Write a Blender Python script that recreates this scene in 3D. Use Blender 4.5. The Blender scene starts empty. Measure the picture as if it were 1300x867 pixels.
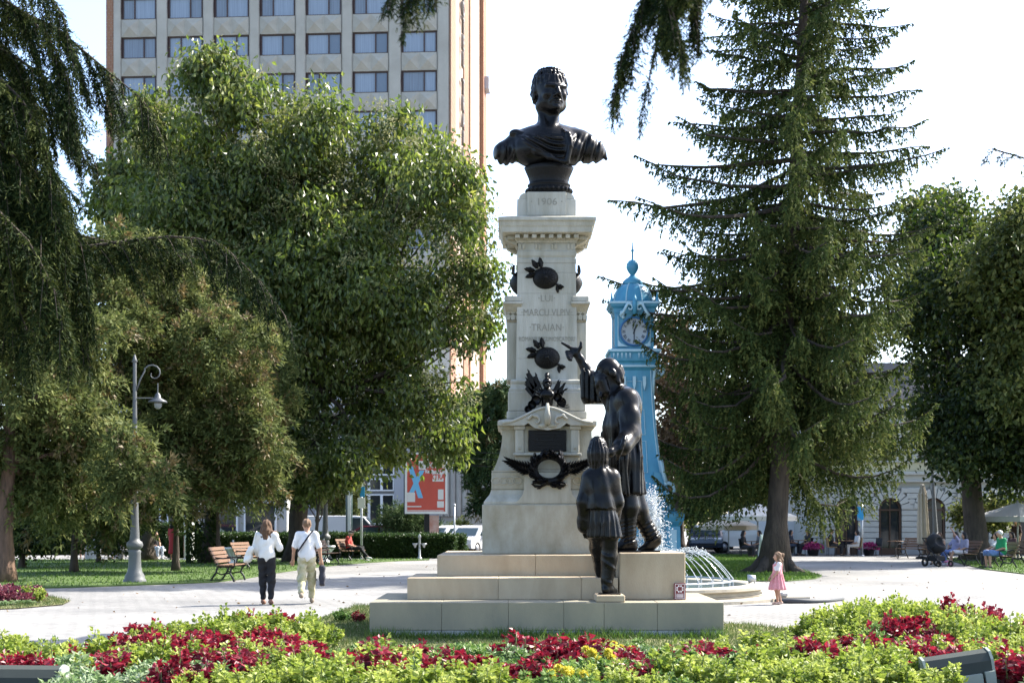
import bpy, bmesh, math, random
import numpy as np
from mathutils import Vector, Matrix
random.seed(7); RNG = np.random.default_rng(11)
SC = bpy.context.scene
COL = SC.collection
R = math.radians; PI = math.pi
# ------------------------------------------------------------------ camera
FPX, HOR, EYE = 1800.0, 664.0, 1.6          # focal length in photo pixels, horizon row, eye height
cam = bpy.data.cameras.new('camera'); camo = bpy.data.objects.new('camera', cam); COL.objects.link(camo)
camo.location = (0, 0, EYE); camo.rotation_euler = (R(90), 0, 0)
cam.sensor_width = 36; cam.lens = 36 * FPX / 1300
cam.shift_y = (HOR - 433.5) / 1300
cam.clip_start = .05; cam.clip_end = 2000
cam.dof.use_dof = True; cam.dof.focus_distance = 21.5; cam.dof.aperture_fstop = 4.0
SC.camera = camo
# ------------------------------------------------------------------ sky and sun
SUN_AZ, SUN_EL = R(62), R(44)               # azimuth from +Y (view direction) towards +X
w = bpy.data.worlds.new('World'); SC.world = w; w.use_nodes = True
nt = w.node_tree; nt.nodes.clear()
sky = nt.nodes.new('ShaderNodeTexSky'); sky.sky_type = 'NISHITA'; sky.sun_disc = False
sky.sun_elevation = SUN_EL; sky.sun_rotation = SUN_AZ; sky.air_density = .85; sky.dust_density = 1.8; sky.ozone_density = 1.0
bg = nt.nodes.new('ShaderNodeBackground'); bg.inputs['Strength'].default_value = .15
wo = nt.nodes.new('ShaderNodeOutputWorld')
nt.links.new(sky.outputs[0], bg.inputs[0]); nt.links.new(bg.outputs[0], wo.inputs[0])
sl = bpy.data.lights.new('sun', 'SUN'); sl.energy = 4.0; sl.angle = R(.55); sl.color = (1, .95, .86)
so = bpy.data.objects.new('sun', sl); COL.objects.link(so)
sd = Vector((math.sin(SUN_AZ) * math.cos(SUN_EL), math.cos(SUN_AZ) * math.cos(SUN_EL), math.sin(SUN_EL)))
so.rotation_euler = sd.to_track_quat('Z', 'Y').to_euler()
SC.view_settings.view_transform = 'Standard'; SC.view_settings.look = 'None'
SC.view_settings.exposure = 1.82; SC.view_settings.gamma = 1; SC.view_settings.use_curve_mapping = False
SC.cycles.use_denoising = True
SC.cycles.max_bounces = 7; SC.cycles.transparent_max_bounces = 8; SC.cycles.diffuse_bounces = 3; SC.cycles.glossy_bounces = 3; SC.cycles.transmission_bounces = 5
SC.cycles.caustics_reflective = False; SC.cycles.caustics_refractive = False

# ------------------------------------------------------------------ helpers
def gd(py): return EYE * FPX / (py - HOR)                       # distance of a ground point
def at(px, py, d): return Vector(((px - 650) * d / FPX, d, EYE + (HOR - py) * d / FPX))
def gx(px, d): return (px - 650) * d / FPX

def tag(o, label=None, cat=None, group=None, kind=None):
    if label: o['label'] = label
    if cat: o['category'] = cat
    if group: o['group'] = group
    if kind: o['kind'] = kind
    return o
def empty(name, loc=(0, 0, 0), rz=0, label=None, cat=None, group=None):
    o = bpy.data.objects.new(name, None); COL.objects.link(o); o.location = loc; o.rotation_euler = (0, 0, rz)
    return tag(o, label, cat, group)
def link(name, me, parent=None, loc=None, rz=None):
    o = bpy.data.objects.new(name, me); COL.objects.link(o)
    if parent: o.parent = parent
    if loc is not None: o.location = loc
    if rz is not None: o.rotation_euler = (0, 0, rz)
    return o
def copy_tree(o, parent=None):
    c = o.copy(); COL.objects.link(c)
    if parent is not None: c.parent = parent
    for ch in list(o.children): copy_tree(ch, c)
    return c

MATS = {}
def mat(name, col, rough=.7, metal=0, spec=.4, var=0, vs=4, col2=None, bump=0, bs=40, coords='Object', stretch=None, trans=0, emit=0, coat=0, detail=6, bdist=.02):
    if name in MATS: return MATS[name]
    m = bpy.data.materials.new(name); m.use_nodes = True; n = m.node_tree; b = n.nodes['Principled BSDF']
    b.inputs['Base Color'].default_value = (*col, 1); b.inputs['Roughness'].default_value = rough
    b.inputs['Metallic'].default_value = metal; b.inputs['Specular IOR Level'].default_value = spec
    if trans: b.inputs['Transmission Weight'].default_value = trans
    if coat: b.inputs['Coat Weight'].default_value = coat; b.inputs['Coat Roughness'].default_value = .15
    if var or bump:
        tc = n.nodes.new('ShaderNodeTexCoord'); mp = n.nodes.new('ShaderNodeMapping')
        n.links.new(tc.outputs[coords], mp.inputs[0])
        if stretch: mp.inputs['Scale'].default_value = stretch
    if var:
        no = n.nodes.new('ShaderNodeTexNoise'); no.inputs['Scale'].default_value = vs; no.inputs['Detail'].default_value = detail
        no.inputs['Roughness'].default_value = .62
        n.links.new(mp.outputs[0], no.inputs[0])
        rp = n.nodes.new('ShaderNodeValToRGB'); c2 = col2 or tuple(c * (1 - var) for c in col)
        rp.color_ramp.elements[0].position = .32; rp.color_ramp.elements[1].position = .68
        rp.color_ramp.elements[0].color = (*c2, 1); rp.color_ramp.elements[1].color = (*col, 1)
        n.links.new(no.outputs[0], rp.inputs[0]); n.links.new(rp.outputs[0], b.inputs['Base Color'])
        mr = n.nodes.new('ShaderNodeMath'); mr.operation = 'MULTIPLY_ADD'; mr.inputs[1].default_value = .25; mr.inputs[2].default_value = max(.02, rough - .12)
        n.links.new(no.outputs[0], mr.inputs[0]); n.links.new(mr.outputs[0], b.inputs['Roughness'])
    if bump:
        nb = n.nodes.new('ShaderNodeTexNoise'); nb.inputs['Scale'].default_value = bs; nb.inputs['Detail'].default_value = 4
        n.links.new(mp.outputs[0], nb.inputs[0])
        bp = n.nodes.new('ShaderNodeBump'); bp.inputs['Strength'].default_value = bump; bp.inputs['Distance'].default_value = bdist
        n.links.new(nb.outputs[0], bp.inputs['Height']); n.links.new(bp.outputs[0], b.inputs['Normal'])
    MATS[name] = m
    return m
def leafmat(name, dark, mid, light, trans=.35, rough=.5, spec=.35, tcol=None):
    """leaf faces: three greens picked by the per-leaf 'tint' attribute, partly letting light through"""
    if name in MATS: return MATS[name]
    m = bpy.data.materials.new(name); m.use_nodes = True; n = m.node_tree; b = n.nodes['Principled BSDF']; out = n.nodes['Material Output']
    a = n.nodes.new('ShaderNodeAttribute'); a.attribute_name = 'tint'
    rp = n.nodes.new('ShaderNodeValToRGB'); e = rp.color_ramp.elements
    e[0].position = 0; e[0].color = (*dark, 1); e[1].position = 1; e[1].color = (*light, 1); q = e.new(.5); q.color = (*mid, 1)
    n.links.new(a.outputs['Fac'], rp.inputs[0]); n.links.new(rp.outputs[0], b.inputs['Base Color'])
    b.inputs['Roughness'].default_value = rough; b.inputs['Specular IOR Level'].default_value = spec
    if trans:
        t = n.nodes.new('ShaderNodeBsdfTranslucent'); mx = n.nodes.new('ShaderNodeMixShader'); mx.inputs[0].default_value = trans
        if tcol:
            mm = n.nodes.new('ShaderNodeMix'); mm.data_type = 'RGBA'; mm.blend_type = 'MULTIPLY'; mm.inputs[0].default_value = 1
            mm.inputs[7].default_value = (*tcol, 1); n.links.new(rp.outputs[0], mm.inputs[6]); n.links.new(mm.outputs[2], t.inputs[0])
        else: n.links.new(rp.outputs[0], t.inputs[0])
        n.links.new(b.outputs[0], mx.inputs[1]); n.links.new(t.outputs[0], mx.inputs[2]); n.links.new(mx.outputs[0], out.inputs[0])
    MATS[name] = m
    return m

class MB:
    """collects boxes, tubes, lathes and prisms into one mesh"""
    def __init__(s): s.v = []; s.f = []; s.mi = []; s.cur = 0; s.sm = []; s.smooth = False
    def add(s, vs, fs):
        o = len(s.v); s.v += [tuple(v) for v in vs]; s.f += [tuple(i + o for i in f) for f in fs]
        s.mi += [s.cur] * len(fs); s.sm += [s.smooth] * len(fs); return s
    def box(s, c, d, rz=0, rx=0, ry=0, taper=(1, 1)):
        M = Matrix.Translation(c) @ Matrix.Rotation(rz, 4, 'Z') @ Matrix.Rotation(ry, 4, 'Y') @ Matrix.Rotation(rx, 4, 'X')
        vs = [M @ Vector((x * d[0] / 2 * (taper[0] if z > 0 else 1), y * d[1] / 2 * (taper[1] if z > 0 else 1), z * d[2] / 2)) for z in (-1, 1) for x, y in ((-1, -1), (1, -1), (1, 1), (-1, 1))]
        return s.add(vs, [(3, 2, 1, 0), (4, 5, 6, 7), (0, 1, 5, 4), (1, 2, 6, 5), (2, 3, 7, 6), (3, 0, 4, 7)])
    def bb(s, x0, x1, y0, y1, z0, z1): return s.box(((x0 + x1) / 2, (y0 + y1) / 2, (z0 + z1) / 2), (x1 - x0, y1 - y0, z1 - z0))
    def cbox(s, x0, x1, y0, y1, z0, z1, b=.01):
        """box with chamfered edges"""
        vs = []; fs = []
        X = (x0, x0 + b, x1 - b, x1); Y = (y0, y0 + b, y1 - b, y1); Z = (z0, z0 + b, z1 - b, z1)
        idx = {}
        def V(i, j, k):
            if (i, j, k) not in idx: idx[(i, j, k)] = len(vs); vs.append((X[i], Y[j], Z[k]))
            return idx[(i, j, k)]
        for k, r in ((0, 1), (3, -1)): fs.append([V(i, j, k) for i, j in ((1, 1), (1, 2), (2, 2), (2, 1))][::r])
        for j, r in ((0, -1), (3, 1)): fs.append([V(i, j, k) for i, k in ((1, 1), (1, 2), (2, 2), (2, 1))][::r])
        for i, r in ((0, 1), (3, -1)): fs.append([V(i, j, k) for j, k in ((1, 1), (1, 2), (2, 2), (2, 1))][::r])
        for j in (0, 3):
            for k in (0, 3): jj, kk = (1 if j == 0 else 2), (1 if k == 0 else 2); fs.append((V(1, j, kk), V(2, j, kk), V(2, jj, k), V(1, jj, k)))
        for i in (0, 3):
            for k in (0, 3): ii, kk = (1 if i == 0 else 2), (1 if k == 0 else 2); fs.append((V(i, 1, kk), V(i, 2, kk), V(ii, 2, k), V(ii, 1, k)))
        for i in (0, 3):
            for j in (0, 3): ii, jj = (1 if i == 0 else 2), (1 if j == 0 else 2); fs.append((V(i, jj, 1), V(i, jj, 2), V(ii, j, 2), V(ii, j, 1)))
        for i in (0, 3):
            for j in (0, 3):
                for k in (0, 3):
                    ii, jj, kk = (1 if i == 0 else 2), (1 if j == 0 else 2), (1 if k == 0 else 2); fs.append((V(i, jj, kk), V(ii, j, kk), V(ii, jj, k)))
        return s.add(vs, fs)
    def tube(s, pts, r, n=8, cap=True):
        pts = [Vector(p) for p in pts]; rs = r if hasattr(r, '__len__') else [r] * len(pts)
        vs = []; up = None
        for i, p in enumerate(pts):
            t = (pts[min(i + 1, len(pts) - 1)] - pts[max(i - 1, 0)]).normalized()
            if up is None: up = t.orthogonal().normalized()
            else:
                up = up - t * up.dot(t); up = up.normalized() if up.length > 1e-6 else t.orthogonal().normalized()
            b = t.cross(up)
            for k in range(n): a = 2 * PI * k / n; vs.append(p + (up * math.cos(a) + b * math.sin(a)) * rs[i])
        fs = [(i * n + k, i * n + (k + 1) % n, (i + 1) * n + (k + 1) % n, (i + 1) * n + k) for i in range(len(pts) - 1) for k in range(n)]
        if cap: fs += [tuple(range(n))[::-1], tuple(range((len(pts) - 1) * n, len(pts) * n))]
        o = s.smooth; s.smooth = n > 6; s.add(vs, fs); s.smooth = o; return s
    def lathe(s, c, prof, n=20, sx=1, sy=1, a0=0, a1=2 * PI, smooth=True):
        c = Vector(c); full = abs(a1 - a0 - 2 * PI) < 1e-6; m = n if full else n + 1
        vs = [c + Vector((r * math.cos(a0 + (a1 - a0) * k / n) * sx, r * math.sin(a0 + (a1 - a0) * k / n) * sy, z)) for r, z in prof for k in range(m)]
        fs = [(i * m + k, i * m + (k + 1) % m, (i + 1) * m + (k + 1) % m, (i + 1) * m + k) for i in range(len(prof) - 1) for k in range(n)]
        o = s.smooth; s.smooth = smooth; s.add(vs, fs); s.smooth = o; return s
    def sqlathe(s, c, prof, asp=1.0):
        """square-plan stack of (half width, z)"""
        c = Vector(c); vs = [c + Vector((r * x, r * y * asp, z)) for r, z in prof for x, y in ((-1, -1), (1, -1), (1, 1), (-1, 1))]
        fs = [(i * 4 + k, i * 4 + (k + 1) % 4, (i + 1) * 4 + (k + 1) % 4, (i + 1) * 4 + k) for i in range(len(prof) - 1) for k in range(4)]
        fs += [(3, 2, 1, 0), tuple(range(len(prof) * 4 - 4, len(prof) * 4))]
        return s.add(vs, fs)
    def prism(s, pts, y0, y1, M=None):
        """outline pts (x,z) extruded between y0 and y1"""
        n = len(pts); vs = [Vector((x, y0, z)) for x, z in pts] + [Vector((x, y1, z)) for x, z in pts]
        if M is not None: vs = [M @ v for v in vs]
        fs = [tuple(range(n)), tuple(range(2 * n - 1, n - 1, -1))] + [(i, i + n, (i + 1) % n + n, (i + 1) % n) for i in range(n)]
        return s.add(vs, fs)
    def ball(s, c, r, n=10, sc=(1, 1, 1)):
        pr = [(max(1e-4, r * math.sin(PI * i / n)), -r * math.cos(PI * i / n) * sc[2]) for i in range(n + 1)]
        return s.lathe(c, pr, n=max(8, n), sx=sc[0], sy=sc[1])
    def mesh(s, name, mats):
        me = bpy.data.meshes.new(name); me.from_pydata(s.v, [], s.f)
        for m in (mats if isinstance(mats, (list, tuple)) else [mats]): me.materials.append(m)
        me.polygons.foreach_set('material_index', s.mi); me.polygons.foreach_set('use_smooth', s.sm)
        bm = bmesh.new(); bm.from_mesh(me); bmesh.ops.recalc_face_normals(bm, faces=bm.faces); bm.to_mesh(me); bm.free()
        return me
    def build(s, name, mats, parent=None, loc=None, rz=None): return link(name, s.mesh(name, mats), parent, loc, rz)

def npmesh(name, V, F, mats, tint=None, smooth=False, mi=None):
    """mesh from numpy arrays; F is (n,3) or (n,4); tint is per vertex"""
    me = bpy.data.meshes.new(name); k = F.shape[1]; n = len(F)
    me.vertices.add(len(V)); me.vertices.foreach_set('co', np.asarray(V, np.float32).ravel())
    me.loops.add(n * k); me.loops.foreach_set('vertex_index', np.asarray(F, np.int32).ravel())
    me.polygons.add(n); me.polygons.foreach_set('loop_start', np.arange(0, n * k, k, dtype=np.int32))
    for m in (mats if isinstance(mats, (list, tuple)) else [mats]): me.materials.append(m)
    if mi is not None: me.polygons.foreach_set('material_index', np.asarray(mi, np.int32))
    me.polygons.foreach_set('use_smooth', np.full(n, smooth))
    if tint is not None:
        a = me.attributes.new('tint', 'FLOAT', 'POINT'); a.data.foreach_set('value', np.asarray(tint, np.float32))
    me.update(calc_edges=True); me.validate(); return me

def unit(v): return v / np.maximum(np.linalg.norm(v, axis=-1, keepdims=True), 1e-9)
def leaves(P, D, L, W, tint, fold=.25, rng=RNG):
    """diamond leaves: base points P, directions D, lengths L, widths W; returns V,F,tint"""
    n = len(P); D = unit(D); S = unit(np.cross(D, rng.normal(size=(n, 3)))); N = np.cross(S, D)
    L = np.broadcast_to(L, n)[:, None]; W = np.broadcast_to(W, n)[:, None]
    V = np.empty((n, 4, 3)); V[:, 0] = P; V[:, 2] = P + D * L - N * L * .12
    V[:, 1] = P + D * L * .45 + S * W * .5 + N * W * fold; V[:, 3] = P + D * L * .45 - S * W * .5 + N * W * fold
    F = np.arange(n * 4).reshape(n, 4)
    F = np.concatenate([F[:, [0, 1, 2]], F[:, [0, 2, 3]]]) if fold else F
    return V.reshape(-1, 3), F, np.repeat(tint, 4)
def merge(parts):
    V = []; F = []; T = []; o = 0
    for v, f, t in parts: V.append(v); F.append(f + o); T.append(t); o += len(v)
    return np.concatenate(V), np.concatenate(F), np.concatenate(T)
def text(name, s, size, m, parent, loc, rot=(R(90), 0, 0), extrude=.004, align='CENTER', sx=1.0, bold=0):
    c = bpy.data.curves.new(name, 'FONT'); c.body = s; c.size = size; c.extrude = extrude; c.align_x = align; c.align_y = 'CENTER'; c.offset = bold
    c.resolution_u = 3
    o = bpy.data.objects.new(name, c); COL.objects.link(o)
    bpy.context.view_layer.update()
    me = bpy.data.meshes.new_from_object(o.evaluated_get(bpy.context.evaluated_depsgraph_get()))
    bpy.data.objects.remove(o); me.materials.clear(); me.materials.append(m)
    o = link(name, me, parent); o.location = loc; o.rotation_euler = rot; o.scale = (sx, 1, 1); return o

# ---- sculpting: smooth signed-distance blending on a grid, meshed with surface nets
class Sculpt:
    def __init__(s, lo, hi, h, k=.03):
        s.h = h; s.k = k; s.lo = np.array(lo, float); s.n = np.ceil((np.array(hi) - s.lo) / h).astype(int) + 1
        s.D = np.full(s.n, 1.0, np.float32); s.ax = [s.lo[i] + h * np.arange(s.n[i]) for i in range(3)]
    def _sl(s, lo, hi, m):
        a = np.maximum(0, np.floor((np.array(lo) - m - s.lo) / s.h).astype(int)); b = np.minimum(s.n, np.ceil((np.array(hi) + m - s.lo) / s.h).astype(int) + 1)
        b = np.maximum(a, b); sl = tuple(slice(i, j) for i, j in zip(a, b))
        X, Y, Z = np.meshgrid(*[s.ax[i][sl[i]] for i in range(3)], indexing='ij', sparse=True); return sl, X, Y, Z
    def _put(s, sl, d, k, op):
        A = s.D[sl]
        if A.size == 0: return
        if op == '+':
            hh = np.maximum(k - np.abs(A - d), 0) / k; s.D[sl] = np.minimum(A, d) - hh * hh * k * .25
        else:
            d = -d; hh = np.maximum(k - np.abs(A - d), 0) / k; s.D[sl] = np.maximum(A, d) + hh * hh * k * .25
    def cap(s, a, b, ra, rb=None, k=None, op='+'):
        rb = ra if rb is None else rb; k = k or s.k; a = np.array(a, float); b = np.array(b, float); r = max(ra, rb)
        sl, X, Y, Z = s._sl(np.minimum(a, b) - r, np.maximum(a, b) + r, k + 3 * s.h); ab = b - a; L = max(ab @ ab, 1e-9)
        t = np.clip(((X - a[0]) * ab[0] + (Y - a[1]) * ab[1] + (Z - a[2]) * ab[2]) / L, 0, 1)
        d = np.sqrt((X - a[0] - t * ab[0]) ** 2 + (Y - a[1] - t * ab[1]) ** 2 + (Z - a[2] - t * ab[2]) ** 2) - (ra + (rb - ra) * t)
        s._put(sl, d, k, op); return s
    def chain(s, pts, rs, k=None, op='+'):
        for i in range(len(pts) - 1): s.cap(pts[i], pts[i + 1], rs[i], rs[i + 1], k, op)
        return s
    def ell(s, c, r, rot=None, k=None, op='+'):
        k = k or s.k; m = max(r); c = np.array(c, float)
        sl, X, Y, Z = s._sl(c - m, c + m, k + 3 * s.h); x, y, z = X - c[0], Y - c[1], Z - c[2]
        if rot is not None:
            Rm = np.array(Matrix.Rotation(rot[2], 3, 'Z') @ Matrix.Rotation(rot[1], 3, 'Y') @ Matrix.Rotation(rot[0], 3, 'X')).T
            x, y, z = (Rm[i, 0] * x + Rm[i, 1] * y + Rm[i, 2] * z for i in range(3))
        k0 = np.sqrt((x / r[0]) ** 2 + (y / r[1]) ** 2 + (z / r[2]) ** 2); k1 = np.sqrt((x / r[0] ** 2) ** 2 + (y / r[1] ** 2) ** 2 + (z / r[2] ** 2) ** 2)
        s._put(sl, k0 * (k0 - 1) / np.maximum(k1, 1e-6), k, op); return s
    def box(s, c, hd, rnd=.01, rot=None, k=None, op='+'):
        k = k or s.k; c = np.array(c, float); m = float(np.linalg.norm(hd)); sl, X, Y, Z = s._sl(c - m, c + m, k + 3 * s.h); x, y, z = X - c[0], Y - c[1], Z - c[2]
        if rot is not None:
            Rm = np.array(Matrix.Rotation(rot[2], 3, 'Z') @ Matrix.Rotation(rot[1], 3, 'Y') @ Matrix.Rotation(rot[0], 3, 'X')).T
            x, y, z = (Rm[i, 0] * x + Rm[i, 1] * y + Rm[i, 2] * z for i in range(3))
        qx, qy, qz = np.abs(x) - hd[0] + rnd, np.abs(y) - hd[1] + rnd, np.abs(z) - hd[2] + rnd
        d = np.sqrt(np.maximum(qx, 0) ** 2 + np.maximum(qy, 0) ** 2 + np.maximum(qz, 0) ** 2) + np.minimum(np.maximum(np.maximum(qx, qy), qz), 0) - rnd
        s._put(sl, d, k, op); return s
    def field(s, fn, k=None, op='+'):
        X, Y, Z = np.meshgrid(*s.ax, indexing='ij', sparse=True); s._put((slice(None),) * 3, fn(X, Y, Z).astype(np.float32), k or s.k, op); return s
    def disp(s, fn):
        X, Y, Z = np.meshgrid(*s.ax, indexing='ij', sparse=True); near = np.abs(s.D) < .2
        s.D = np.where(near, s.D + fn(X, Y, Z), s.D).astype(np.float32); return s
    def mesh(s, name, m):
        D = s.D; D[0] = D[-1] = 1; D[:, 0] = D[:, -1] = 1; D[:, :, 0] = D[:, :, -1] = 1
        I = D < 0; c = np.zeros(np.array(D.shape) - 1, np.int8)
        for i in (0, 1):
            for j in (0, 1):
                for k in (0, 1): c += I[i:D.shape[0] - 1 + i, j:D.shape[1] - 1 + j, k:D.shape[2] - 1 + k]
        cell = np.argwhere((c > 0) & (c < 8)); idx = np.full(c.shape, -1, np.int64); idx[tuple(cell.T)] = np.arange(len(cell))
        acc = np.zeros((len(cell), 3)); cnt = np.zeros(len(cell))
        offs = [(i, j, k) for i in (0, 1) for j in (0, 1) for k in (0, 1)]
        val = {o: D[cell[:, 0] + o[0], cell[:, 1] + o[1], cell[:, 2] + o[2]] for o in offs}
        for a in offs:
            for ax in range(3):
                if a[ax]: continue
                b = list(a); b[ax] = 1; b = tuple(b); va, vb = val[a], val[b]; x = (va < 0) != (vb < 0)
                t = np.where(x, va / np.where(x, va - vb, 1), 0); p = np.array(a, float)[None, :] + np.eye(3)[ax][None, :] * t[:, None]
                acc += p * x[:, None]; cnt += x
        V = s.lo + (cell + acc / cnt[:, None]) * s.h; Fs = []
        for ax in range(3):
            u, v = [(1, 2), (2, 0), (0, 1)][ax]; A = [slice(None)] * 3; B = [slice(None)] * 3; A[ax] = slice(0, -1); B[ax] = slice(1, None)
            ia, ib = I[tuple(A)], I[tuple(B)]; e = np.argwhere(ia != ib); e = e[(e[:, u] > 0) & (e[:, v] > 0) & (e[:, u] < D.shape[u] - 1) & (e[:, v] < D.shape[v] - 1)]
            flip = ia[tuple(e.T)]; q = []
            for du, dv in ((1, 1), (0, 1), (0, 0), (1, 0)):
                o = e.copy(); o[:, u] -= du; o[:, v] -= dv; q.append(idx[tuple(o.T)])
            Q = np.stack(q, 1); Q[~flip] = Q[~flip][:, ::-1]; Fs.append(Q)
        F = np.concatenate(Fs); F = F[(F >= 0).all(1)]
        return npmesh(name, V, F, m, smooth=True)
    def build(s, name, m, parent=None, loc=None, rz=None): return link(name, s.mesh(name, m), parent, loc, rz)
# ------------------------------------------------------------------ shared materials
m_stone = mat('pale_limestone', (.44, .42, .355), .8, var=.14, vs=4.5, col2=(.265, .25, .19), bump=.25, bs=60, stretch=(1, 1, .16), detail=9)
m_stone2 = mat('weathered_limestone', (.42, .40, .33), .85, var=.2, vs=3.5, col2=(.27, .24, .165), bump=.3, bs=50, stretch=(1, 1, .5), detail=9)
m_step = mat('sandy_limestone_steps', (.46, .375, .26), .8, var=.2, vs=2.6, col2=(.35, .27, .175), bump=.2, bs=70, stretch=(1, 1, .35), detail=9)
m_step_top = mat('bleached_stone', (.48, .46, .42), .85, var=.12, vs=3, bump=.2, bs=60)
m_slab = mat('grey_sandstone_slab', (.31, .272, .19), .82, var=.3, vs=2.2, col2=(.225, .205, .15), bump=.2, bs=70, stretch=(1, 1, .45))
m_found = mat('concrete_footing', (.40, .40, .37), .9, var=.35, vs=5, bump=.4, bs=60)
m_bronze = mat('black_bronze', (.0055, .0055, .006), .29, metal=.0, spec=.2, var=.5, vs=7, col2=(.0025, .0025, .0025), bump=.12, bs=13, bdist=.03)
m_bronze2 = mat('dark_bronze', (.006, .006, .006), .42, metal=.0, spec=.16, var=.4, vs=20, col2=(.009, .0085, .0075), bump=.4, bs=45)
m_iron = mat('black_iron', (.02, .02, .022), .5, metal=.3, var=.3, vs=12)
m_white = mat('white_paint', (.78, .78, .76), .5, var=.06, vs=6)
m_soil = mat('dark_soil', (.055, .042, .03), .95, var=.5, vs=9, bump=.6, bs=30)
m_wood = mat('bench_wood', (.18, .095, .05), .55, var=.35, vs=14, stretch=(1, 12, 12), bump=.15, bs=30)
m_bark = mat('rough_bark', (.085, .066, .05), .95, var=.55, vs=7, col2=(.035, .027, .021), bump=.9, bs=16, stretch=(1, 1, .25), bdist=.05)
m_bark2 = mat('reddish_yew_bark', (.20, .12, .08), .95, var=.55, vs=8, col2=(.08, .05, .035), bump=.9, bs=16, stretch=(1, 1, .2), bdist=.05)
m_glass = mat('dark_glass', (.02, .025, .03), .06, spec=.6)
m_galv = mat('galvanised_steel', (.42, .44, .46), .45, metal=.5, var=.15, vs=8)

def lawn_mat(name, a, b2):
    m = mat(name, a, .9, var=1, vs=.9, col2=b2, bump=.8, bs=70, detail=10)
    return m
m_lawn = lawn_mat('lawn_turf', (.085, .14, .026), (.045, .08, .015))
m_lawn_dry = mat('dry_lawn_turf', (.12, .135, .04), .95, var=1, vs=2.2, col2=(.17, .15, .07), bump=.8, bs=60, detail=9)

def paving_mat():
    m = bpy.data.materials.new('plaza_paving'); m.use_nodes = True; n = m.node_tree; b = n.nodes['Principled BSDF']
    tc = n.nodes.new('ShaderNodeTexCoord'); mp = n.nodes.new('ShaderNodeMapping'); mp.inputs['Rotation'].default_value = (0, 0, .5); n.links.new(tc.outputs['Object'], mp.inputs[0])
    br = n.nodes.new('ShaderNodeTexBrick'); br.inputs['Scale'].default_value = 1; br.inputs['Brick Width'].default_value = .4; br.inputs['Row Height'].default_value = .2
    br.inputs['Mortar Size'].default_value = .012; br.inputs['Color1'].default_value = (.318, .307, .286, 1); br.inputs['Color2'].default_value = (.272, .263, .247, 1); br.inputs['Mortar'].default_value = (.13, .128, .122, 1)
    n.links.new(mp.outputs[0], br.inputs[0])
    n1 = n.nodes.new('ShaderNodeTexNoise'); n1.inputs['Scale'].default_value = .16; n1.inputs['Detail'].default_value = 7; n1.inputs['Roughness'].default_value = .6; n.links.new(tc.outputs['Object'], n1.inputs[0])
    rp = n.nodes.new('ShaderNodeValToRGB'); rp.color_ramp.elements[0].position = .36; rp.color_ramp.elements[1].position = .62
    rp.color_ramp.elements[0].color = (.56, .57, .58, 1); rp.color_ramp.elements[1].color = (1, 1, 1, 1); n.links.new(n1.outputs[0], rp.inputs[0])
    mx = n.nodes.new('ShaderNodeMix'); mx.data_type = 'RGBA'; mx.blend_type = 'MULTIPLY'; mx.inputs[0].default_value = 1
    n.links.new(br.outputs[0], mx.inputs[6]); n.links.new(rp.outputs[0], mx.inputs[7])
    n2 = n.nodes.new('ShaderNodeTexNoise'); n2.inputs['Scale'].default_value = 6; n2.inputs['Detail'].default_value = 8; n.links.new(tc.outputs['Object'], n2.inputs[0])
    rp2 = n.nodes.new('ShaderNodeValToRGB'); rp2.color_ramp.elements[0].position = .3; rp2.color_ramp.elements[1].position = .55
    rp2.color_ramp.elements[0].color = (.8, .79, .77, 1); rp2.color_ramp.elements[1].color = (1, 1, 1, 1); n.links.new(n2.outputs[0], rp2.inputs[0])
    my = n.nodes.new('ShaderNodeMix'); my.data_type = 'RGBA'; my.blend_type = 'MULTIPLY'; my.inputs[0].default_value = 1
    n.links.new(mx.outputs[2], my.inputs[6]); n.links.new(rp2.outputs[0], my.inputs[7]); n.links.new(my.outputs[2], b.inputs['Base Color'])
    b.inputs['Roughness'].default_value = .85
    bp = n.nodes.new('ShaderNodeBump'); bp.inputs['Strength'].default_value = .3; bp.inputs['Distance'].default_value = .02; n.links.new(br.outputs['Fac'], bp.inputs['Height']); bp.invert = True
    n.links.new(bp.outputs[0], b.inputs['Normal']); return m
m_paving = paving_mat()
m_asphalt = mat('asphalt', (.07, .07, .072), .9, var=.25, vs=3, bump=.4, bs=60)

# ------------------------------------------------------------------ the setting
def sheet(name, pts, z, m, thick=0):
    me = bpy.data.meshes.new(name); bm = bmesh.new()
    vs = [bm.verts.new((x, y, z)) for x, y in pts]; f = bm.faces.new(vs)
    if f.normal.z < 0 or (f.normal_update() or f.normal.z < 0): f.normal_flip()
    if thick:
        r = bmesh.ops.extrude_face_region(bm, geom=[f])
        for v in r['geom']:
            if isinstance(v, bmesh.types.BMVert): v.co.z -= thick
        bmesh.ops.recalc_face_normals(bm, faces=bm.faces)
    bmesh.ops.triangulate(bm, faces=[f for f in bm.faces if len(f.verts) > 4])
    bm.to_mesh(me); bm.free(); me.materials.append(m); o = link(name, me); tag(o, kind='structure'); return o
def G(px, py): d = gd(py); return (gx(px, d), d)
ground = sheet('ground', [(-700, -60), (700, -60), (700, 900), (-700, 900)], 0, m_paving)
road = sheet('road', [(-200, 70.5), (200, 70.5), (200, 96), (-200, 96)], .004, m_asphalt)
L1 = [(-26, 33), (-20, 33.2)] + [G(x, y) for x, y in ((0, 748), (90, 746), (190, 742.5), (270, 739.5), (310, 735), (345, 728.5), (400, 720.5), (450, 715.5), (500, 712.5), (545, 711))]
lawn_left_pts = L1 + [G(545, 710), (-13, 61.5), (-26, 61.5), (-60, 61), (-60, 33)]
lawn_left = sheet('lawn', lawn_left_pts, .035, m_lawn, .03)
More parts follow.
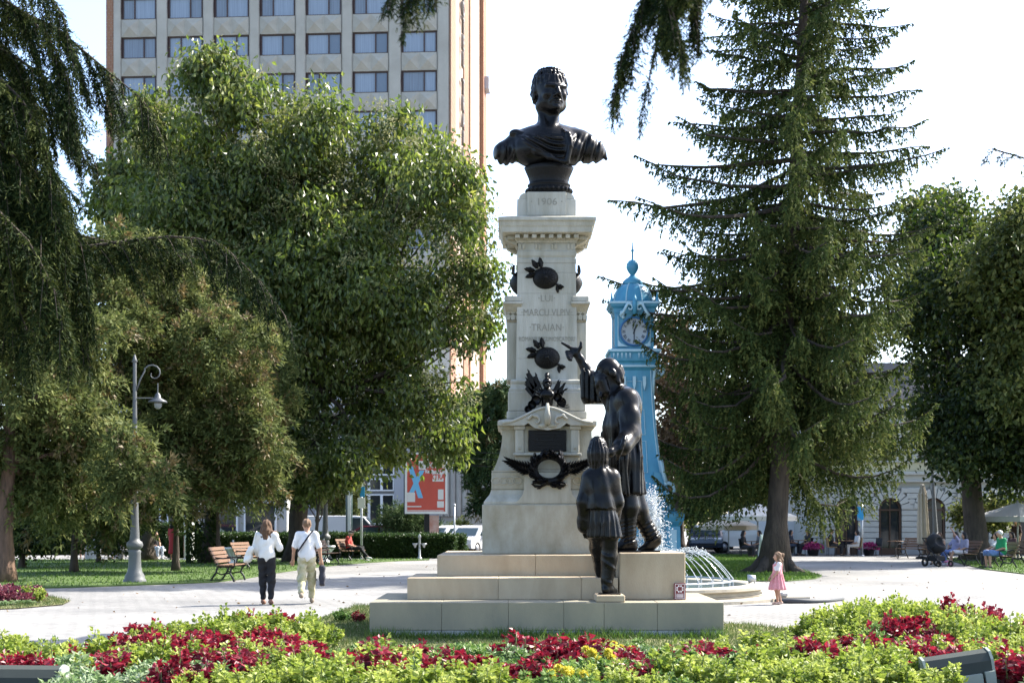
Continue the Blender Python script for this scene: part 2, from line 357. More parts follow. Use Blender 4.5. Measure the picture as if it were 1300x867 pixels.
lawn_behind_pts = [G(x, y) for x, y in ((780, 738), (930, 738), (1000, 738), (1035, 735), (1043, 732), (1018, 725), (1000, 716), (985, 708), (955, 705), (780, 705))]
lawn_behind = sheet('lawn', lawn_behind_pts, .035, m_lawn, .03)
lawn_right_pts = [G(x, y) for x, y in ((1196, 709), (1225, 717), (1250, 723), (1300, 729), (1500, 740), (1700, 738), (1500, 708))]
lawn_right = sheet('lawn', lawn_right_pts, .035, m_lawn, .03)
lawn_front_pts = [(-3.6, 16), (-3.4, 19.6), (-3.3, 22), (-3.0, 27.3), (-2.0, 27.6), (-1.9, 23), (2.9, 23), (3.1, 22.4), (3.7, 22.3), (4.2, 21), (4.5, 19.6), (4.5, 15), (0, 14.5)]
lawn_front = sheet('lawn', lawn_front_pts, .02, m_lawn_dry)
bed_pts = [(-7.5, 11.6), (-5.9, 14.3)] + [G(x, y) for x, y in ((0, 851), (100, 845), (180, 836), (250, 823), (330, 817), (400, 815), (412, 822), (385, 832), (395, 842), (430, 848), (470, 845), (550, 843), (640, 841), (760, 841), (860, 842), (960, 843), (1020, 842), (1035, 822), (1040, 808), (1075, 802), (1120, 800), (1180, 801), (1235, 806), (1275, 815), (1310, 828), (1350, 842))] + [(6.8, 11.6)]
bed = sheet('flower_bed_soil', bed_pts, .03, m_soil)
bed2_pts = [G(x, y) for x, y in ((-140, 764), (-60, 772), (10, 770), (52, 766), (56, 760), (0, 756), (-140, 755))]
lawn_small = sheet('lawn', [G(x, y) for x, y in ((-160, 766), (-60, 776), (20, 773), (80, 768), (90, 763), (55, 756), (0, 753), (-160, 752))], .02, m_lawn_dry)
bed2 = sheet('flower_bed_soil', bed2_pts, .03, m_soil)

def inside(pts, x, y):
    pts = np.array(pts); n = len(pts); c = np.zeros(len(x), bool)
    for i in range(n):
        x1, y1 = pts[i]; x2, y2 = pts[(i + 1) % n]
        c ^= ((y1 > y) != (y2 > y)) & (x < (x2 - x1) * (y - y1) / ((y2 - y1) or 1e-9) + x1)
    return c
def grass(name, pts, n, hgt, wid, m, z, excl=None, label=None, rng=np.random.default_rng(3), dens_noise=None):
    p = np.array(pts); x = rng.uniform(p[:, 0].min(), p[:, 0].max(), n); y = rng.uniform(p[:, 1].min(), p[:, 1].max(), n)
    k = inside(pts, x, y)
    for e in excl or []: k &= ~inside(e, x, y)
    x, y = x[k], y[k]; n = len(x); P = np.stack([x, y, np.full(n, z)], 1)
    cl = .5 + .5 * np.sin(x * 3.1 + np.sin(y * 2.3) * 1.7) * np.sin(y * 2.7 + x)
    h = hgt * rng.uniform(.45, 1.25, n) * (.6 + .6 * cl); a = rng.uniform(0, 2 * PI, n); ln = rng.normal(0, .45, (n, 2)) * h[:, None]
    s = np.stack([np.cos(a), np.sin(a), 0 * a], 1) * (wid / 2) * rng.uniform(.7, 1.3, n)[:, None]
    V = np.empty((n, 3, 3)); V[:, 0] = P - s; V[:, 1] = P + s; V[:, 2] = P; V[:, 2, :2] += ln; V[:, 2, 2] += h
    t = np.clip(rng.normal(.45, .2, n) + .25 * (cl - .5), 0, 1)
    o = link(name, npmesh(name, V.reshape(-1, 3), np.arange(3 * n).reshape(n, 3), m, np.repeat(t, 3)))
    return tag(o, label, 'grass', kind='stuff')
m_blade = leafmat('grass_blades', (.04, .07, .016), (.085, .13, .032), (.19, .185, .08), .35, .6)
m_blade2 = leafmat('lush_grass_blades', (.04, .085, .013), (.08, .155, .022), (.14, .21, .04), .4, .6)
SLABX = (-1.98, 2.943)
slab_rect = [(-2.0, 19.7), (2.96, 19.7), (2.96, 26), (-2.0, 26)]
grass('grass', lawn_front_pts, 70000, .07, .012, m_blade, .02, [slab_rect], 'thin dry grass around the foot of the monument')
tall = []
grass('grass', [(-2.0, 19.35), (2.95, 19.35), (2.95, 19.68), (-2.0, 19.68)], 2600, .15, .014, m_blade2, .02, None, 'taller green grass tufts along the front of the stone slab')
grass('grass', lawn_left_pts, 60000, .085, .03, m_blade2, .035, None, 'short green lawn grass under the yew trees')
grass('grass', lawn_behind_pts, 60000, .085, .035, m_blade2, .035, None, 'bright green lawn grass behind the fountain jets')
grass('grass', lawn_right_pts, 25000, .085, .035, m_blade2, .035, None, 'green lawn grass behind the park benches')
grass('grass', [G(x, y) for x, y in ((-160, 766), (-60, 776), (20, 773), (80, 768), (90, 763), (55, 756), (0, 753), (-160, 752))], 14000, .07, .014, m_blade, .02, [bed2_pts], 'grass fringe around the small flower bed')
# ------------------------------------------------------------------ the monument pedestal
mon = empty('monument_pedestal', (.5, 22.5, 0), 0, 'tall pale limestone pedestal with stepped base carrying the bronze bust', 'monument')
def mpart(mb, name, m):
    o = mb.build(name, m, mon); o.matrix_parent_inverse = Matrix.Translation(-mon.location); return o
def Z(py, d): return EYE + (HOR - py) * d / FPX
def X(px, d): return (px - 650) * d / FPX
# lowest slab: six blocks in front, wings, core
xs = [-1.98, -.98, -.05, .72, 1.28, 2.02, 2.943]
for i in range(6):
    a, b_ = xs[i] + (.0015 if i else 0), xs[i + 1] - (.0015 if i < 5 else 0)
    mpart(MB().cbox(a, b_, 19.7, 22.4, .115, .50, .005), 'slab_block', m_slab)
    mpart(MB().cbox(a + .004 * (i == 0), b_ - .004 * (i == 5), 19.706, 22.394, -.05, .113, .01), 'footing_block', m_found)
mpart(MB().cbox(-1.5, 2.46, 22.402, 26.1, -.05, .50, .014), 'slab_block', m_slab)
# second step, third step (front risers warm, slightly different block lengths)
for x0, x1 in ((-1.511, -.2), (-.197, 1.0), (1.003, 1.53)): mpart(MB().cbox(x0, x1, 20.45, 22.3, .502, .812, .006), 'step_block', m_step)
for x0, x1 in ((-1.119, .35), (.353, 1.53)): mpart(MB().cbox(x0, x1, 21.2, 24.6, .814, 1.123, .006), 'step_block', m_step)
mpart(MB().cbox(1.534, 2.10, 22.1, 24.6, .502, 1.12, .012), 'step_block', m_step)
# block that carries the old man, stone under the boy
mpart(MB().cbox(1.55, 2.5, 20.44, 22.05, .502, 1.174, .012), 'statue_block', m_step)
mpart(MB().cbox(1.17, 1.575, 19.73, 20.35, .502, .60, .012), 'boy_plinth', m_step)
# pedestal body. A = axis distance; front faces are given by (half width)
A = 22.9; CX = X(695, 21.95)
def course(name, hw, z0, z1, m=m_stone, hw1=None, dep=None, bev=.012):
    hw1 = hw1 or hw; dep = dep or hw
    if abs(hw1 - hw) < 1e-6: return mpart(MB().cbox(CX - hw, CX + hw, A - dep, A + dep, z0, z1, bev), name, m)
    mb = MB(); mb.sqlathe((CX, A, 0), [(hw, z0), (hw1, z1)]); return mpart(mb, name, m)
def prof(name, pr, m=m_stone): return mpart(MB().sqlathe((CX, A, 0), pr), name, m)
F = 21.93
_hp = [243, 275, 279, 294, 303, 311, 334, 482, 500, 540, 600, 640, 703]; _hv = [.455, .455, .755, .71, .57, .47, .47, .50, .6, .75, .87, 1.0, 1.01]
def zz(py): return Z(py, A - float(np.interp(py, _hp, _hv)))
course('die_block', 1.01, 1.125, zz(640), m_stone2)
prof('base_moulding', [(.985, zz(640) + .002), (.985, zz(637)), (.96, zz(634)), (.90, zz(628)), (.875, zz(623)), (.875, zz(621.5))], m_stone)
course('guilloche_band', .868, zz(621.5) + .002, zz(599), m_stone2)
# flaring body with concave sides
pr = []
for i in range(9):
    t = i / 8; pr.append((.85 - .15 * (1 - (1 - t) ** 2.2) * 1.0, zz(598.5) + (zz(546) - zz(598.5)) * t))
prof('flared_body', [(.865, zz(599) + .002), (.865, zz(597))] + pr, m_stone2)
prof('body_cornice', [(.70, zz(546) + .001), (.735, zz(544)), (.735, zz(541.5)), (.775, zz(540)), (.775, zz(535)), (.755, zz(533.5)), (.64, zz(531.5))], m_stone)
course('upper_plinth', .632, zz(531.5) + .002, zz(521.5), m_stone)
course('upper_plinth', .612, zz(521.5) + .003, zz(497), m_stone)
prof('shaft_base', [(.60, zz(497) + .002), (.60, zz(494)), (.575, zz(492)), (.56, zz(488)), (.575, zz(485.5)), (.575, zz(483.5)), (.545, zz(482))], m_stone)
# side pilasters (wings) with leaf capitals
for sx in (-1, 1):
    cx = CX + sx * .535
    mpart(MB().cbox(cx - .1, cx + .1, A - .36, A + .36, zz(482) + .002, zz(408), .01), 'pilaster', m_stone)
    mb = MB(); mb.sqlathe((cx, A, 0), [(.098, zz(408) + .002), (.108, zz(406)), (.10, zz(404)), (.105, zz(398)), (.135, zz(389)), (.145, zz(386.5))], asp=3.55); cap_ = mpart(mb, 'capital', m_stone2)
    for r_ in range(2):
        for q in range(3):
            z0 = zz(405 - r_ * 8); lx = cx + (q - 1) * .075; lm = MB()
            lm.prism([(lx - .03, z0), (lx + .03, z0), (lx + .036, z0 + .06), (lx, z0 + .10), (lx - .036, z0 + .06)], A - .36 - .045, A - .355)
            mpart(lm, 'capital_leaf', m_stone2)
    mb = MB(); mb.cbox(cx - .155, cx + .155, A - .52, A + .52, zz(386.5) + .002, zz(383), .008); mb.cbox(cx - .135, cx + .135, A - .5, A + .5, zz(383) + .002, zz(376), .012); mpart(mb, 'pilaster_abacus', m_stone)
# shaft in drums
sy = [482, 455, 428.5, 400, 372.5, 346, 334]
hwf = lambda py: .487 + (.46 - .487) * (482 - py) / (482 - 334)
for i in range(6): prof('shaft_block', [(hwf(sy[i]), zz(sy[i]) + .003), (hwf(sy[i + 1]), zz(sy[i + 1]))], m_stone)
# frieze and cornice
prof('architrave', [(.468, zz(334) + .002), (.468, zz(329)), (.452, zz(327)), (.47, zz(324)), (.47, zz(319.5)), (.455, zz(317.5)), (.452, zz(308))], m_stone)
for i in range(4):
    for k in (-1, 1): mpart(MB().cbox(CX - .395 + i * .255 + k * .026 - .02, CX - .395 + i * .255 + k * .026 + .02, A - .47, A - .45, zz(316.5), zz(309), .005), 'triglyph', m_stone2)
prof('bed_moulding', [(.47, zz(308) + .002), (.485, zz(304)), (.50, zz(303))], m_stone)
course('dentil_course', .51, zz(303) + .001, zz(295), m_stone2)
for i in range(8):
    x = CX - .462 + i * .132
    for s_ in (-1, 1):
        mpart(MB().cbox(x - .036, x + .036, A + s_ * .565 - .055, A + s_ * .565 + .055, zz(302.5), zz(296), .005), 'dentil', m_stone)
        mpart(MB().cbox(CX + s_ * .565 - .055, CX + s_ * .565 + .055, A - .462 + i * .132 - .036, A - .462 + i * .132 + .036, zz(302.5), zz(296), .005), 'dentil', m_stone)
for sx in (-1, 1):
    for sy_ in (-1, 1):
        mb = MB(); mb.prism([(0, zz(311)), (.09, zz(307)), (.16, zz(303)), (.19, zz(296)), (0, zz(296))], -.09, .09, Matrix.Translation((CX + sx * .47, A + sy_ * .33, 0)) @ Matrix.Rotation(0 if sx > 0 else PI, 4, 'Z')); mpart(mb, 'bracket', m_stone2)
prof('cornice', [(.66, zz(295.5)), (.70, zz(294.5)), (.71, zz(288)), (.725, zz(286)), (.74, zz(281)), (.765, zz(279.5)), (.765, zz(277.5)), (.50, zz(275))], m_stone)
top = MB(); top.cbox(CX - .468, CX + .468, A - .44, A + .44, zz(275), zz(252.5), .01); mpart(top, 'top_block', m_stone)
mb = MB(); mb.cbox(CX - .315, CX + .315, A - .455, A + .455, zz(275) + .01, zz(243.5), .012); mpart(mb, 'bust_plinth', m_stone)
for s_ in (-1, 1):
    pts = [(CX + s_ * .317, zz(252.3)), (CX + s_ * .44, zz(252.3))] + [(CX + s_ * (.317 + .123 * math.cos(a)), zz(252.3) + .10 * math.sin(a)) for a in (.35, .7, 1.05, 1.4)] + [(CX + s_ * .317, zz(252.3) + .10)]
    mpart(MB().prism(pts, A - .43, A + .43), 'shoulder_scroll', m_stone)
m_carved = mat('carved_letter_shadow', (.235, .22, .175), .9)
FY = lambda py: A - hwf(py) - .001
def carve(s, py, size, sx, y): 
    t = text('lettering', s, size, m_carved, None, (CX + .0, y, zz(py)), (R(90), 0, 0), .003, sx=sx); t.parent = mon; t.matrix_parent_inverse = Matrix.Translation(-mon.location); return t
carve('\u00b7 1906 \u00b7', 256.5, .155, 1.1, A - .456)
carve('\u00b7LUI\u00b7', 379, .15, .95, FY(379)); carve('\u00b7MARCU VLPIV\u00b7', 397, .155, .78, FY(397)); carve('\u00b7TRAIAN\u00b7', 416, .16, .85, FY(416))
carve('ROMANII RECUNOSCATORI', 430.5, .10, .70, FY(430.5))
# aedicule with dark plaque on the flared body (a front panel in an upright plane)
fy = A - .87
pl = lambda: MB()
def fpart(name, x0, x1, y0, y1, z0, z1, m=m_stone, bev=.01): return mpart(MB().cbox(x0, x1, y0, y1, z0, z1, bev), name, m)
fpart('panel_back', CX - .50, CX + .50, fy + .03, A - .6, zz(596), zz(541), m_stone2)
for sx in (-1, 1):
    fpart('panel_pier', CX + sx * .43 - .065, CX + sx * .43 + .065, fy - .03, fy + .06, zz(575), zz(546), m_stone)
    fpart('panel_pier_cap', CX + sx * .43 - .085, CX + sx * .43 + .085, fy - .05, fy + .06, zz(546) + .002, zz(541), m_stone)
    fpart('pier_rosette', CX + sx * .43 - .02, CX + sx * .43 + .02, fy - .045, fy - .028, zz(571), zz(567.5), m_stone2, .006)
fpart('plaque_sill', CX - .53, CX + .53, fy - .045, fy + .06, zz(578.5), zz(575) - .002, m_stone)
fpart('plaque', CX - .295, CX + .295, fy - .012, fy + .03, zz(573), zz(546.5), m_bronze2, .008)
for i in range(5): fpart('plaque_lettering_line', CX - .2 + .02 * (i % 2), CX + .2 - .03 * (i % 3), fy - .018, fy - .011, zz(550 + i * 4.6) - .012, zz(550 + i * 4.6) + .012, m_bronze, .004)
# swan-neck pediment
ped = []
for i in range(15):
    t = i / 14; x = -.70 + .70 * t
    z = zz(537) + .235 * (t ** 2 * (3 - 2 * t)) ** 1.1
    ped.append((x, z))
mid_top = [(CX + x, z) for x, z in ped] + [(CX - x, z) for x, z in ped[::-1][1:]]
low = [(CX + .70, zz(541)), (CX + .36, zz(541)), (CX + .30, zz(538)), (CX + .2, zz(546) + .02), (CX, zz(547)), (CX - .2, zz(546) + .02), (CX - .30, zz(538)), (CX - .36, zz(541)), (CX - .70, zz(541))]
mpart(MB().prism(mid_top + low, fy - .10, A - .62), 'pediment', m_stone)
mb = MB(); mb.tube([(x, fy - .10, z - .01) for x, z in mid_top], .022, 8); mpart(mb, 'pediment_moulding', m_stone)
for sx in (-1, 1):
    mb = MB(); c = (CX + sx * .175, zz(536)); pts = [(c[0] + sx * (.085 - .011 * k) * math.cos(k * .62 + 1.2), fy - .125, c[1] + (.085 - .011 * k) * math.sin(k * .62 + 1.2)) for k in range(7)]
    mb.tube([(CX + sx * .30, fy - .12, zz(534)), (CX + sx * .24, fy - .125, zz(528.5))] + pts, [.028, .026] + [.024 - .002 * k for k in range(7)], 8); mpart(mb, 'volute', m_stone)
    mb = MB(); mb.ball((CX + sx * .075, fy - .10, zz(541.5)), .07, 10, (1.1, .45, .55)); mpart(mb, 'shell_lobe', m_stone2)
mb = MB(); mb.tube([(CX, fy - .11, zz(540)), (CX, fy - .13, zz(530)), (CX, fy - .10, zz(514))], [.05, .06, .02], 8); mpart(mb, 'keystone', m_stone)
# lower apron panel with scooped sides, guilloche rings, centre tablet
ap = [(CX - .50, zz(638)), (CX + .50, zz(638)), (CX + .44, zz(634)), (CX + .385, zz(628)), (CX + .36, zz(621)), (CX + .355, zz(600)), (CX - .355, zz(600)), (CX - .36, zz(621)), (CX - .385, zz(628)), (CX - .44, zz(634))]
mpart(MB().prism(ap, A - .995, A - .80), 'apron', m_stone)
for sx in (-1, 1):
    for k in range(4):
        mb = MB(); cx = CX + sx * (.47 + k * .108); mb.tube([(cx + .07 * math.cos(a), A - .872, zz(610) + .055 * math.sin(a)) for a in np.linspace(0, 2 * PI, 17)], .011, 6, cap=False); mpart(mb, 'guilloche_ring', m_stone2)

# ---- bronze ornaments (each is its own thing fastened to the stone)
def ornament(name, label, cat, loc): return empty(name, loc, 0, label, cat)
def leafplate(L, W, n=6):
    v = [(0, 0, 0)]; f = []
    for i in range(1, n + 1):
        t = i / n; ww = W * math.sin(PI * min(1, t * .96 + .02)) ** .8 * (.8 + .2 * (i % 2)); v += [(-ww / 2, .012 * t, t * L), (0, -.018 - .02 * math.sin(PI * t), t * L), (ww / 2, .012 * t, t * L)]
    for i in range(n):
        if i == 0: f += [(0, 2, 1), (0, 3, 2)]
        else:
            a = 1 + (i - 1) * 3; b = a + 3; f += [(a, a + 1, b + 1, b), (a + 1, a + 2, b + 2, b + 1)]
    return v, f
LV, LF = leafplate(.16, .085)
def add_leaf(mb, c, ang, s=1.0, tilt=0):
    M = Matrix.Translation(c) @ Matrix.Rotation(ang, 4, 'Y') @ Matrix.Rotation(tilt, 4, 'X') @ Matrix.Scale(s, 4); mb.add([M @ Vector(v) for v in LV], LF)
def shield(px, py, face_y, label, r=.185):
    e = ornament('shield_ornament', label, 'ornament', (X(px, F), face_y, zz(py)))
    mb = MB(); pr_ = [(.001, -.10)] + [(r * math.sin(t) , -.095 * math.cos(t) - .005) for t in np.linspace(.12, PI / 2, 9)] + [(r * 1.04, 0), (r * 1.04, .02)]
    mb.lathe((0, 0, 0), pr_, 28); o = mb.build('shield_dome', m_bronze2, e); o.rotation_euler = (R(-90), 0, 0)
    o.scale = (1.06, .92, 1)
    for k in range(18):
        a = 2 * PI * k / 18; q = MB(); q.tube([(math.cos(a) * .05, -.105, math.sin(a) * .045), (math.cos(a) * .12, -.085, math.sin(a) * .108), (math.cos(a) * r, -.012, math.sin(a) * r * .9)], .007, 5); q.build('shield_rib', m_bronze2, e)
    q = MB(); q.ball((0, -.11, 0), .03, 8); q.build('boss', m_bronze2, e)
    for ang, dx, dz in ((-1.9, -.15, .07), (-1.35, -.16, .11), (-.55, -.12, .14), (-.1, -.07, .15)):
        q = MB(); add_leaf(q, (dx, -.03, dz), ang, 1.15, -.15); q.build('laurel_leaf', m_bronze2, e)
    q = MB(); q.tube([(-.16, -.02, .12), (-.05, -.0, .05)], .014, 6); q.tube([(.15, -.02, -.08), (.2, -.03, -.13), (.27, -.02, -.16)], [.02, .016, .008], 6); q.build('branch_stem', m_bronze2, e)
    for ang, dx, dz, s_ in ((2.4, .17, -.09, .8), (3.0, .18, -.12, .75), (1.75, .17, -.12, .8)):
        q = MB(); add_leaf(q, (dx, -.03, dz), ang, s_, -.15); q.build('laurel_leaf', m_bronze2, e)
    return e
shield(693.5, 353, A - .465, 'upper round ribbed bronze shield with laurel leaves on the pedestal shaft')
shield(695.5, 454.5, A - .483, 'lower round ribbed bronze shield with laurel above the arms trophy')
for s_ in (-1, 1):
    e = ornament('side_shield_ornament', ('dark bronze shield on the shaded left flank of the shaft' if s_ < 0 else 'dark bronze shield on the sunlit right flank of the shaft'), 'ornament', (CX + s_ * .463, A - .05, zz(354)))
    mb = MB(); mb.lathe((0, 0, 0), [(.001, .13), (.06, .11), (.13, .07), (.18, .02), (.19, -.01)], 20); o = mb.build('shield_dome', m_bronze2, e); o.rotation_euler = (0, s_ * R(90), 0)
    for k in range(4): q = MB(); add_leaf(q, (0, 0, 0), k * .5 - .8, 1.1); o = q.build('laurel_leaf', m_bronze2, e); o.rotation_euler = (0, 0, s_ * R(90)); o.location = (s_ * .05, -.1, .1)
# trophy of arms
e = ornament('arms_trophy', 'bronze trophy of cuirass, helmet and standards on the pediment', 'ornament', (X(695, F), A - .78, zz(519)))
S = Sculpt((-.16, -.2, -.02), (.16, .16, .36), .011, .03)
S.chain([(0, 0, .02), (0, -.02, .10), (0, -.03, .2)], [.09, .085, .115]); S.ell((-.055, -.1, .2), (.055, .04, .05)); S.ell((.055, -.1, .2), (.055, .04, .05)); S.cap((-.12, 0, .25), (.12, 0, .25), .04)
S.cap((0, -.01, .25), (0, -.02, .31), .05); S.disp(lambda x, y, z: .006 * np.sin(x * 160) * (z < .08)); S.build('cuirass', m_bronze, e)
S = Sculpt((-.13, -.18, .26), (.13, .16, .56), .011, .025)
S.ell((0, -.02, .39), (.075, .09, .085)); S.cap((0, -.1, .36), (0, -.11, .33), .05, .035); S.chain([(0, .1, .40), (.01, .08, .49), (0, 0, .52), (0, -.06, .50)], [.03, .04, .035, .02]); S.ell((0, -.1, .38), (.05, .03, .02), op='-'); S.build('helmet', m_bronze, e)
for k, (a, l_) in enumerate(((-.75, .42), (-.55, .5), (-.95, .36), (-.38, .40), (.5, .30), (.8, .33), (1.05, .30))):
    q = MB(); s0 = (.02 * (1 if a > 0 else -1), .03, .14); dx, dz = math.sin(a), math.cos(a); pts = [(s0[0] + dx * l_ * t, .03 - .02 * t, s0[2] + dz * l_ * t) for t in (0, .5, 1)]; q.tube(pts, .012, 6)
    nx, nz = dz, -dx; q.prism([(pts[1][0], pts[1][2]), (pts[1][0] - nx * .09 * (1 if a < 0 else -1), pts[1][2] - nz * .09 * (1 if a < 0 else -1) - .02), (pts[2][0] - nx * .06 * (1 if a < 0 else -1), pts[2][2] - nz * .06), (pts[2][0], pts[2][2])], -.01, .02); q.prism([(pts[2][0] - nx * .02, pts[2][2] - nz * .02), (pts[2][0] + nx * .02, pts[2][2] + nz * .02), (pts[2][0] + dx * .06, pts[2][2] + dz * .06)], 0, .02); q.build('standard', m_bronze2, e)
for k, (cx, cz, r_) in enumerate(((-.24, .05, .07), (-.17, .12, .08), (.22, .09, .075), (.17, .16, .07), (-.30, -.02, .06))):
    q = MB(); q.lathe((0, 0, 0), [(.001, -.04), (r_ * .6, -.034), (r_, -.008), (r_, .02)], 14); o = q.build('small_shield', m_bronze, e, (cx, -.05, cz)); o.rotation_euler = (R(90), .3 * (-1) ** k, .4 * (-1) ** k)
for k in range(5):
    q = MB(); a = .2 + k * .28; q.tube([(.15, -.02, .04), (.15 + .2 * math.sin(a + .4), -.06, .04 + .12 * math.cos(a + .7))], [.012, .006], 5); q.build('spear', m_bronze2, e)
# laurel wreath with palm branches and ribbon
LV2, LF2 = leafplate(.17, .036)
e = ornament('bronze_wreath', 'round bronze laurel wreath with palm branches and ribbon above the plain die', 'wreath', (X(697, F), A - 1.0, zz(595.5)))
q = MB(); q.tube([(.235 * math.cos(a), 0, .2 * math.sin(a)) for a in np.linspace(0, 2 * PI, 33)], .06, 8, cap=False); q.build('wreath_core', m_bronze2, e)
rr = random.Random(4)
for k in range(66):
    a = 2 * PI * k / 66 + rr.uniform(-.05, .05); ro = rr.choice((-.035, 0, .04)); q = MB()
    dirn = 1 if math.cos(a) > 0 else -1
    add_leaf(q, ((.235 + ro) * math.cos(a), -.068 + abs(ro) * .6, (.2 + ro) * math.sin(a)), PI / 2 - a - dirn * (PI / 2 - .35) * (1) + rr.uniform(-.3, .3), .78, rr.uniform(.05, .45)); q.build('laurel_leaf', m_bronze, e)
for sx in (-1, 1):
    q = MB(); spine = [(sx * (.2 + .42 * t), .02, -.05 + .17 * t ** 1.4) for t in np.linspace(0, 1, 7)]; q.tube(spine, [.022 - .002 * i for i in range(7)], 6); q.build('palm_stem', m_bronze2, e)
    for k in range(20):
        t = .12 + .86 * (k // 2) / 9.5; c = (sx * (.2 + .42 * t), -.01, -.05 + .17 * t ** 1.4); q = MB(); M_ = Matrix.Translation(c) @ Matrix.Rotation(sx * (1.15 + (.75 if k % 2 else -.7) * (1.05 - t * .75)), 4, 'Y') @ Matrix.Rotation(.2, 4, 'X') @ Matrix.Scale(1.15 - .3 * t, 4); q.add([M_ @ Vector(v) for v in LV2], LF2); q.build('palm_leaflet', m_bronze2, e)
    q = MB(); loop = [(sx * .02, -.02, -.2), (sx * .07, -.03, -.25), (sx * .13, -.03, -.275), (sx * .22, -.02, -.27), (sx * .26, -.02, -.235), (sx * .21, -.03, -.21), (sx * .12, -.03, -.225), (sx * .10, -.03, -.255), (sx * .15, -.02, -.30), (sx * .19, -.02, -.305)]
    q.tube(loop, [.02] * 8 + [.016, .008], 6); q.build('ribbon', m_bronze2, e)
# heritage sign leaning on the block
e = empty('heritage_sign', (X(863, 20.4), 20.40, .504), 0, 'small dark red enamel sign with white rosette at the block corner', 'sign')
m_mar = mat('maroon_enamel', (.16, .025, .03), .4); m_mw = mat('sign_white', (.78, .72, .70), .5)
MB().cbox(-.085, .085, -.012, .012, 0, .235, .004).build('plate', m_mar, e)
fr = MB()
for x0, x1, z0, z1 in ((-.07, .07, .218, .224), (-.07, .07, .012, .018), (-.07, -.064, .018, .218), (.064, .07, .018, .218)): fr.bb(x0, x1, -.016, -.0121, z0, z1)
fr.build('border', m_mw, e)
for k in range(8):
    a = k * PI / 4 + PI / 8; q = MB(); rr_ = .047; c = (.0, .155)
    q.prism([(c[0] + rr_ * math.cos(a - .32), c[1] + rr_ * math.sin(a - .32)), (c[0] + rr_ * 1.22 * math.cos(a), c[1] + rr_ * 1.22 * math.sin(a)), (c[0] + rr_ * math.cos(a + .32), c[1] + rr_ * math.sin(a + .32)), (c[0] + rr_ * .55 * math.cos(a), c[1] + rr_ * .55 * math.sin(a))], -.016, -.0121); q.build('rosette_petal', m_mw, e)
q = MB()
for z0, h_ in ((.078, .006), (.06, .010), (.04, .010), (.028, .005)): q.bb(-.05, .05, -.016, -.0121, z0, z0 + h_)
q.build('text_line', m_mw, e)
# ------------------------------------------------------------------ bronze statues
BZ = zz(243.5) - .002; BA = 22.75
bust = empty('bust_statue', (X(697, BA), BA + .05, BZ), 0, 'large dark bronze bust of a Roman emperor on top of the pedestal', 'statue')
q = MB(); q.lathe((0, 0, 0), [(.001, 0), (.345, 0), (.345, .04), (.36, .05), (.365, .085), (.36, .12), (.335, .135), (.33, .155), (.345, .165), (.345, .185), (.32, .2), (.315, .24), (.335, .31), (.375, .40), (.40, .46), (.3, .5)], 40, sy=.82); q.build('socle', m_bronze2, bust)
for k in range(26):
    a = 2 * PI * k / 26; q = MB(); q.ball((.352 * math.cos(a), .352 * .82 * math.sin(a), .085), .045, 6, (.8, .8, .8)); q.build('socle_bead', m_bronze2, bust)
S = Sculpt((-.98, -.55, .3), (.98, .5, 2.12), .015, .08)
S.ell((-.02, .0, .80), (.60, .32, .37)).ell((-.26, -.12, .72), (.33, .25, .26)).ell((.24, -.12, .72), (.34, .25, .25))
S.cap((-.46, .04, .84), (-.70, .04, .72), .20, .19).cap((.48, .04, .86), (.72, .04, .74), .20, .18)
S.cap((-.10, .06, 1.02), (-.5, .05, .90), .15, .16).cap((.1, .06, 1.02), (.5, .05, .92), .15, .16)
S.cap((-.02, .03, .95), (.0, .02, 1.5), .178, .165, .07)
S.chain([(-.16, -.06, 1.42), (-.05, -.19, 1.0)], [.05, .042], .06).chain([(.14, -.06, 1.42), (.03, -.19, 1.0)], [.05, .042], .06)
# cloak: border swag, folds across the chest, pleats on the far shoulder, clasp
S.chain([(-.52, -.15, .95), (-.40, -.28, .80), (-.22, -.355, .645), (.0, -.38, .535), (.2, -.37, .475), (.3, -.35, .46)], [.026, .028, .03, .032, .03, .026], .05)
S.chain([(-.2, -.23, .96), (-.1, -.27, .93), (.06, -.28, .93), (.16, -.24, .95)], [.016] * 4, .015)
S.ell((.52, -.02, .80), (.34, .2, .24), (0, R(25), 0), .05)
S.chain([(.17, -.10, 1.06), (.29, -.31, .92), (.34, -.37, .72), (.27, -.37, .47)], [.03, .045, .05, .045], .035)
def bustfold(x, y, z):
    pl_ = np.clip((x - .30) / .08, 0, 1) * np.clip((1.0 - z) / .12, 0, 1) * np.clip((z - .42) / .06, 0, 1)
    uu = x * .95 - (z - .8) * .28 * np.clip(1 - (x - .35) * 1.2, 0, 1)
    a_ = (.015 * np.sin(uu * 38 + .9 * np.sin(z * 6)) + .010 * np.sin(uu * 71 + 2 * np.sin(z * 4))) * pl_
    ch = np.clip((.26 - x) / .06, 0, 1) * np.clip((x + .50) / .15, 0, 1) * (y < -.02) * np.clip((.93 - z) / .08, 0, 1)
    lv = z + .20 * x - .75 * (x - .02) ** 2; ch = ch * np.clip((lv - .545) / .05, 0, 1)
    b_ = .021 * np.sin(lv * 62 + 1.2 * np.sin(x * 7)) * ch
    sl_ = np.clip((-.52 - x) / .06, 0, 1) * np.clip((.86 - z) / .1, 0, 1)
    return a_ + b_ + .018 * np.sin(x * 60 + y * 20) * sl_
S.disp(bustfold)
S.chain([(.2, .0, 1.10), (.42, .06, 1.07), (.68, .07, .94), (.88, .04, .72), (.92, .03, .62)], [.04, .045, .04, .035, .03], .05)
S.ell((-.53, -.10, .99), (.11, .09, .07), k=.03).ell((-.45, -.14, .97), (.07, .06, .05), k=.02)
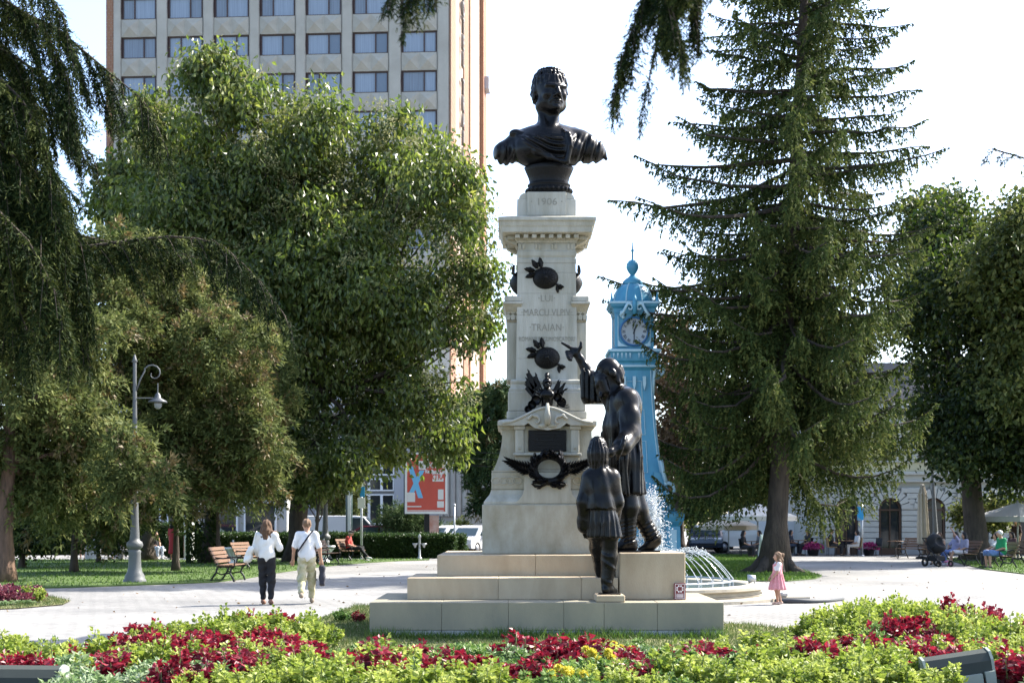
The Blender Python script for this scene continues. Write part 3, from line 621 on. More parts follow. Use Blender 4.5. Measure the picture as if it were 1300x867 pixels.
# head turned to the viewer's right
YAW = R(20); cy, sy_ = math.cos(YAW), math.sin(YAW)
def Hd(x, y, z): y -= .04; return (x * cy - y * sy_ + .005, x * sy_ + y * cy + .04, z)
rt = (0, 0, YAW)
S.ell(Hd(0, .04, 1.74), (.265, .315, .285), rt).ell(Hd(0, -.11, 1.60), (.215, .20, .28), rt)
S.ell(Hd(0, -.21, 1.40), (.115, .10, .09), rt).ell(Hd(-.15, -.06, 1.46), (.09, .13, .09), rt).ell(Hd(.15, -.06, 1.46), (.09, .13, .09), rt)
S.cap(Hd(-.15, -.255, 1.715), Hd(-.03, -.305, 1.70), .034, .036, .03).cap(Hd(.15, -.255, 1.715), Hd(.03, -.305, 1.70), .034, .036, .03)
for s_ in (-1, 1):
    S.ell(Hd(s_ * .095, -.335, 1.645), (.062, .055, .036), rt, .025, '-'); S.ell(Hd(s_ * .095, -.245, 1.643), (.05, .05, .034), rt, .01)
    S.ell(Hd(s_ * .135, -.215, 1.575), (.06, .07, .05), rt, .05); S.ell(Hd(s_ * .265, .05, 1.61), (.03, .06, .095), rt, .02)
    S.cap(Hd(s_ * .055, -.31, 1.55), Hd(s_ * .10, -.275, 1.46), .014, .012, .03)
S.cap(Hd(0, -.30, 1.70), Hd(0, -.375, 1.565), .028, .042, .02).ell(Hd(-.035, -.335, 1.548), (.03, .035, .024), rt, .015).ell(Hd(.035, -.335, 1.548), (.03, .035, .024), rt, .015)
S.ell(Hd(0, -.30, 1.475), (.078, .034, .017), rt, .012).ell(Hd(0, -.295, 1.438), (.065, .034, .018), rt, .012).ell(Hd(0, -.278, 1.37), (.065, .05, .045), rt, .02)
S.ell(Hd(0, -.34, 1.457), (.07, .03, .008), rt, .008, '-')
rr = random.Random(8)
for row, (zr, rad, dz) in enumerate(((1.82, .278, .11), (1.90, .247, .11), (1.965, .192, .10), (1.70, .285, .12), (1.60, .272, .12))):
    n_ = 25 if row < 3 else 30
    for k in range(n_):
        a = 2 * PI * k / n_ + row * .13 + rr.uniform(-.05, .05)
        if row >= 3 and abs((a % (2 * PI)) - 1.5 * PI) < (1.25 if row == 3 else 1.5): continue
        cx, cyy = math.cos(a), math.sin(a); x1, y1 = cx * rad * .97, .04 + cyy * rad * 1.14
        S.cap(Hd(x1 * .92, .04 + (y1 - .04) * .92, zr + dz * .55), Hd(x1 + rr.uniform(-.02, .02), y1, zr - dz * .35), .027, .02, .014)
S.build('body', m_bronze, bust)

# old man pointing, facing left, hand on the boy's shoulder
MY = 20.95
man = empty('old_man_statue', (X(795, MY) + .0, MY, 1.172), 0, 'bearded bronze old man statue in long coat pointing up at the bust', 'statue')
S = Sculpt((-1.02, -1.02, -.02), (.62, .56, 3.2), .0175, .07)
S.chain([(-.05, -.08, 2.18), (-.09, -.1, 1.85), (-.05, -.1, 1.35), (.01, -.08, .82)], [.245, .235, .235, .25]).chain([(-.05, .1, 2.18), (-.08, .1, 1.85), (-.04, .1, 1.35), (.03, .08, .82)], [.245, .235, .235, .24])
S.ell((.0, 0, 2.12), (.22, .36, .30)).cap((-.02, -.26, 2.22), (.02, .26, 2.22), .16)
def foldman(x, y, z):
    a = np.arctan2(y, x + .03); lo = np.clip((2.1 - z) / .6, 0, 1)
    return lo * (.030 * np.sin(a * 9 + 1.6 * np.sin(z * 2.2)) + .015 * np.sin(a * 19 - z * 3)) + (1 - lo) * .008 * np.sin(a * 9 + z * 9)
S.disp(foldman)
S.box((0, 0, .55), (1, 1, .30), .02, k=.02, op='-')
# sash and coat edge
S.chain([(.0, -.36, .84), (-.05, -.37, 1.35), (-.12, -.36, 1.9)], [.03, .025, .025], .03).chain([(-.30, -.12, .86), (-.33, -.1, 1.3), (-.36, -.08, 1.75)], [.035, .03, .03], .04)
S.chain([(.20, -.10, .86), (.20, -.16, 1.4), (.18, -.2, 2.0)], [.03, .03, .02], .04)
# head, bowed, with beard and long hair at the back
S.cap((-.12, 0, 2.32), (-.2, 0, 2.5), .15, .13)
S.ell((-.26, 0, 2.70), (.175, .16, .175), (0, R(-25), 0)).ell((-.34, 0, 2.60), (.11, .12, .15), (0, R(20), 0))
S.cap((-.41, 0, 2.70), (-.465, 0, 2.61), .022, .036, .02).cap((-.39, -.09, 2.73), (-.40, .09, 2.73), .032, .032, .025)
for s_ in (-1, 1): S.ell((-.45, s_ * .075, 2.672), (.045, .045, .03), None, .02, '-').ell((-.22, s_ * .18, 2.63), (.05, .03, .07), None, .02)
S.chain([(-.38, 0, 2.53), (-.34, -.02, 2.38), (-.27, -.03, 2.16)], [.10, .10, .05], .05).chain([(-.36, -.1, 2.52), (-.30, -.13, 2.36)], [.08, .05], .04)
for k in range(22):
    a = rr.uniform(-.5, 1); b_ = rr.uniform(-.13, .13); S.ell((-.38 + .08 * a + rr.uniform(-.06, .02), b_ - .03, 2.42 - .2 * a), (.03, .03, .05), None, .02)
S.ell((-.15, 0, 2.60), (.12, .165, .16), None, .04)
for k in range(26):
    a = rr.uniform(.3, 2.8) * (1 if k % 2 else -1); z_ = rr.uniform(2.48, 2.74); r_ = .15
    S.cap((-.20 + .12 * abs(math.sin(a)), r_ * math.cos(a) * 1.05, z_), (-.18 + .14 * abs(math.sin(a)), r_ * math.cos(a) * 1.15, z_ - .09), .03, .025, .015)
# near arm down to the boy's shoulder
S.chain([(-.02, -.24, 2.24), (.03, -.36, 1.98), (.02, -.45, 1.70), (-.12, -.70, 1.52)], [.15, .135, .13, .14], .08)
S.chain([(-.02, -.40, 1.95), (.09, -.50, 1.66), (-.02, -.64, 1.50)], [.03, .03, .03], .06).chain([(.10, -.34, 2.1), (.16, -.44, 1.72)], [.025, .03], .06).chain([(-.10, -.36, 2.0), (-.10, -.52, 1.72)], [.022, .025], .06)
S.chain([(-.13 + .155 * math.cos(a) * .35, -.71 + .155 * math.sin(a), 1.51 + .155 * math.cos(a)) for a in np.linspace(0, 2 * PI, 15)], [.028] * 15, .02)
S.cap((-.12, -.70, 1.52), (-.22, -.80, 1.47), .10, .075, .03)
S.chain([(-.22, -.80, 1.47), (-.30, -.87, 1.43), (-.38, -.9, 1.41)], [.065, .07, .07], .03)
for k, (dx, dy, dz) in enumerate(((-.17, .05, -.05), (-.185, -.01, -.07), (-.17, -.06, -.09), (-.13, -.10, -.09))):
    b0 = (-.40 + .01 * k, -.87 - .03 * k, 1.42 - .01 * k); S.chain([b0, (b0[0] + dx * .55, b0[1] + dy * .55, b0[2] + dz * .2), (b0[0] + dx, b0[1] + dy, b0[2] + dz)], [.028, .025, .021], .012)
S.chain([(-.30, -.83, 1.44), (-.36, -.76, 1.45), (-.43, -.74, 1.42)], [.033, .029, .024], .015)
# raised arm with hanging sleeve and pointing hand
S.chain([(-.10, .24, 2.24), (-.46, .34, 2.52), (-.60, .32, 2.78)], [.15, .105, .075], .05)
S.box((-.45, .31, 2.44), (.20, .10, .25), .06, (0, R(-8), 0), .06)
for x_, z0, z1, r_ in ((-.63, 2.72, 2.30, .035), (-.56, 2.70, 2.28, .03), (-.47, 2.62, 2.26, .04), (-.38, 2.58, 2.24, .035)): S.cap((x_, .20, z0), (x_, .20, z1), r_ * .8, r_, .03)
for x_, z0, z1, r_ in ((-.60, 2.66, 2.30, .05), (-.52, 2.6, 2.26, .06), (-.42, 2.55, 2.24, .07), (-.32, 2.5, 2.22, .08), (-.22, 2.4, 2.2, .1)): S.cap((x_, .31, z0), (x_, .31, z1), r_ * .8, r_, .05)
S.box((-.4, .31, 2.12), (.4, .3, .09), .01, k=.015, op='-')
S.chain([(-.58, .32, 2.74), (-.66, .31, 2.88), (-.72, .30, 2.97)], [.07, .062, .062], .03).ell((-.745, .30, 2.99), (.08, .045, .075), (0, R(-35), 0), .02)
S.chain([(-.77, .29, 3.03), (-.84, .285, 3.07), (-.94, .28, 3.125)], [.028, .025, .02], .012)
S.chain([(-.70, .27, 3.0), (-.66, .25, 3.06), (-.655, .25, 3.13)], [.032, .027, .022], .012)
for k in range(3):
    S.chain([(-.80 + .0 * k, .29 - .02 * k, 2.99 - .035 * k), (-.87 + .01 * k, .28 - .03 * k, 2.99 - .04 * k), (-.86 + .015 * k, .27 - .03 * k, 2.94 - .035 * k), (-.80, .26 - .02 * k, 2.93 - .035 * k)], [.028, .026, .024, .022], .01)
S.build('body', m_bronze, man)
S = Sculpt((-.4, -.4, -.04), (.62, .4, 1.1), .016, .05)
S.chain([(-.02, -.08, 1.0), (.02, -.09, .66), (.02, -.09, .50)], [.17, .165, .13]).chain([(.02, -.09, .50), (.02, -.09, .30), (.01, -.09, .12)], [.115, .11, .08])
for z_ in np.arange(.14, .5, .055): S.chain([(.02 + (.10 + z_ * .04) * math.cos(a), -.09 + (.10 + z_ * .04) * math.sin(a), z_ + .03 * math.cos(a)) for a in np.linspace(0, 2 * PI, 13)], [.016] * 13, .015)
S.chain([(.08, -.09, .09), (-.06, -.10, .075), (-.22, -.11, .045)], [.085, .08, .045])
S.chain([(.08, .1, 1.0), (.18, .1, .62), (.24, .11, .50)], [.17, .155, .125]).chain([(.24, .11, .50), (.35, .12, .30), (.43, .12, .17)], [.115, .105, .08])
for t in np.linspace(.1, .95, 6): c = (.24 + .19 * t, .115, .50 - .33 * t); S.chain([(c[0] + .1 * math.cos(a), c[1] + .11 * math.sin(a), c[2] + .06 * math.cos(a)) for a in np.linspace(0, 2 * PI, 13)], [.015] * 13, .015)
S.chain([(.46, .12, .17), (.36, .11, .09), (.22, .10, .035)], [.075, .075, .045])
S.build('legs', m_bronze, man)
q = MB(); q.box((-.05, -.1, .012), (.5, .34, .03)); q.build('bronze_base', m_bronze2, man); 
q = MB(); q.box((.33, .11, .012), (.34, .26, .028)); q.build('bronze_base', m_bronze2, man)
man_pxfix = None

# boy seen from behind
BY = 20.0
boy = empty('boy_statue', (X(770, BY), BY, .598), 0, 'bronze boy statue in belted tunic seen from behind beside the old man', 'statue'); boy.scale = (.86, .95, 1)
S = Sculpt((-.6, -.45, -.02), (.42, .95, 2.36), .0155, .05)
S.chain([(-.10, .0, 1.62), (-.11, .0, 1.45), (-.10, .0, 1.24)], [.21, .22, .235]).cap((-.26, 0, 1.63), (.08, 0, 1.65), .12, .115).ell((-.1, -.04, 1.52), (.25, .17, .24))
S.chain([(-.105, 0, 1.25), (-.10, 0, 1.18)], [.26, .265])
S.box((-.1, 0, 1.10), (.6, .5, .10), .01, k=.01, op='-')
S.chain([(-.09, 0, 1.24), (-.06, 0, 1.0), (-.03, .01, .74)], [.225, .25, .285], .015)
def pleat(x, y, z): a = np.arctan2(y, x + .05); lo = ((z < 1.22) & (z > .3)); return np.where(lo, .019 * np.sin(a * 15 + .8 * np.sin(z * 5)) * np.clip((1.22 - z) / .25, 0, 1), .007 * np.sin(a * 7 + z * 10))
S.disp(pleat)
S.box((0, 0, .58), (.6, .6, .22), .01, k=.01, op='-')
S.cap((-.12, .02, 1.70), (-.135, .03, 1.9), .105, .10).ell((-.135, -.02, 1.83), (.115, .11, .09)).cap((-.12, 0, 1.75), (-.27, 0, 1.67), .085, .09).cap((-.12, 0, 1.75), (.06, 0, 1.68), .085, .09)
S.ell((-.14, .02, 2.06), (.15, .17, .175)).ell((-.14, .13, 1.97), (.105, .1, .12)).ell((-.14, -.02, 1.98), (.178, .165, .14)).ell((-.14, -.03, 1.88), (.165, .135, .10)).ell((-.135, -.03, 1.80), (.125, .11, .08))
S.cap((-.145, .22, 2.02), (-.145, .26, 1.97), .02, .028, .015)
S.disp(lambda x, y, z: np.where((z > 1.76) & (y < .12), (.007 * np.sin(np.arctan2(y, x + .14) * 17 + 1.2 * np.sin(z * 9)) + .005 * np.sin(np.arctan2(y, x + .14) * 31 + z * 12)) * np.clip((z - 1.76) / .06, 0, 1), 0))
S.chain([(-.30, 0, 1.62), (-.385, -.02, 1.30), (-.36, .05, 1.02)], [.115, .10, .105], .07).cap((-.375, .05, 1.05), (-.365, .06, .97), .115, .115, .015)
S.chain([(-.36, .06, .98), (-.345, .09, .90)], [.055, .05], .02)
for k in range(4): S.chain([(-.37 + .022 * k, .07 + .012 * k, .90), (-.365 + .022 * k, .10 + .012 * k, .84), (-.35 + .02 * k, .13, .80)], [.021, .019, .016], .008)
S.chain([(-.33, .12, .92), (-.31, .16, .87), (-.31, .17, .83)], [.022, .02, .017], .01)
S.chain([(.11, 0, 1.63), (.18, .03, 1.30), (.15, .2, 1.08)], [.115, .10, .10], .07).chain([(.16, .22, 1.10), (.10, .33, 1.10)], [.055, .055], .02)
for k in range(4): S.chain([(.10, .33, 1.13 - .022 * k), (.05, .36, 1.13 - .022 * k), (.02, .33, 1.12 - .022 * k)], [.021, .019, .017], .008)
S.chain([(.12, .3, 1.14), (.08, .28, 1.17), (.04, .28, 1.16)], [.022, .02, .017], .01)
S.chain([(.05, .0, .84), (.045, .02, .50), (.0, .0, .14)], [.15, .125, .085]).chain([(.05, .02, .55), (.01, -.01, .2)], [.12, .09])
for z_, ph in ((.17, 0), (.23, 2), (.30, 1), (.42, 3), (.60, 1.6)): S.chain([(.01 + z_ * .07 + (.075 + z_ * .07) * math.cos(a + ph), .0 + (.075 + z_ * .07) * math.sin(a + ph), z_ + .07 * math.cos(a)) for a in np.linspace(.2, PI * 1.1, 9)], [.004, .01, .012, .014, .014, .014, .012, .01, .004], .03)
S.chain([(-.02, -.05, .065), (.06, .04, .065), (.15, .14, .04)], [.065, .07, .045])
S.chain([(-.15, .05, .86), (-.14, .30, .66), (-.08, .56, .38)], [.15, .12, .085]).chain([(-.08, .56, .36), (-.06, .66, .30), (-.02, .80, .275)], [.07, .065, .04])
S.chain([(-.08, .56, .36), (-.08, .56, .275)], [.07, .06])
S.build('body', m_bronze, boy)
q = MB(); q.box((.05, .03, .008), (.34, .34, .02)); q.build('bronze_base', m_bronze2, boy)
# ------------------------------------------------------------------ buildings
m_conc = mat('hotel_concrete', (.44, .41, .355), .85, var=.22, vs=.5, col2=(.345, .32, .27), bump=.2, bs=8, detail=9)
m_conc2 = mat('hotel_spandrel_concrete', (.42, .39, .33), .85, var=.3, vs=.9, col2=(.32, .295, .245), bump=.15, bs=8, detail=9)
def brick_mat(name, c1, c2, mo, sc=1):
    m = bpy.data.materials.new(name); m.use_nodes = True; n = m.node_tree; b = n.nodes['Principled BSDF']
    tc = n.nodes.new('ShaderNodeTexCoord'); mp = n.nodes.new('ShaderNodeMapping'); mp.inputs['Rotation'].default_value = (R(90), 0, R(90)); n.links.new(tc.outputs['Object'], mp.inputs[0])
    br = n.nodes.new('ShaderNodeTexBrick'); br.inputs['Scale'].default_value = sc; br.inputs['Brick Width'].default_value = .5; br.inputs['Row Height'].default_value = .16; br.inputs['Mortar Size'].default_value = .02
    br.inputs['Color1'].default_value = (*c1, 1); br.inputs['Color2'].default_value = (*c2, 1); br.inputs['Mortar'].default_value = (*mo, 1)
    n.links.new(mp.outputs[0], br.inputs[0]); n.links.new(br.outputs[0], b.inputs['Base Color']); b.inputs['Roughness'].default_value = .85; return m
m_brick = brick_mat('orange_brick', (.28, .125, .065), (.23, .10, .055), (.28, .2, .14))
m_plast = mat('salmon_plaster', (.40, .30, .23), .85, var=.15, vs=.8)
m_wframe = mat('brown_window_frame', (.06, .035, .03), .5)
m_hglass = mat('hotel_window_glass', (.05, .08, .12), .04, spec=.8)
m_curt = [mat('pale_curtain', (.28, .335, .41), .35, var=.35, vs=14, stretch=(1, 1, .02), spec=.6), mat('grey_curtain', (.20, .24, .295), .35, var=.4, vs=17, stretch=(1, 1, .02), spec=.6), mat('shaded_pane', (.12, .15, .19), .2, spec=.7)]
WID = 27.75
hot = empty('hotel_tower', (gx(134, 113.8), 113.8, 0), -math.atan2(1.8, 27.6), 'tall concrete hotel tower with orange brick edges behind the leafy tree', 'building')
MB().bb(.6, WID - .02, .42, 30, 0, 54).build('wall', m_conc, hot)
MB().bb(0, .6, .1, 30, 0, 54).build('brick_edge', m_brick, hot)
u = lambda px: WID * (px - 134) / 436.0
cols = [u(p) for p in (176.5, 236, 295, 353.5, 412, 471, 532)]; rows = [1.6 + (664 - y) * 113.5 / 1800 for y in (-39, 10.5, 60, 109.5, 159, 208.5, 258, 307, 356)]
edges = [.6] + [(cols[i] + cols[i + 1]) / 2 for i in range(6)] + [WID]
pc = [(.6, cols[0] - 1.42)] + [(cols[i] + 1.42, cols[i + 1] - 1.42) for i in range(6)] + [(cols[6] + 1.42, WID)]
for x0, x1 in pc: MB().cbox(x0, x1, 0, .46, 16, 53, .12).build('pier', m_conc, hot)
mb = MB(); mb.bb(.6, WID, 0, .44, 0, 16); mb.build('lower_wall', m_conc, hot)
mp_sp = MB(); hw, hh = 1.40, .70
mp_sp.bb(-hw, hw, 0, .3, -hh, hh)
for s_ in (-.5, .5):
    c = s_ * hw * 1.0; vs = [(c - .66, -.001, -hh + .05), (c + .66, -.001, -hh + .05), (c + .66, -.001, hh - .05), (c - .66, -.001, hh - .05), (c, -.34, 0)]
    mp_sp.add(vs, [(0, 1, 4), (1, 2, 4), (2, 3, 4), (3, 0, 4)])
sp_me = mp_sp.mesh('spandrel', m_conc2)
def rect_frame(w_, h_, t, y0, y1):
    mb = MB(); mb.bb(-w_ / 2, w_ / 2, y0, y1, -h_ / 2, -h_ / 2 + t); mb.bb(-w_ / 2, w_ / 2, y0, y1, h_ / 2 - t, h_ / 2); mb.bb(-w_ / 2, -w_ / 2 + t, y0, y1, -h_ / 2 + t, h_ / 2 - t); mb.bb(w_ / 2 - t, w_ / 2, y0, y1, -h_ / 2 + t, h_ / 2 - t); return mb
fr_me = rect_frame(2.72, 1.68, .08, .18, .34).mesh('window_frame', m_wframe)
def pane_me(x0, x1, m): mb = MB(); mb.bb(x0, x1, .27, .29, -.76, .76); return mb.mesh('pane', m)
mul_me = MB().bb(-.05, .05, .17, .33, -.76, .76).mesh('mullion', m_wframe)
sash_me = MB().bb(-.03, .03, .2, .32, -.76, .76).mesh('sash', m_wframe)
panes = {}
rr = random.Random(5)
jl = MB(); jl.add([(-1.42, .02, -.84), (-1.36, .30, -.84), (-1.36, .30, .84), (-1.42, .02, .84), (-1.46, .02, 0)], [(0, 1, 2, 3), (0, 3, 4)]); j_me = jl.mesh('jamb', m_wframe)
for j, z_ in enumerate(rows):
    for i, x_ in enumerate(cols):
        sp = link('spandrel', sp_me, hot, (x_, .04, z_ - .84 - .72))
        wn = link('window', fr_me, hot, (x_, 0, z_)); link('jamb', j_me, wn)
        side = rr.choice((-1, 1)); mx_ = .38 * side; link('mullion', mul_me, wn, (mx_, 0, 0))
        big = rr.choice((0, 0, 0, 1, 1)); small = rr.choice((0, 1, 2, 2))
        for x0, x1, k in (((-1.28, mx_, big if side > 0 else small)), ((mx_, 1.28, small if side > 0 else big))):
            key = (round(x0, 2), round(x1, 2), k)
            if key not in panes: panes[key] = pane_me(x0, x1, m_curt[k])
            link('pane', panes[key], wn)
# brick flank with plaster strips and upright letters
MB().bb(WID + .002, WID + .12, .0, 3.6, 0, 54).build('brick_strip', m_brick, hot)
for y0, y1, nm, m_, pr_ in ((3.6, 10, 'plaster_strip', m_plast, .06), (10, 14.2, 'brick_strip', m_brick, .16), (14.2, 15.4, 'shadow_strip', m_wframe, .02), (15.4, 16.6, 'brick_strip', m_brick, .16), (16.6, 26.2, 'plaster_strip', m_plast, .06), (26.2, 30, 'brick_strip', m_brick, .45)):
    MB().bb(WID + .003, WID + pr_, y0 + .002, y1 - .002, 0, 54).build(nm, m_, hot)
MB().bb(WID + .1, WID + .9, 27.2, 29, 44.2, 45.4).build('roof_bracket', m_galv, hot)
m_let = mat('sign_letter_grey', (.16, .15, .14), .5); m_letd = mat('sign_letter_side', (.05, .05, .05), .6)
zt = lambda py: 1.6 + (664 - py) * 119.5 / 1800
for ch, py in zip('HOTEL', (-9, 12.5, 34, 55.5, 77)): 
    t = text('sign_letter', ch, 1.75, m_let, hot, (WID + .28, 7.6, zt(py)), (R(90), 0, R(90)), .11, bold=.03)
for ch, py in zip('TRAIAN', (112, 133.5, 155, 176.5, 198, 219.5)): text('sign_letter', ch, 1.75, m_let, hot, (WID + .28, 7.6, zt(py)), (R(90), 0, R(90)), .11, bold=.03)

# ---- white neo-classical building with arched doors
m_wall_w = mat('white_stucco', (.47, .465, .43), .85, var=.12, vs=1.2, bump=.15, bs=20)
m_wall_y = mat('pale_yellow_stucco', (.49, .455, .31), .85, var=.1, vs=1.5)
m_plinth = mat('grey_plinth', (.29, .30, .31), .9, var=.15, vs=2)
m_doorw = mat('dark_brown_wood', (.07, .035, .02), .5, var=.3, vs=9)
D2 = 72.0; cl = empty('arcade_building', (gx(1028, D2), D2, 0), 0, 'white rusticated building with brown arched doors and pale yellow upper floor', 'building')
w2 = lambda px: (px - 1028) * D2 / FPX
z2 = lambda py: EYE + (HOR - py) * D2 / FPX
WL = w2(1420)
MB().bb(.02, WL, .25, 12, 0, z2(513)).build('wall', m_wall_w, cl)
ops = [(w2(p), .56) for p in (1075, 1130.5, 1186, 1241, 1296, 1351, 1405)]
SPR = z2(646)       # springing height of the arches
ch_ = .285
zc = .56
mb = MB(); mb.cbox(0, ops[0][0] - .58, 0, .25, 0, .55, .02); mb.build('plinth_course', m_plinth, cl)
for i in range(len(ops)):
    x0 = ops[i][0] + .58; x1 = (ops[i + 1][0] - .58) if i + 1 < len(ops) else WL; MB().cbox(x0, x1, 0, .25, 0, .55, .02).build('plinth_course', m_plinth, cl)
while zc + ch_ < z2(612):
    spans = []; x = 0
    zmid = zc + ch_
    for cx, hw_ in ops:
        if zc < SPR: e_ = hw_ + .02
        else:
            dz = zc - SPR; e_ = math.sqrt(max(0, (hw_ + .42) ** 2 - dz * dz)) if dz < hw_ + .42 else 0
        if e_ > 0: spans.append((x, cx - e_)); x = cx + e_
    spans.append((x, WL))
    for a, b_ in spans:
        if b_ - a > .05: MB().cbox(a + .004, b_ - .004, .02, .25, zc + .012, zc + ch_ - .012, .015).build('stone_course', m_wall_w, cl)
    zc += ch_
for cx, hw_ in ops[:6]:
    for k in range(9):
        a0, a1 = PI * k / 9 + .025, PI * (k + 1) / 9 - .025; r0, r1 = hw_ + .02, hw_ + (.48 if k != 4 else .62)
        MB().prism([(cx + r0 * math.cos(a0), SPR + r0 * math.sin(a0)), (cx + r1 * math.cos(a0), SPR + r1 * math.sin(a0)), (cx + r1 * math.cos(a1), SPR + r1 * math.sin(a1)), (cx + r0 * math.cos(a1), SPR + r0 * math.sin(a1))], -.015, .25).build('voussoir', m_wall_w, cl)
    dr = MB(); dr.bb(cx - hw_, cx - hw_ + .09, .08, .24, 0, SPR); dr.bb(cx + hw_ - .09, cx + hw_, .08, .24, 0, SPR); dr.bb(cx - hw_, cx + hw_, .085, .235, SPR - .09, SPR); dr.bb(cx - hw_ + .09, cx + hw_ - .09, .09, .23, 0, .35)
    dr.tube([(cx + (hw_ - .05) * math.cos(a), .16, SPR + (hw_ - .05) * math.sin(a)) for a in np.linspace(0, PI, 15)], .06, 6); dr.bb(cx - .03, cx + .03, .095, .225, .35, SPR - .09); dr.bb(cx - .025, cx + .025, .1, .22, SPR, SPR + hw_ - .08)
    d_ = dr.build('arched_door', m_doorw, cl)
    g = MB(); g.bb(cx - hw_ + .09, cx + hw_ - .09, .17, .19, .35, SPR - .09); g.build('pane', m_glass, d_)
    g = MB(); g.prism([(cx + (hw_ - .05) * math.cos(a), SPR + (hw_ - .05) * math.sin(a)) for a in np.linspace(0, PI, 13)], .17, .19); g.build('fanlight', m_glass, d_)
MB().cbox(-.05, WL, -.05, .25, z2(612), z2(609), .02).build('string_course', m_wall_w, cl)
mb = MB(); mb.prism([(0, 0)], 0, 0) if False else None
MB().bb(0, WL, .0, .25, z2(609), z2(603)).build('frieze', m_wall_w, cl); MB().cbox(-.08, WL, -.16, .25, z2(603), z2(599), .03).build('cornice', m_wall_w, cl)
MB().bb(0, WL, .03, .25, z2(599), z2(587)).build('apron_wall', m_wall_y, cl); MB().cbox(-.03, WL, -.04, .25, z2(587), z2(584.5), .02).build('sill_course', m_wall_w, cl)
for cx in [w2(p) for p in (1068, 1124, 1180, 1236, 1292)]:
    for s_ in (-1, 1): MB().cbox(cx + s_ * .72 - .16, cx + s_ * .72 + .16, -.03, .25, z2(584.5) + .002, z2(532), .02).build('window_surround', m_wall_w, cl)
    wn = rect_frame(1.1, z2(538) - z2(584), .07, .1, .2).build('window', m_doorw, cl, (cx, 0, (z2(538) + z2(584)) / 2)); q = MB(); q.bb(-.5, .5, .14, .16, -.95, .95); q.build('pane', m_glass, wn); q = MB(); q.bb(-.03, .03, .11, .19, -.9, .9); q.bb(-.48, .48, .115, .185, .25, .31); q.build('mullion', m_doorw, wn)
for a, b_ in zip([0] + [w2(p) + .89 for p in (1068, 1124, 1180, 1236, 1292)], [w2(p) - .89 for p in (1068, 1124, 1180, 1236, 1292)] + [WL]):
    if b_ - a > .1: MB().bb(a, b_, .03, .25, z2(584.5) + .002, z2(520)).build('upper_wall', m_wall_y, cl)
MB().cbox(-.1, WL, -.25, .25, z2(520) + .002, z2(513), .04).build('eaves_cornice', m_wall_w, cl)
MB().prism([(0, 0), (12.5, 0), (11.5, 2.2), (1.2, 2.2)], -.2, WL, Matrix.Translation((0, 0, z2(513) + .02)) @ Matrix(((0, 1, 0, 0), (1, 0, 0, -.2), (0, 0, 1, 0), (0, 0, 0, 1)))).build('roof', mat('grey_roof', (.16, .14, .13), .8), cl)
for px in (1046, 1216): q = MB(); q.tube([(w2(px), -.06, .1), (w2(px), -.06, z2(520))], .05, 8); q.build('downpipe', m_wall_w, cl)

# ---- grey modern building behind the billboard
m_mod = mat('light_grey_render', (.36, .365, .38), .85, var=.12, vs=.6); m_rib = mat('cream_ribbed_concrete', (.39, .365, .325), .85, var=.2, vs=1)
D3 = 100.0; md = empty('civic_building', (gx(380, D3), D3, 0), 0, 'grey modern civic building with tall dark windows behind the billboard', 'building')
w3 = lambda px: (px - 380) * D3 / FPX
z3 = lambda py: EYE + (HOR - py) * D3 / FPX
MB().bb(-14, w3(660), .5, 14, 0, z3(505)).build('wall', m_mod, md)
for a, b_ in ((-14, -11), (-8, -5), (-2.4, w3(400)), (w3(440), w3(452)), (w3(500), w3(521)), (w3(540), w3(560))): MB().cbox(a, b_, 0, .5, 0, z3(525), .05).build('pilaster', m_mod, md)
for a, b_, n_ in ((-11, -8, 2), (-5, -2.4, 2), (w3(400), w3(440), 2), (w3(452), w3(500), 3), (w3(521), w3(540), 1)):
    for r_, (p0, p1) in enumerate(((670, 627), (623, 607), (603, 560), (556, 530))):
        st = (b_ - a) / n_
        for k in range(n_):
            cx = a + st * (k + .5); wn = rect_frame(st, z3(p1) - z3(p0), .09, .2, .42).build('window', m_white, md, (cx, 0, (z3(p0) + z3(p1)) / 2)); h_ = (z3(p1) - z3(p0)) / 2 - .09
            q = MB(); q.bb(-st / 2 + .09, st / 2 - .09, .30, .33, -h_, h_); q.build('pane', m_glass, wn)
for k in range(14):
    q = MB(); x_ = w3(560) + k * .42; q.lathe((x_, -.1, 0), [(.21, z3(655)), (.21, z3(535))], 10, a0=PI, a1=2 * PI); q.build('rib', m_rib, md)
MB().bb(w3(558), w3(660), -.3, .45, z3(535), z3(505)).build('ribbed_wall_head', m_rib, md); MB().bb(w3(560), w3(660), -.09, .45, 0, z3(535)).build('ribbed_wall', m_rib, md)
MB().cbox(-14.3, w3(560), -.5, .5, z3(525), z3(505) + .2, .06).build('cornice', m_mod, md)
q = MB()
for x0, x1 in ((w3(440), w3(520)),):
    for zz_ in (z3(672), z3(667), z3(661)): q.tube([(x0, -2, zz_), (x1, -2, zz_ - .4)], .03, 6)
    for t in np.linspace(0, 1, 6): q.tube([(x0 + (x1 - x0) * t, -2, 0), (x0 + (x1 - x0) * t, -2, z3(661) - .4 * t)], .03, 6)
q.build('ramp_railing', m_white, md)
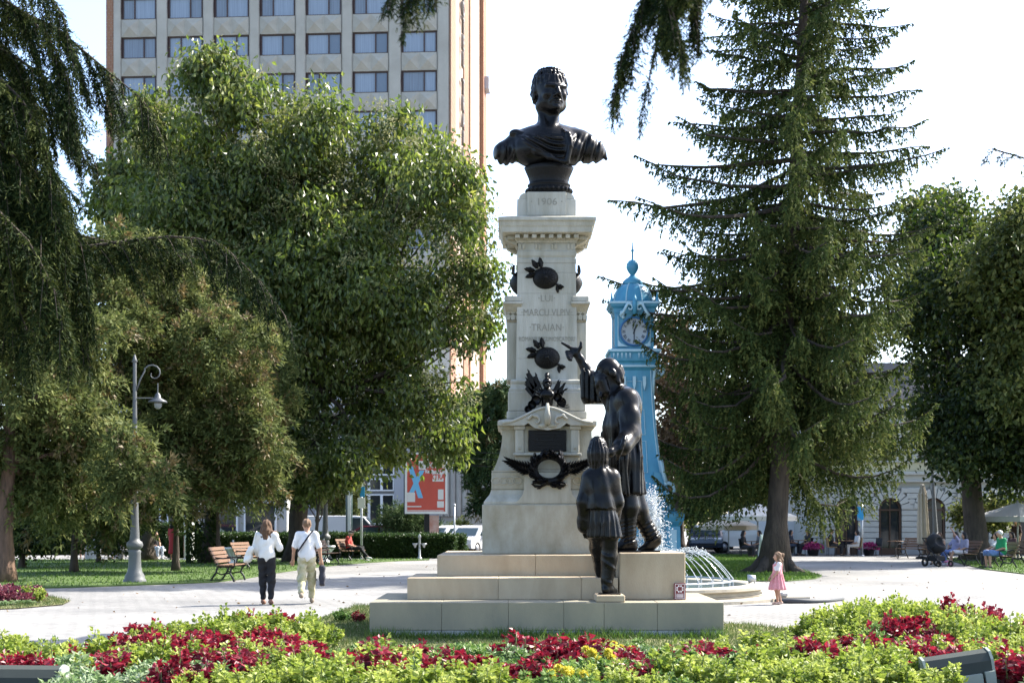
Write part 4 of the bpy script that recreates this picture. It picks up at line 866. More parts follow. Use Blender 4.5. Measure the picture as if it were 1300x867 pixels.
# low brick wall and pale shops seen under the yews
sh = empty('shop_row', (gx(60, 92), 92, 0), 0, 'low pale shopfront row glimpsed under the yew branches', 'building')
MB().bb(0, 15.5, .3, 8, 0, 5.2).build('wall', m_wall_w, sh)
for k in range(6):
    wn = rect_frame(2.1, 2.2, .1, .0, .3).build('window', m_white, sh, (1.3 + k * 2.5, 0, 1.9)); q = MB(); q.bb(-.95, .95, .1, .13, -1, 1); q.build('pane', m_glass, wn)
MB().bb(0, 15.5, -.6, .3, 3.6, 4.2).build('awning', m_wall_w, sh); MB().bb(0, 15.5, -.05, .3, 0, .7).build('brick_base', m_brick, sh)
# ------------------------------------------------------------------ trees
lm_broad = leafmat('broad_leaf', (.035, .06, .016), (.11, .15, .035), (.27, .28, .10), .5, .34, .5, (1.25, 1.3, .7))
lm_seed = leafmat('seed_cluster', (.19, .20, .08), (.28, .275, .12), (.38, .35, .19), .35, .6)
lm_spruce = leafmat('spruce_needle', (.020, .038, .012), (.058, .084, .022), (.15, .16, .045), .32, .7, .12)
lm_spruce_shaded = leafmat('shaded_spruce_needle', (.005, .013, .004), (.014, .028, .007), (.085, .10, .024), .18, .7, .1)  # spruce greens darkened so the backlit shade on the near boughs is in the colour
lm_yew = leafmat('yew_needle', (.04, .06, .018), (.125, .15, .045), (.27, .265, .095), .38, .65, .15)
lm_yew_br = leafmat('brown_yew_needle', (.10, .075, .03), (.16, .12, .045), (.24, .17, .07), .25, .6)
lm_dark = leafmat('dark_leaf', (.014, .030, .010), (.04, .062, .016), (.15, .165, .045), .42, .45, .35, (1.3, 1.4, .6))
lm_lime = leafmat('lime_leaf', (.025, .045, .012), (.10, .125, .028), (.27, .265, .085), .45, .45, .35)
lm_aut = leafmat('russet_leaf', (.07, .05, .02), (.14, .09, .045), (.22, .13, .07), .35, .6)
lm_pine = leafmat('pine_needle', (.02, .045, .018), (.06, .095, .03), (.13, .16, .055), .25, .65, .15)
lm_hedge = leafmat('hedge_leaf', (.02, .045, .012), (.045, .085, .02), (.09, .14, .03), .3, .45)

def limb(p0, p1, r0, r1, rng, n=6, wob=.08):
    p0, p1 = np.array(p0, float), np.array(p1, float); L = np.linalg.norm(p1 - p0); pts = []
    for i in range(n + 1):
        t = i / n; o = rng.normal(0, wob * L * .3, 3) * math.sin(PI * t); pts.append(p0 + (p1 - p0) * t + o + np.array((0, 0, -.06 * L * math.sin(PI * t))))
    return pts, [r0 + (r1 - r0) * i / n for i in range(n + 1)]
def trunk_mesh(base, top, r0, r1, rng, flare=1.7, n=10, wob=.03):
    b, t_ = np.array(base, float), np.array(top, float); pts = []; rs = []; H = np.linalg.norm(t_ - b)
    for i in range(n + 1):
        t = i / n; pts.append(b + (t_ - b) * t + rng.normal(0, wob * r0 * 4, 3) * np.array((1, 1, 0)) * math.sin(PI * t)); rs.append((r0 + (r1 - r0) * t) * (1 + (flare - 1) * math.exp(-t * H / .45)))
    mb = MB(); mb.tube(pts, rs, 14); return mb, pts
def sublobes(lobes, rng, k=11, rs=(.32, .52), off=.78):
    out = []
    for c, r in lobes:
        for u_ in unit(rng.normal(size=(k, 3)) + np.array((0, -.15, .15))): s_ = rng.uniform(*rs); out.append((tuple(np.array(c) + u_ * np.array(r) * off * rng.uniform(.75, 1.15)), tuple(x * s_ * y for x, y in zip(r, (1, 1, .82)))))
    return out
def lobe_leaves(lobes, n, L, W, rng, per=26, sig=.38, droop=.9, shell=.55, tvar=.16, sq=1.0):
    """clustered leaves in ellipsoid lobes [(centre, (rx,ry,rz))]"""
    if lobes[0][1][0] > .5: lobes = sublobes(lobes, rng)
    wts = np.array([r[0] * r[2] for _, r in lobes]); wts = wts / wts.sum(); out = []
    for (c, r), w_ in zip(lobes, wts):
        k = max(3, int(n * w_ / per)); u_ = unit(rng.normal(size=(k, 3))); rad = shell + (1.06 - shell) * rng.random(k) ** .6; rad *= np.where(rng.random(k) < .26, rng.uniform(1.05, 1.4, k), 1)
        cc = np.array(c) + u_ * rad[:, None] * np.array(r); ct = rng.normal(.42, tvar, k)
        idx = np.repeat(np.arange(k), per); m = len(idx); P = cc[idx] + rng.normal(0, sig, (m, 3)) * np.array((1, 1, .75))
        D = rng.normal(0, .55, (m, 3)) + u_[idx] * .45; D[:, 2] -= droop
        out.append(leaves(P, D, L * rng.uniform(.65, 1.25, m), W * rng.uniform(.7, 1.2, m), np.clip(ct[idx] + rng.normal(0, .16, m), 0, 1), .2, rng))
    return merge(out)
def broad_tree(name, label, base, trunk_top, r0, lobes, n, L, W, m, seed, mbark=m_bark, cat='tree', group=None, seeds=0, **kw):
    rng = np.random.default_rng(seed); e = empty(name, base, 0, label, cat, group); inv = Matrix.Translation(-Vector(base))
    mb, _ = trunk_mesh(base, trunk_top, r0, r0 * .55, rng); t_ = mb.build('trunk', mbark, e); t_.matrix_parent_inverse = inv
    for c, r in lobes[::1]:
        s = np.array(base) + (np.array(trunk_top) - np.array(base)) * rng.uniform(.55, 1.0); pts, rs = limb(s, np.array(c) + rng.normal(0, .3, 3), r0 * .33, r0 * .07, rng)
        q = MB(); q.tube(pts, rs, 7); q.build('limb', mbark, t_)
        for k in range(3):
            i = rng.integers(2, 6); pp, r2 = limb(pts[i], np.array(c) + rng.normal(0, 1, 3) * np.array(r) * .55, rs[i] * .6, .015, rng, 4); q = MB(); q.tube(pp, r2, 5); q.build('bough', mbark, t_)
    V, F_, T = lobe_leaves(lobes, n, L, W, rng, **kw); o = link('crown', npmesh('crown', V, F_, m, T), e); o.matrix_parent_inverse = inv
    if seeds:
        V, F_, T = lobe_leaves([(c, tuple(x * 1.05 for x in r)) for c, r in lobes], seeds, .13, .06, rng, per=34, sig=.22, droop=.0, shell=.88); o = link('seed_clusters', npmesh('seed_clusters', V, F_, lm_seed, T), e); o.matrix_parent_inverse = inv; tag(o, kind='stuff')
    return e
def lobes_px(lst, d, dep=.9, rng=np.random.default_rng(2), spread=2.0, flat=1.0):
    out = []
    for cx, cy, r, *dv in lst: dd = dv[0] if dv else d + rng.uniform(-spread, spread); s = dd / FPX; out.append((tuple(at(cx, cy, dd)), (r * s, r * s * dep, r * s * flat)))
    return out

# ---- big leafy tree left of the monument
DT = 58.0
LB = [(262, 92, 30), (285, 130, 58), (205, 205, 62), (330, 160, 62), (420, 175, 66), (500, 195, 55), (545, 235, 55), (590, 305, 46), (612, 350, 34), (450, 290, 95), (340, 290, 100), (225, 300, 80), (545, 400, 70), (450, 410, 90), (340, 420, 90), (596, 415, 34), (500, 505, 58), (420, 520, 66), (548, 500, 48), (560, 560, 26), (480, 560, 40), (330, 520, 66), (160, 225, 30), (160, 290, 45), (415, 590, 34), (150, 262, 40), (245, 235, 62), (190, 150, 30), (480, 350, 80), (385, 330, 85), (300, 350, 80), (400, 245, 70), (385, 470, 70), (300, 230, 60)]
broad_tree('leafy_tree', 'large broad leafy tree with pale seed clusters in front of the hotel', (gx(378, DT), DT, 0), tuple(at(385, 420, DT)), .42, lobes_px(LB, DT), 102000, .30, .155, lm_broad, 21, seeds=36000, sig=.36, droop=1.1, per=30)
# low leafy sapling stems right of it
broad_tree('young_tree', 'slender young tree with several thin stems beside the dark trunk', (gx(400, 55), 55, 0), tuple(at(404, 640, 55)), .09, lobes_px([(395, 615, 22), (425, 600, 26), (380, 600, 20), (440, 585, 24)], 55, spread=.8), 2600, .26, .15, lm_broad, 5, sig=.3, droop=1.0)

# ---- conifer branches
def resample(path, step):
    p = np.array([tuple(q) for q in path], float); s = np.concatenate([[0], np.cumsum(np.linalg.norm(np.diff(p, axis=0), axis=1))]); n = max(3, int(s[-1] / step)); u_ = np.linspace(0, s[-1], n)
    return np.stack([np.interp(u_, s, p[:, i]) for i in range(3)], 1), u_ / s[-1], s[-1]
def conifer_branch(path, rng, step, tl, hang, SL, SW, dens, tip=.35, start=.12, tv=.42, curl=.5, tsd=.14):
    """twigs to both sides and below a branch, each set with needle sprigs; returns P, D, L, W, tint"""
    P, t, Ltot = resample(path, step); T = unit(np.gradient(P, axis=0)); n = len(P); k = t > start; P, T, t = P[k], T[k], t[k]; n = len(P)
    side = np.stack([T[:, 1], -T[:, 0], np.zeros(n)], 1); side = unit(side); o = []
    for s_ in (-1, 1, 0):
        m = n; h = hang if s_ else min(1, hang + .5)
        D = side * s_ * (1.15 - h) + T * rng.uniform(.25, .8, (m, 1)) + np.array((0, 0, -1.0)) * h + rng.normal(0, .22, (m, 3)); D = unit(D)
        ln = tl * np.sin(np.clip(t * .93 + .12, 0, 1) * PI) ** .5 * rng.uniform(.45, 1.15, m) * (tip + (1 - tip) * np.clip((1 - t) * 2.2, 0, 1)); 
        K = max(3, int(tl * dens)); u_ = (np.arange(K) + rng.random((m, K))) / K
        bend = np.array((0, 0, -1.0)) * (u_ ** 2)[..., None] * curl * ln[:, None, None]
        Q = P[:, None] + D[:, None] * (u_ * ln[:, None])[..., None] + bend; TD = unit(D[:, None] + np.array((0, 0, -2.0)) * u_[..., None] * curl)
        keep = rng.random((m, K)) < np.clip(ln[:, None] / tl * 1.15, .15, 1); ND = unit(TD * .75 + rng.normal(0, .42, Q.shape)); ct = rng.normal(tv, .1, m)
        tt = np.clip(ct[:, None] + rng.normal(0, tsd, (m, K)) + .28 * (u_ > .8), 0, 1)
        o.append((Q[keep], ND[keep], tt[keep]))
    Q = np.concatenate([a[0] for a in o]); D = np.concatenate([a[1] for a in o]); tt = np.concatenate([a[2] for a in o]); m = len(Q)
    return Q, D, SL * rng.uniform(.7, 1.25, m), SW * rng.uniform(.8, 1.2, m), tt
def gather(parts, rng, fold):
    Q, D, L, W, T = (np.concatenate([p[i] for p in parts]) for i in range(5))
    if not fold:
        n = len(Q); S_ = unit(np.cross(D, rng.normal(size=(n, 3)))) * (W * .6)[:, None]; V = np.empty((n, 3, 3)); V[:, 0] = Q - S_; V[:, 1] = Q + S_; V[:, 2] = Q + D * L[:, None]
        return V.reshape(-1, 3), np.arange(3 * n).reshape(n, 3), np.repeat(T, 3)
    return leaves(Q, D, L, W, T, fold, rng)

# ---- tall spruce to the right of the monument
rng = np.random.default_rng(31); DS = 45.0; sb = Vector((gx(983, DS), DS, 0)); stp = Vector((gx(1016, DS) + .5, DS, 25.5))
spr = empty('spruce_tree', sb, 0, 'tall spruce with drooping branches right of the blue clock tower', 'tree'); inv = Matrix.Translation(-sb)
mb, tp = trunk_mesh(sb, stp, .35, .03, rng, 1.75, 16, .012); o = mb.build('trunk', m_bark, spr); o.matrix_parent_inverse = inv
for k in range(7):
    a = k * .9 + .3; q = MB(); q.tube([sb + Vector((math.cos(a) * .3, math.sin(a) * .3, .5)), sb + Vector((math.cos(a) * .65, math.sin(a) * .65, .12)), sb + Vector((math.cos(a) * 1.15, math.sin(a) * 1.15, -.03))], [.2, .17, .07], 8); q.build('root', m_bark, o)
def tx(z): t = z / 25.5; return sb + (stp - sb) * t
prof_z, prof_r = [2.0, 3.2, 4.5, 6, 9, 12, 14.5, 16.5, 18.5, 22, 25.5], [2.2, 3.3, 4.1, 4.5, 4.5, 4.4, 4.1, 3.6, 2.9, 1.6, .2]
parts = []; br = MB(); z = 4.2; wi = 0
while z < 24.5:
    nb = 7 if z < 12 else 5
    for k in range(nb):
        a = 2 * PI * (k + rng.uniform(-.25, .25)) / nb + wi * 1.3; zb = z + rng.uniform(-.22, .22); L = np.interp(zb, prof_z, prof_r) * rng.uniform(.72, 1.12)
        if zb < 5.4 and math.sin(a) < -.35: continue
        if 7.5 < zb < 14 and math.cos(a) < -.75: L *= 1.22
        s = tx(zb); dr = Vector((math.cos(a), math.sin(a), 0)); lowf = np.clip((14 - zb) / 10, 0, 1); sag = rng.uniform(.55, 1.5); pts = []
        for t in np.linspace(0, 1, 8): pts.append(s + dr * (L * t) + Vector((0, 0, L * (-.10 - .28 * lowf) * math.sin(t * 1.9) * sag + L * (.10 + .12 * lowf) * t ** 3 + (1 - lowf) * .16 * L * t * (1 - t))) + Vector((-dr.y, dr.x, 0)) * rng.normal(0, .05) * L * t)
        parts.append(conifer_branch(pts, rng, .10 if zb < 10 else .118, .72 + .26 * lowf, .55 + .20 * lowf, .145, .06, 19, tip=.72, curl=.45 + .25 * lowf, tv=.42, start=.08))
        br.tube(pts, [.075 * (L / 4.5) * (1 - .9 * t) + .004 for t in np.linspace(0, 1, 8)], 5)
    z += .46 if z < 12 else .50; wi += 1
o = br.build('branches', m_bark, spr); o.matrix_parent_inverse = inv; tag(o, kind='stuff')
V, F_, T = gather(parts, rng, 0); o = link('needles', npmesh('needles', V, F_, lm_spruce, T), spr); o.matrix_parent_inverse = inv; tag(o, kind='stuff')
print('spruce tris', len(F_))

# ---- near spruces whose branches hang into the picture
NT = []
def near_spruce(label, base, h, tops, paths, seed, SL, SW, dens, step, tl, hang, rb=.28, sec=.13):
    rng = np.random.default_rng(seed); e = empty('spruce_tree', base, 0, label, 'tree'); inv = Matrix.Translation(-Vector(base))
    mb, _ = trunk_mesh(base, (base[0], base[1], h), rb, .05, rng, 1.5, 10, .01); mb.build('trunk', m_bark, e).matrix_parent_inverse = inv
    for i, (pts, tl_, hg, mult) in enumerate(paths):
        s = Vector((base[0], base[1], pts[0].z + .25)); full = [s] + pts; q = MB(); fp, _, Lb = resample(full, .25); q.tube([Vector(p) for p in fp], [max(.006, .04 * (1 - t)) for t in np.linspace(0, 1, len(fp))], 6); b_ = q.build('branch', m_bark, e); b_.matrix_parent_inverse = inv
        cl_ = [conifer_branch(full, rng, step * 1.3, (tl_ or tl) * .5, .05, SL, SW, dens, tip=.6, curl=.2, start=.25, tv=.6)]
        sp, ts, Ls = resample(full, sec / mult); Tn = unit(np.gradient(sp, axis=0)); tw = MB()
        for p, tt, tn in zip(sp, ts, Tn):
            if tt < .22 or rng.random() < .25: continue
            for s_ in (-1, 1):
                sd_ = unit(np.array((tn[1], -tn[0], 0)) * s_ + 1e-6); hg_ = np.clip(hg + rng.normal(0, .16), .2, 1.1); d0 = unit(sd_ * (1.1 - hg_) + tn * rng.uniform(.3, .9) + np.array((0, 0, -.55 * hg_)) + rng.normal(0, .15, 3)); ln = (tl_ or tl) * rng.uniform(.2, 1.35) * (1 - .55 * max(0, tt - .75) / .25)
                path = [p + d0 * ln * u_ * (1 - .25 * u_) + np.array((0, 0, -hg_ * ln * .75 * u_ ** 1.8)) for u_ in np.linspace(0, 1, 6)]
                cl_.append(conifer_branch(path, rng, step, ln * .30 + .03, .35, SL, SW, dens, tip=.45, curl=.25, start=.02, tv=float(np.clip(rng.normal(.42, .12), .15, .75))))
                tw.tube([Vector(x) for x in path], [.006 * (1 - .7 * k / 5) * (SL / .06) for k in range(6)], 3, cap=False)
        tw_o = tw.build('twigs', m_bark, b_); tw_o['kind'] = 'stuff'
        part = tuple(np.concatenate([c[i_] for c in cl_]) for i_ in range(5)); NT.append(len(part[0]))
        V, F_, T = gather([part], rng, 0); o = link('needles', npmesh('needles', V, F_, lm_spruce_shaded, T), b_); o['kind'] = 'stuff'
    return e
def pth(d, *pp, dd=0): n = len(pp); return [at(x, y, d + dd * i / max(1, n - 1)) for i, (x, y) in enumerate(pp)]
near_paths = [
    (pth(14, (-90, -40), (0, 5), (70, 35), (130, 85), (185, 130), (212, 190)), .55, .80, 1.5),
    (pth(14, (-90, 310), (0, 330), (120, 312), (210, 300), (275, 305), (325, 350), (372, 415)), .5, .62, 2.2),
    (pth(14.3, (-90, 290), (60, 290), (150, 310), (230, 322), (300, 340)), .45, .7, 1.7),
    (pth(13.2, (-110, 60), (-20, 80), (40, 140), (70, 230), (85, 300)), .7, .75, 2.8),
    (pth(13.6, (-110, 150), (0, 180), (70, 240), (100, 300), (105, 380)), .7, .75, 2.8),
    (pth(12.8, (-110, 220), (-20, 250), (40, 310), (75, 380), (90, 450)), .6, .75, 2.8),
    (pth(13.9, (-110, 40), (0, 60), (60, 100), (95, 170), (110, 210)), .5, .8, 1.4),
    (pth(13.4, (-110, -40), (-10, -10), (50, 30), (85, 90), (95, 150)), .6, .8, 1.6),
    (pth(13.0, (-110, 280), (-40, 310), (10, 360), (35, 420), (40, 455)), .5, .8, 2.6),
    (pth(14.4, (-100, 100), (0, 110), (70, 150), (120, 200), (125, 230)), .35, .7, .9),
    (pth(13.3, (-110, -90), (-20, -70), (50, -30), (80, 20), (90, 60)), .6, .8, 1.4),
    (pth(13.8, (-110, 330), (-10, 350), (60, 380), (100, 420), (110, 440)), .5, .85, 1.4),
    (pth(13.1, (-115, 120), (-30, 150), (20, 200), (50, 280), (60, 350)), .7, .8, 2.6),
    (pth(14.2, (-110, -20), (-20, 30), (30, 90), (60, 180), (70, 250)), .6, .85, 2.4), (pth(14.0, (-110, 90), (-20, 120), (30, 190), (60, 270), (80, 330)), .65, .85, 2.4), (pth(14.3, (-110, 190), (-20, 220), (40, 280), (70, 340), (95, 410)), .6, .85, 2.4), (pth(14.5, (-110, 20), (-40, 60), (10, 130), (35, 220), (40, 300)), .65, .85, 2.4), (pth(14.1, (-110, 260), (-40, 300), (0, 350), (20, 400), (60, 440)), .55, .85, 2.4),
    ([Vector((-8, 12.5, 4.2)), Vector((-9, 11, 4.0)), Vector((-9.8, 10, 3.9))], .5, .7, .6)]
NB = (-7.0, 13.6, 0)
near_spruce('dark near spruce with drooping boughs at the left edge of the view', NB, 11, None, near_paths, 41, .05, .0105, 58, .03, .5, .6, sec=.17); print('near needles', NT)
over_paths = [
    (pth(7.2, (1010, -330), (930, -200), (880, -90), (850, -10), (838, 40), (825, 95)), .42, .72, 3.0),
    (pth(7.0, (960, -260), (900, -130), (860, -50), (845, 0), (868, 60)), .34, .75, 2.6),
    (pth(7.3, (990, -260), (920, -150), (870, -70), (820, -10), (795, 60), (782, 120)), .34, .72, 2.6),
    (pth(7.4, (1000, -200), (940, -110), (900, -50), (880, 0), (885, 40)), .30, .72, 2.4),
    (pth(7.1, (800, -340), (680, -230), (590, -110), (535, -30), (512, 15)), .30, .65, 2.6),
    (pth(7.0, (720, -250), (630, -150), (570, -60), (545, -15), (552, 10)), .24, .65, 2.2),
    (pth(7.0, (620, -180), (560, -90), (515, -30), (490, 5)), .24, .65, 2.2),
    (pth(9.0, (1700, 60), (1520, 140), (1400, 190), (1310, 205), (1262, 190)), .22, .45, 1.3)]
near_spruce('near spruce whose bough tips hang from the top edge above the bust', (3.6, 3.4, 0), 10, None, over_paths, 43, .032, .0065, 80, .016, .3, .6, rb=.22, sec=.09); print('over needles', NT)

# ---- yews on the left lawn
def yew(name, label, base, ttop, r0, lst, d, n, seed, m=lm_yew, mb_=m_bark2, brown=.09, spread=1.2, L=.15, W=.062):
    rng = np.random.default_rng(seed); e = empty(name, base, 0, label, 'tree'); inv = Matrix.Translation(-Vector(base)); mb, _ = trunk_mesh(base, ttop, r0, r0 * .6, rng); t_ = mb.build('trunk', mb_, e); t_.matrix_parent_inverse = inv
    lb = lobes_px(lst, d, .85, rng, spread); lb0 = lb
    for c, r in lb:
        s = np.array(base) + (np.array(ttop) - np.array(base)) * rng.uniform(.6, 1); pts, rs = limb(s, c, r0 * .4, .02, rng); q = MB(); q.tube(pts, rs, 6); q.build('limb', mb_, t_)
    lb = sublobes(lb, rng, 9, (.30, .5), .8)
    wts = np.array([r[0] * r[2] for _, r in lb]); wts /= wts.sum(); P_, D_, T_, B_ = [], [], [], []
    for (c, r), w_ in zip(lb, wts):
        K = 34; k = max(4, int(n * 1.75 * w_ / K)); u_ = unit(rng.normal(size=(k, 3))); rad = .55 + .5 * rng.random(k) ** .5; cc = np.array(c) + u_ * rad[:, None] * np.array(r)
        ax = unit(u_ * .9 + np.array((0, 0, -.28)) + rng.normal(0, .35, (k, 3))); ln = rng.uniform(.3, .75, k); uu = rng.random((k, K)); perp = rng.normal(0, 1, (k, K, 3))
        Q = cc[:, None] + ax[:, None] * (uu * ln[:, None])[..., None] + np.array((0, 0, -.38)) * (uu ** 2 * ln[:, None])[..., None] + perp * .06
        D = unit(ax[:, None] * .6 + perp * .5 + np.array((0, 0, -.18))); ct = rng.normal(.42, .15, k); P_.append(Q.reshape(-1, 3)); D_.append(D.reshape(-1, 3)); T_.append(np.clip(ct[:, None] + rng.normal(0, .14, (k, K)), 0, 1).ravel()); B_.append(np.repeat(rng.random(k) < brown, K))
    P, D, T, B = (np.concatenate(a) for a in (P_, D_, T_, B_))
    for nm, sel, mm in (('crown', ~B, m), ('browned_sprays', B, lm_yew_br)):
        if sel.sum() < 10: continue
        k = int(sel.sum()); V, F_, TT = gather([(P[sel], D[sel], L * rng.uniform(.6, 1.3, k), W * rng.uniform(.7, 1.3, k), T[sel])], rng, 0); o = link(nm, npmesh(nm, V, F_, mm, TT), e); o.matrix_parent_inverse = inv
        if nm != 'crown': tag(o, kind='stuff')
    return e
yew('yew_tree', 'old yew with reddish trunk at the left edge of the lawn', (gx(4, 38), 38, 0), tuple(at(14, 520, 38)), .24, [(10, 330, 70), (60, 420, 70), (10, 470, 80), (80, 500, 60), (40, 560, 65), (110, 560, 55), (-40, 560, 60), (110, 420, 50), (70, 610, 45), (125, 610, 42), (30, 620, 35)], 39, 46000, 51)
yew('yew_tree', 'slim-trunked yew standing between the reddish trunk and the lamp post', (gx(94, 45.7), 45.7, 0), tuple(at(95, 600, 45.7)), .10, [(150, 340, 50), (165, 420, 50), (140, 500, 55), (165, 570, 48), (120, 610, 42), (170, 620, 40), (90, 640, 35), (140, 655, 26), (60, 655, 26), (168, 560, 30, 36.6), (190, 600, 28, 36.4), (150, 610, 26, 36.6)], 45, 34000, 52, mb_=m_bark)
yew('yew_tree', 'wide browning yew right of the ornate lamp post', (gx(223, 47), 47, 0), tuple(at(224, 600, 47)), .10, [(200, 360, 50), (240, 400, 55), (290, 440, 50), (230, 470, 55), (290, 500, 50), (320, 540, 45), (240, 540, 55), (200, 580, 50), (280, 580, 55), (325, 590, 42), (225, 620, 40), (345, 560, 24), (175, 640, 26), (290, 625, 26), (205, 420, 50)], 46, 52000, 53, brown=.15, mb_=m_bark)
yew('conifer_tree', 'grey-barked conifer with ivy behind the park bench', (gx(268, 56), 56, 0), tuple(at(272, 560, 56)), .34, [(300, 480, 55), (340, 520, 50), (250, 560, 50), (320, 600, 40), (365, 590, 26), (350, 620, 20)], 54, 14000, 54, mb_=m_bark, brown=.15)
iv = MB(); rng = np.random.default_rng(9)
k = 1500; a = rng.uniform(0, 2 * PI, k); zz_ = rng.uniform(0, 3.4, k); P = np.stack([gx(258, 56) + np.cos(a) * .48, 55.6 + np.sin(a) * .4, zz_], 1); V, F_, T = leaves(P, np.stack([np.cos(a), np.sin(a), -.8 + 0 * a], 1), .16, .13, np.clip(rng.normal(.3, .2, k), 0, 1), .2, rng)
tag(link('ivy', npmesh('ivy', V, F_, lm_dark, T)), 'dark ivy wrapped around the grey conifer trunk behind the bench', 'ivy')
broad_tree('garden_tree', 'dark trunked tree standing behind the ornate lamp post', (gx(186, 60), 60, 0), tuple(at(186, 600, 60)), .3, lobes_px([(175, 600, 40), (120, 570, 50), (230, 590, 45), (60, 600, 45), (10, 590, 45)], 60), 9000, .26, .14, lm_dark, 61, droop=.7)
broad_tree('garden_shrub', 'dark rounded shrub with several stems beside the reddish yew trunk', (gx(28, 50), 50, 0), tuple(at(28, 690, 50)), .10, lobes_px([(25, 670, 26), (55, 680, 24), (0, 675, 24), (45, 655, 22), (85, 682, 16)], 50, spread=.6), 9000, .16, .09, lm_dark, 62, cat='shrub', sig=.22, droop=.4)
broad_tree('garden_shrub', 'dark low shrub left of the slim trunk in the yew shade', (gx(125, 57), 57, 0), tuple(at(125, 690, 57)), .08, lobes_px([(110, 668, 22), (140, 675, 22), (165, 672, 16), (85, 668, 18)], 57, spread=.6), 6000, .16, .09, lm_dark, 63, cat='shrub', sig=.22, droop=.4)

# ---- trees on the right
DR = 60.0
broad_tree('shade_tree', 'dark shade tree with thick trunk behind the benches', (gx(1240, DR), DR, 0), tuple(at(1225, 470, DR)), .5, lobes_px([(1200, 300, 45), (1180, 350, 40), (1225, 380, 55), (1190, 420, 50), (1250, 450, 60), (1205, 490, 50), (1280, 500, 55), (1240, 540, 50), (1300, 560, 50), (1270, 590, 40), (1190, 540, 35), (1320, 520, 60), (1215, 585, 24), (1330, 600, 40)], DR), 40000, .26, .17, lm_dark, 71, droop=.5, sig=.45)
broad_tree('shade_tree', 'sunlit topped tree at the right edge above the cafe parasol', (gx(1345, 56), 56, 0), tuple(at(1340, 440, 56)), .42, lobes_px([(1290, 300, 45), (1330, 290, 50), (1275, 360, 50), (1310, 380, 60), (1350, 360, 60), (1290, 440, 55), (1340, 470, 60), (1300, 500, 40)], 56), 26000, .26, .17, lm_lime, 72, droop=.5, sig=.45)
broad_tree('shade_tree', 'pale green tree rising behind the spruce at its right', (gx(1190, 74), 74, 0), tuple(at(1190, 400, 74)), .4, lobes_px([(1190, 262, 26), (1205, 300, 38), (1170, 310, 34), (1215, 350, 40), (1180, 380, 45), (1165, 270, 20), (1225, 300, 26)], 74), 12000, .30, .2, lm_lime, 73, droop=.5, sig=.45)
broad_tree('small_tree', 'bright green sapling behind the thick dark trunk', (gx(1262, 64), 64, 0), tuple(at(1262, 670, 64)), .06, lobes_px([(1262, 645, 16), (1225, 650, 14), (1268, 660, 12), (1245, 660, 14)], 64, spread=.5), 3000, .2, .13, lm_lime, 74, sig=.25, droop=.4)
for i, (px, d, lst, lm, lab) in enumerate(((862, 82, [(850, 430, 30), (870, 470, 40), (850, 510, 36), (880, 540, 40), (855, 570, 34), (845, 470, 24)], lm_aut, 'russet tree showing between the clock tower and the spruce'),
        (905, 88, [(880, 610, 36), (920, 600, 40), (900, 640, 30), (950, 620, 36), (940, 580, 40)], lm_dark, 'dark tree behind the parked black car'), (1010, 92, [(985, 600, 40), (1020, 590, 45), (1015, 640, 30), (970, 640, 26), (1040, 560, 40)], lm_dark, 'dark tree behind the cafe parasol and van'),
        (880, 96, [(845, 590, 34), (862, 630, 28), (842, 640, 24)], lm_broad, 'green tree low behind the clock tower base'))):
    broad_tree('background_tree', lab, (gx(px, d), d, 0), tuple(at(px, 600, d)), .3, lobes_px(lst, d), 9000, .34, .2, lm, 80 + i, droop=.5, sig=.5)
# ---- conifers beyond the hedge
yew('pine_tree', 'pine showing between the leafy tree and the pedestal', (gx(646, 82), 82, 0), tuple(at(640, 540, 82)), .22, [(620, 505, 20), (600, 520, 16), (635, 530, 22), (608, 545, 20), (590, 570, 18), (615, 585, 24), (632, 600, 18), (600, 605, 14), (622, 630, 14), (608, 640, 12), (640, 500, 16)], 82, 17000, 91, lm_pine, m_bark, brown=.06, L=.30, W=.07)
yew('thuja_shrub', 'bright green conifer bush in front of the billboard post', (gx(506, 74), 74, 0), tuple(at(506, 670, 74)), .07, [(500, 655, 15), (515, 660, 16), (490, 664, 10), (530, 664, 14), (505, 674, 14), (525, 674, 12), (545, 668, 10)], 74, 9000, 92, lm_pine, m_bark, brown=0, spread=.4, L=.16, W=.05)
yew('thuja_tree', 'dull green thuja column left of the road sign', (gx(432, 78), 78, 0), tuple(at(432, 640, 78)), .12, [(432, 610, 16), (425, 635, 16), (440, 640, 16), (432, 665, 16), (448, 620, 12)], 78, 8000, 93, lm_yew, m_bark, brown=.1, spread=.4, L=.2, W=.06)
yew('thuja_shrub', 'light green bush between the billboard and the white car', (gx(578, 76), 76, 0), tuple(at(578, 680, 76)), .05, [(572, 680, 9), (585, 676, 10), (598, 682, 7), (562, 684, 6)], 76, 4000, 94, lm_lime, m_bark, brown=0, spread=.3, L=.14, W=.06)
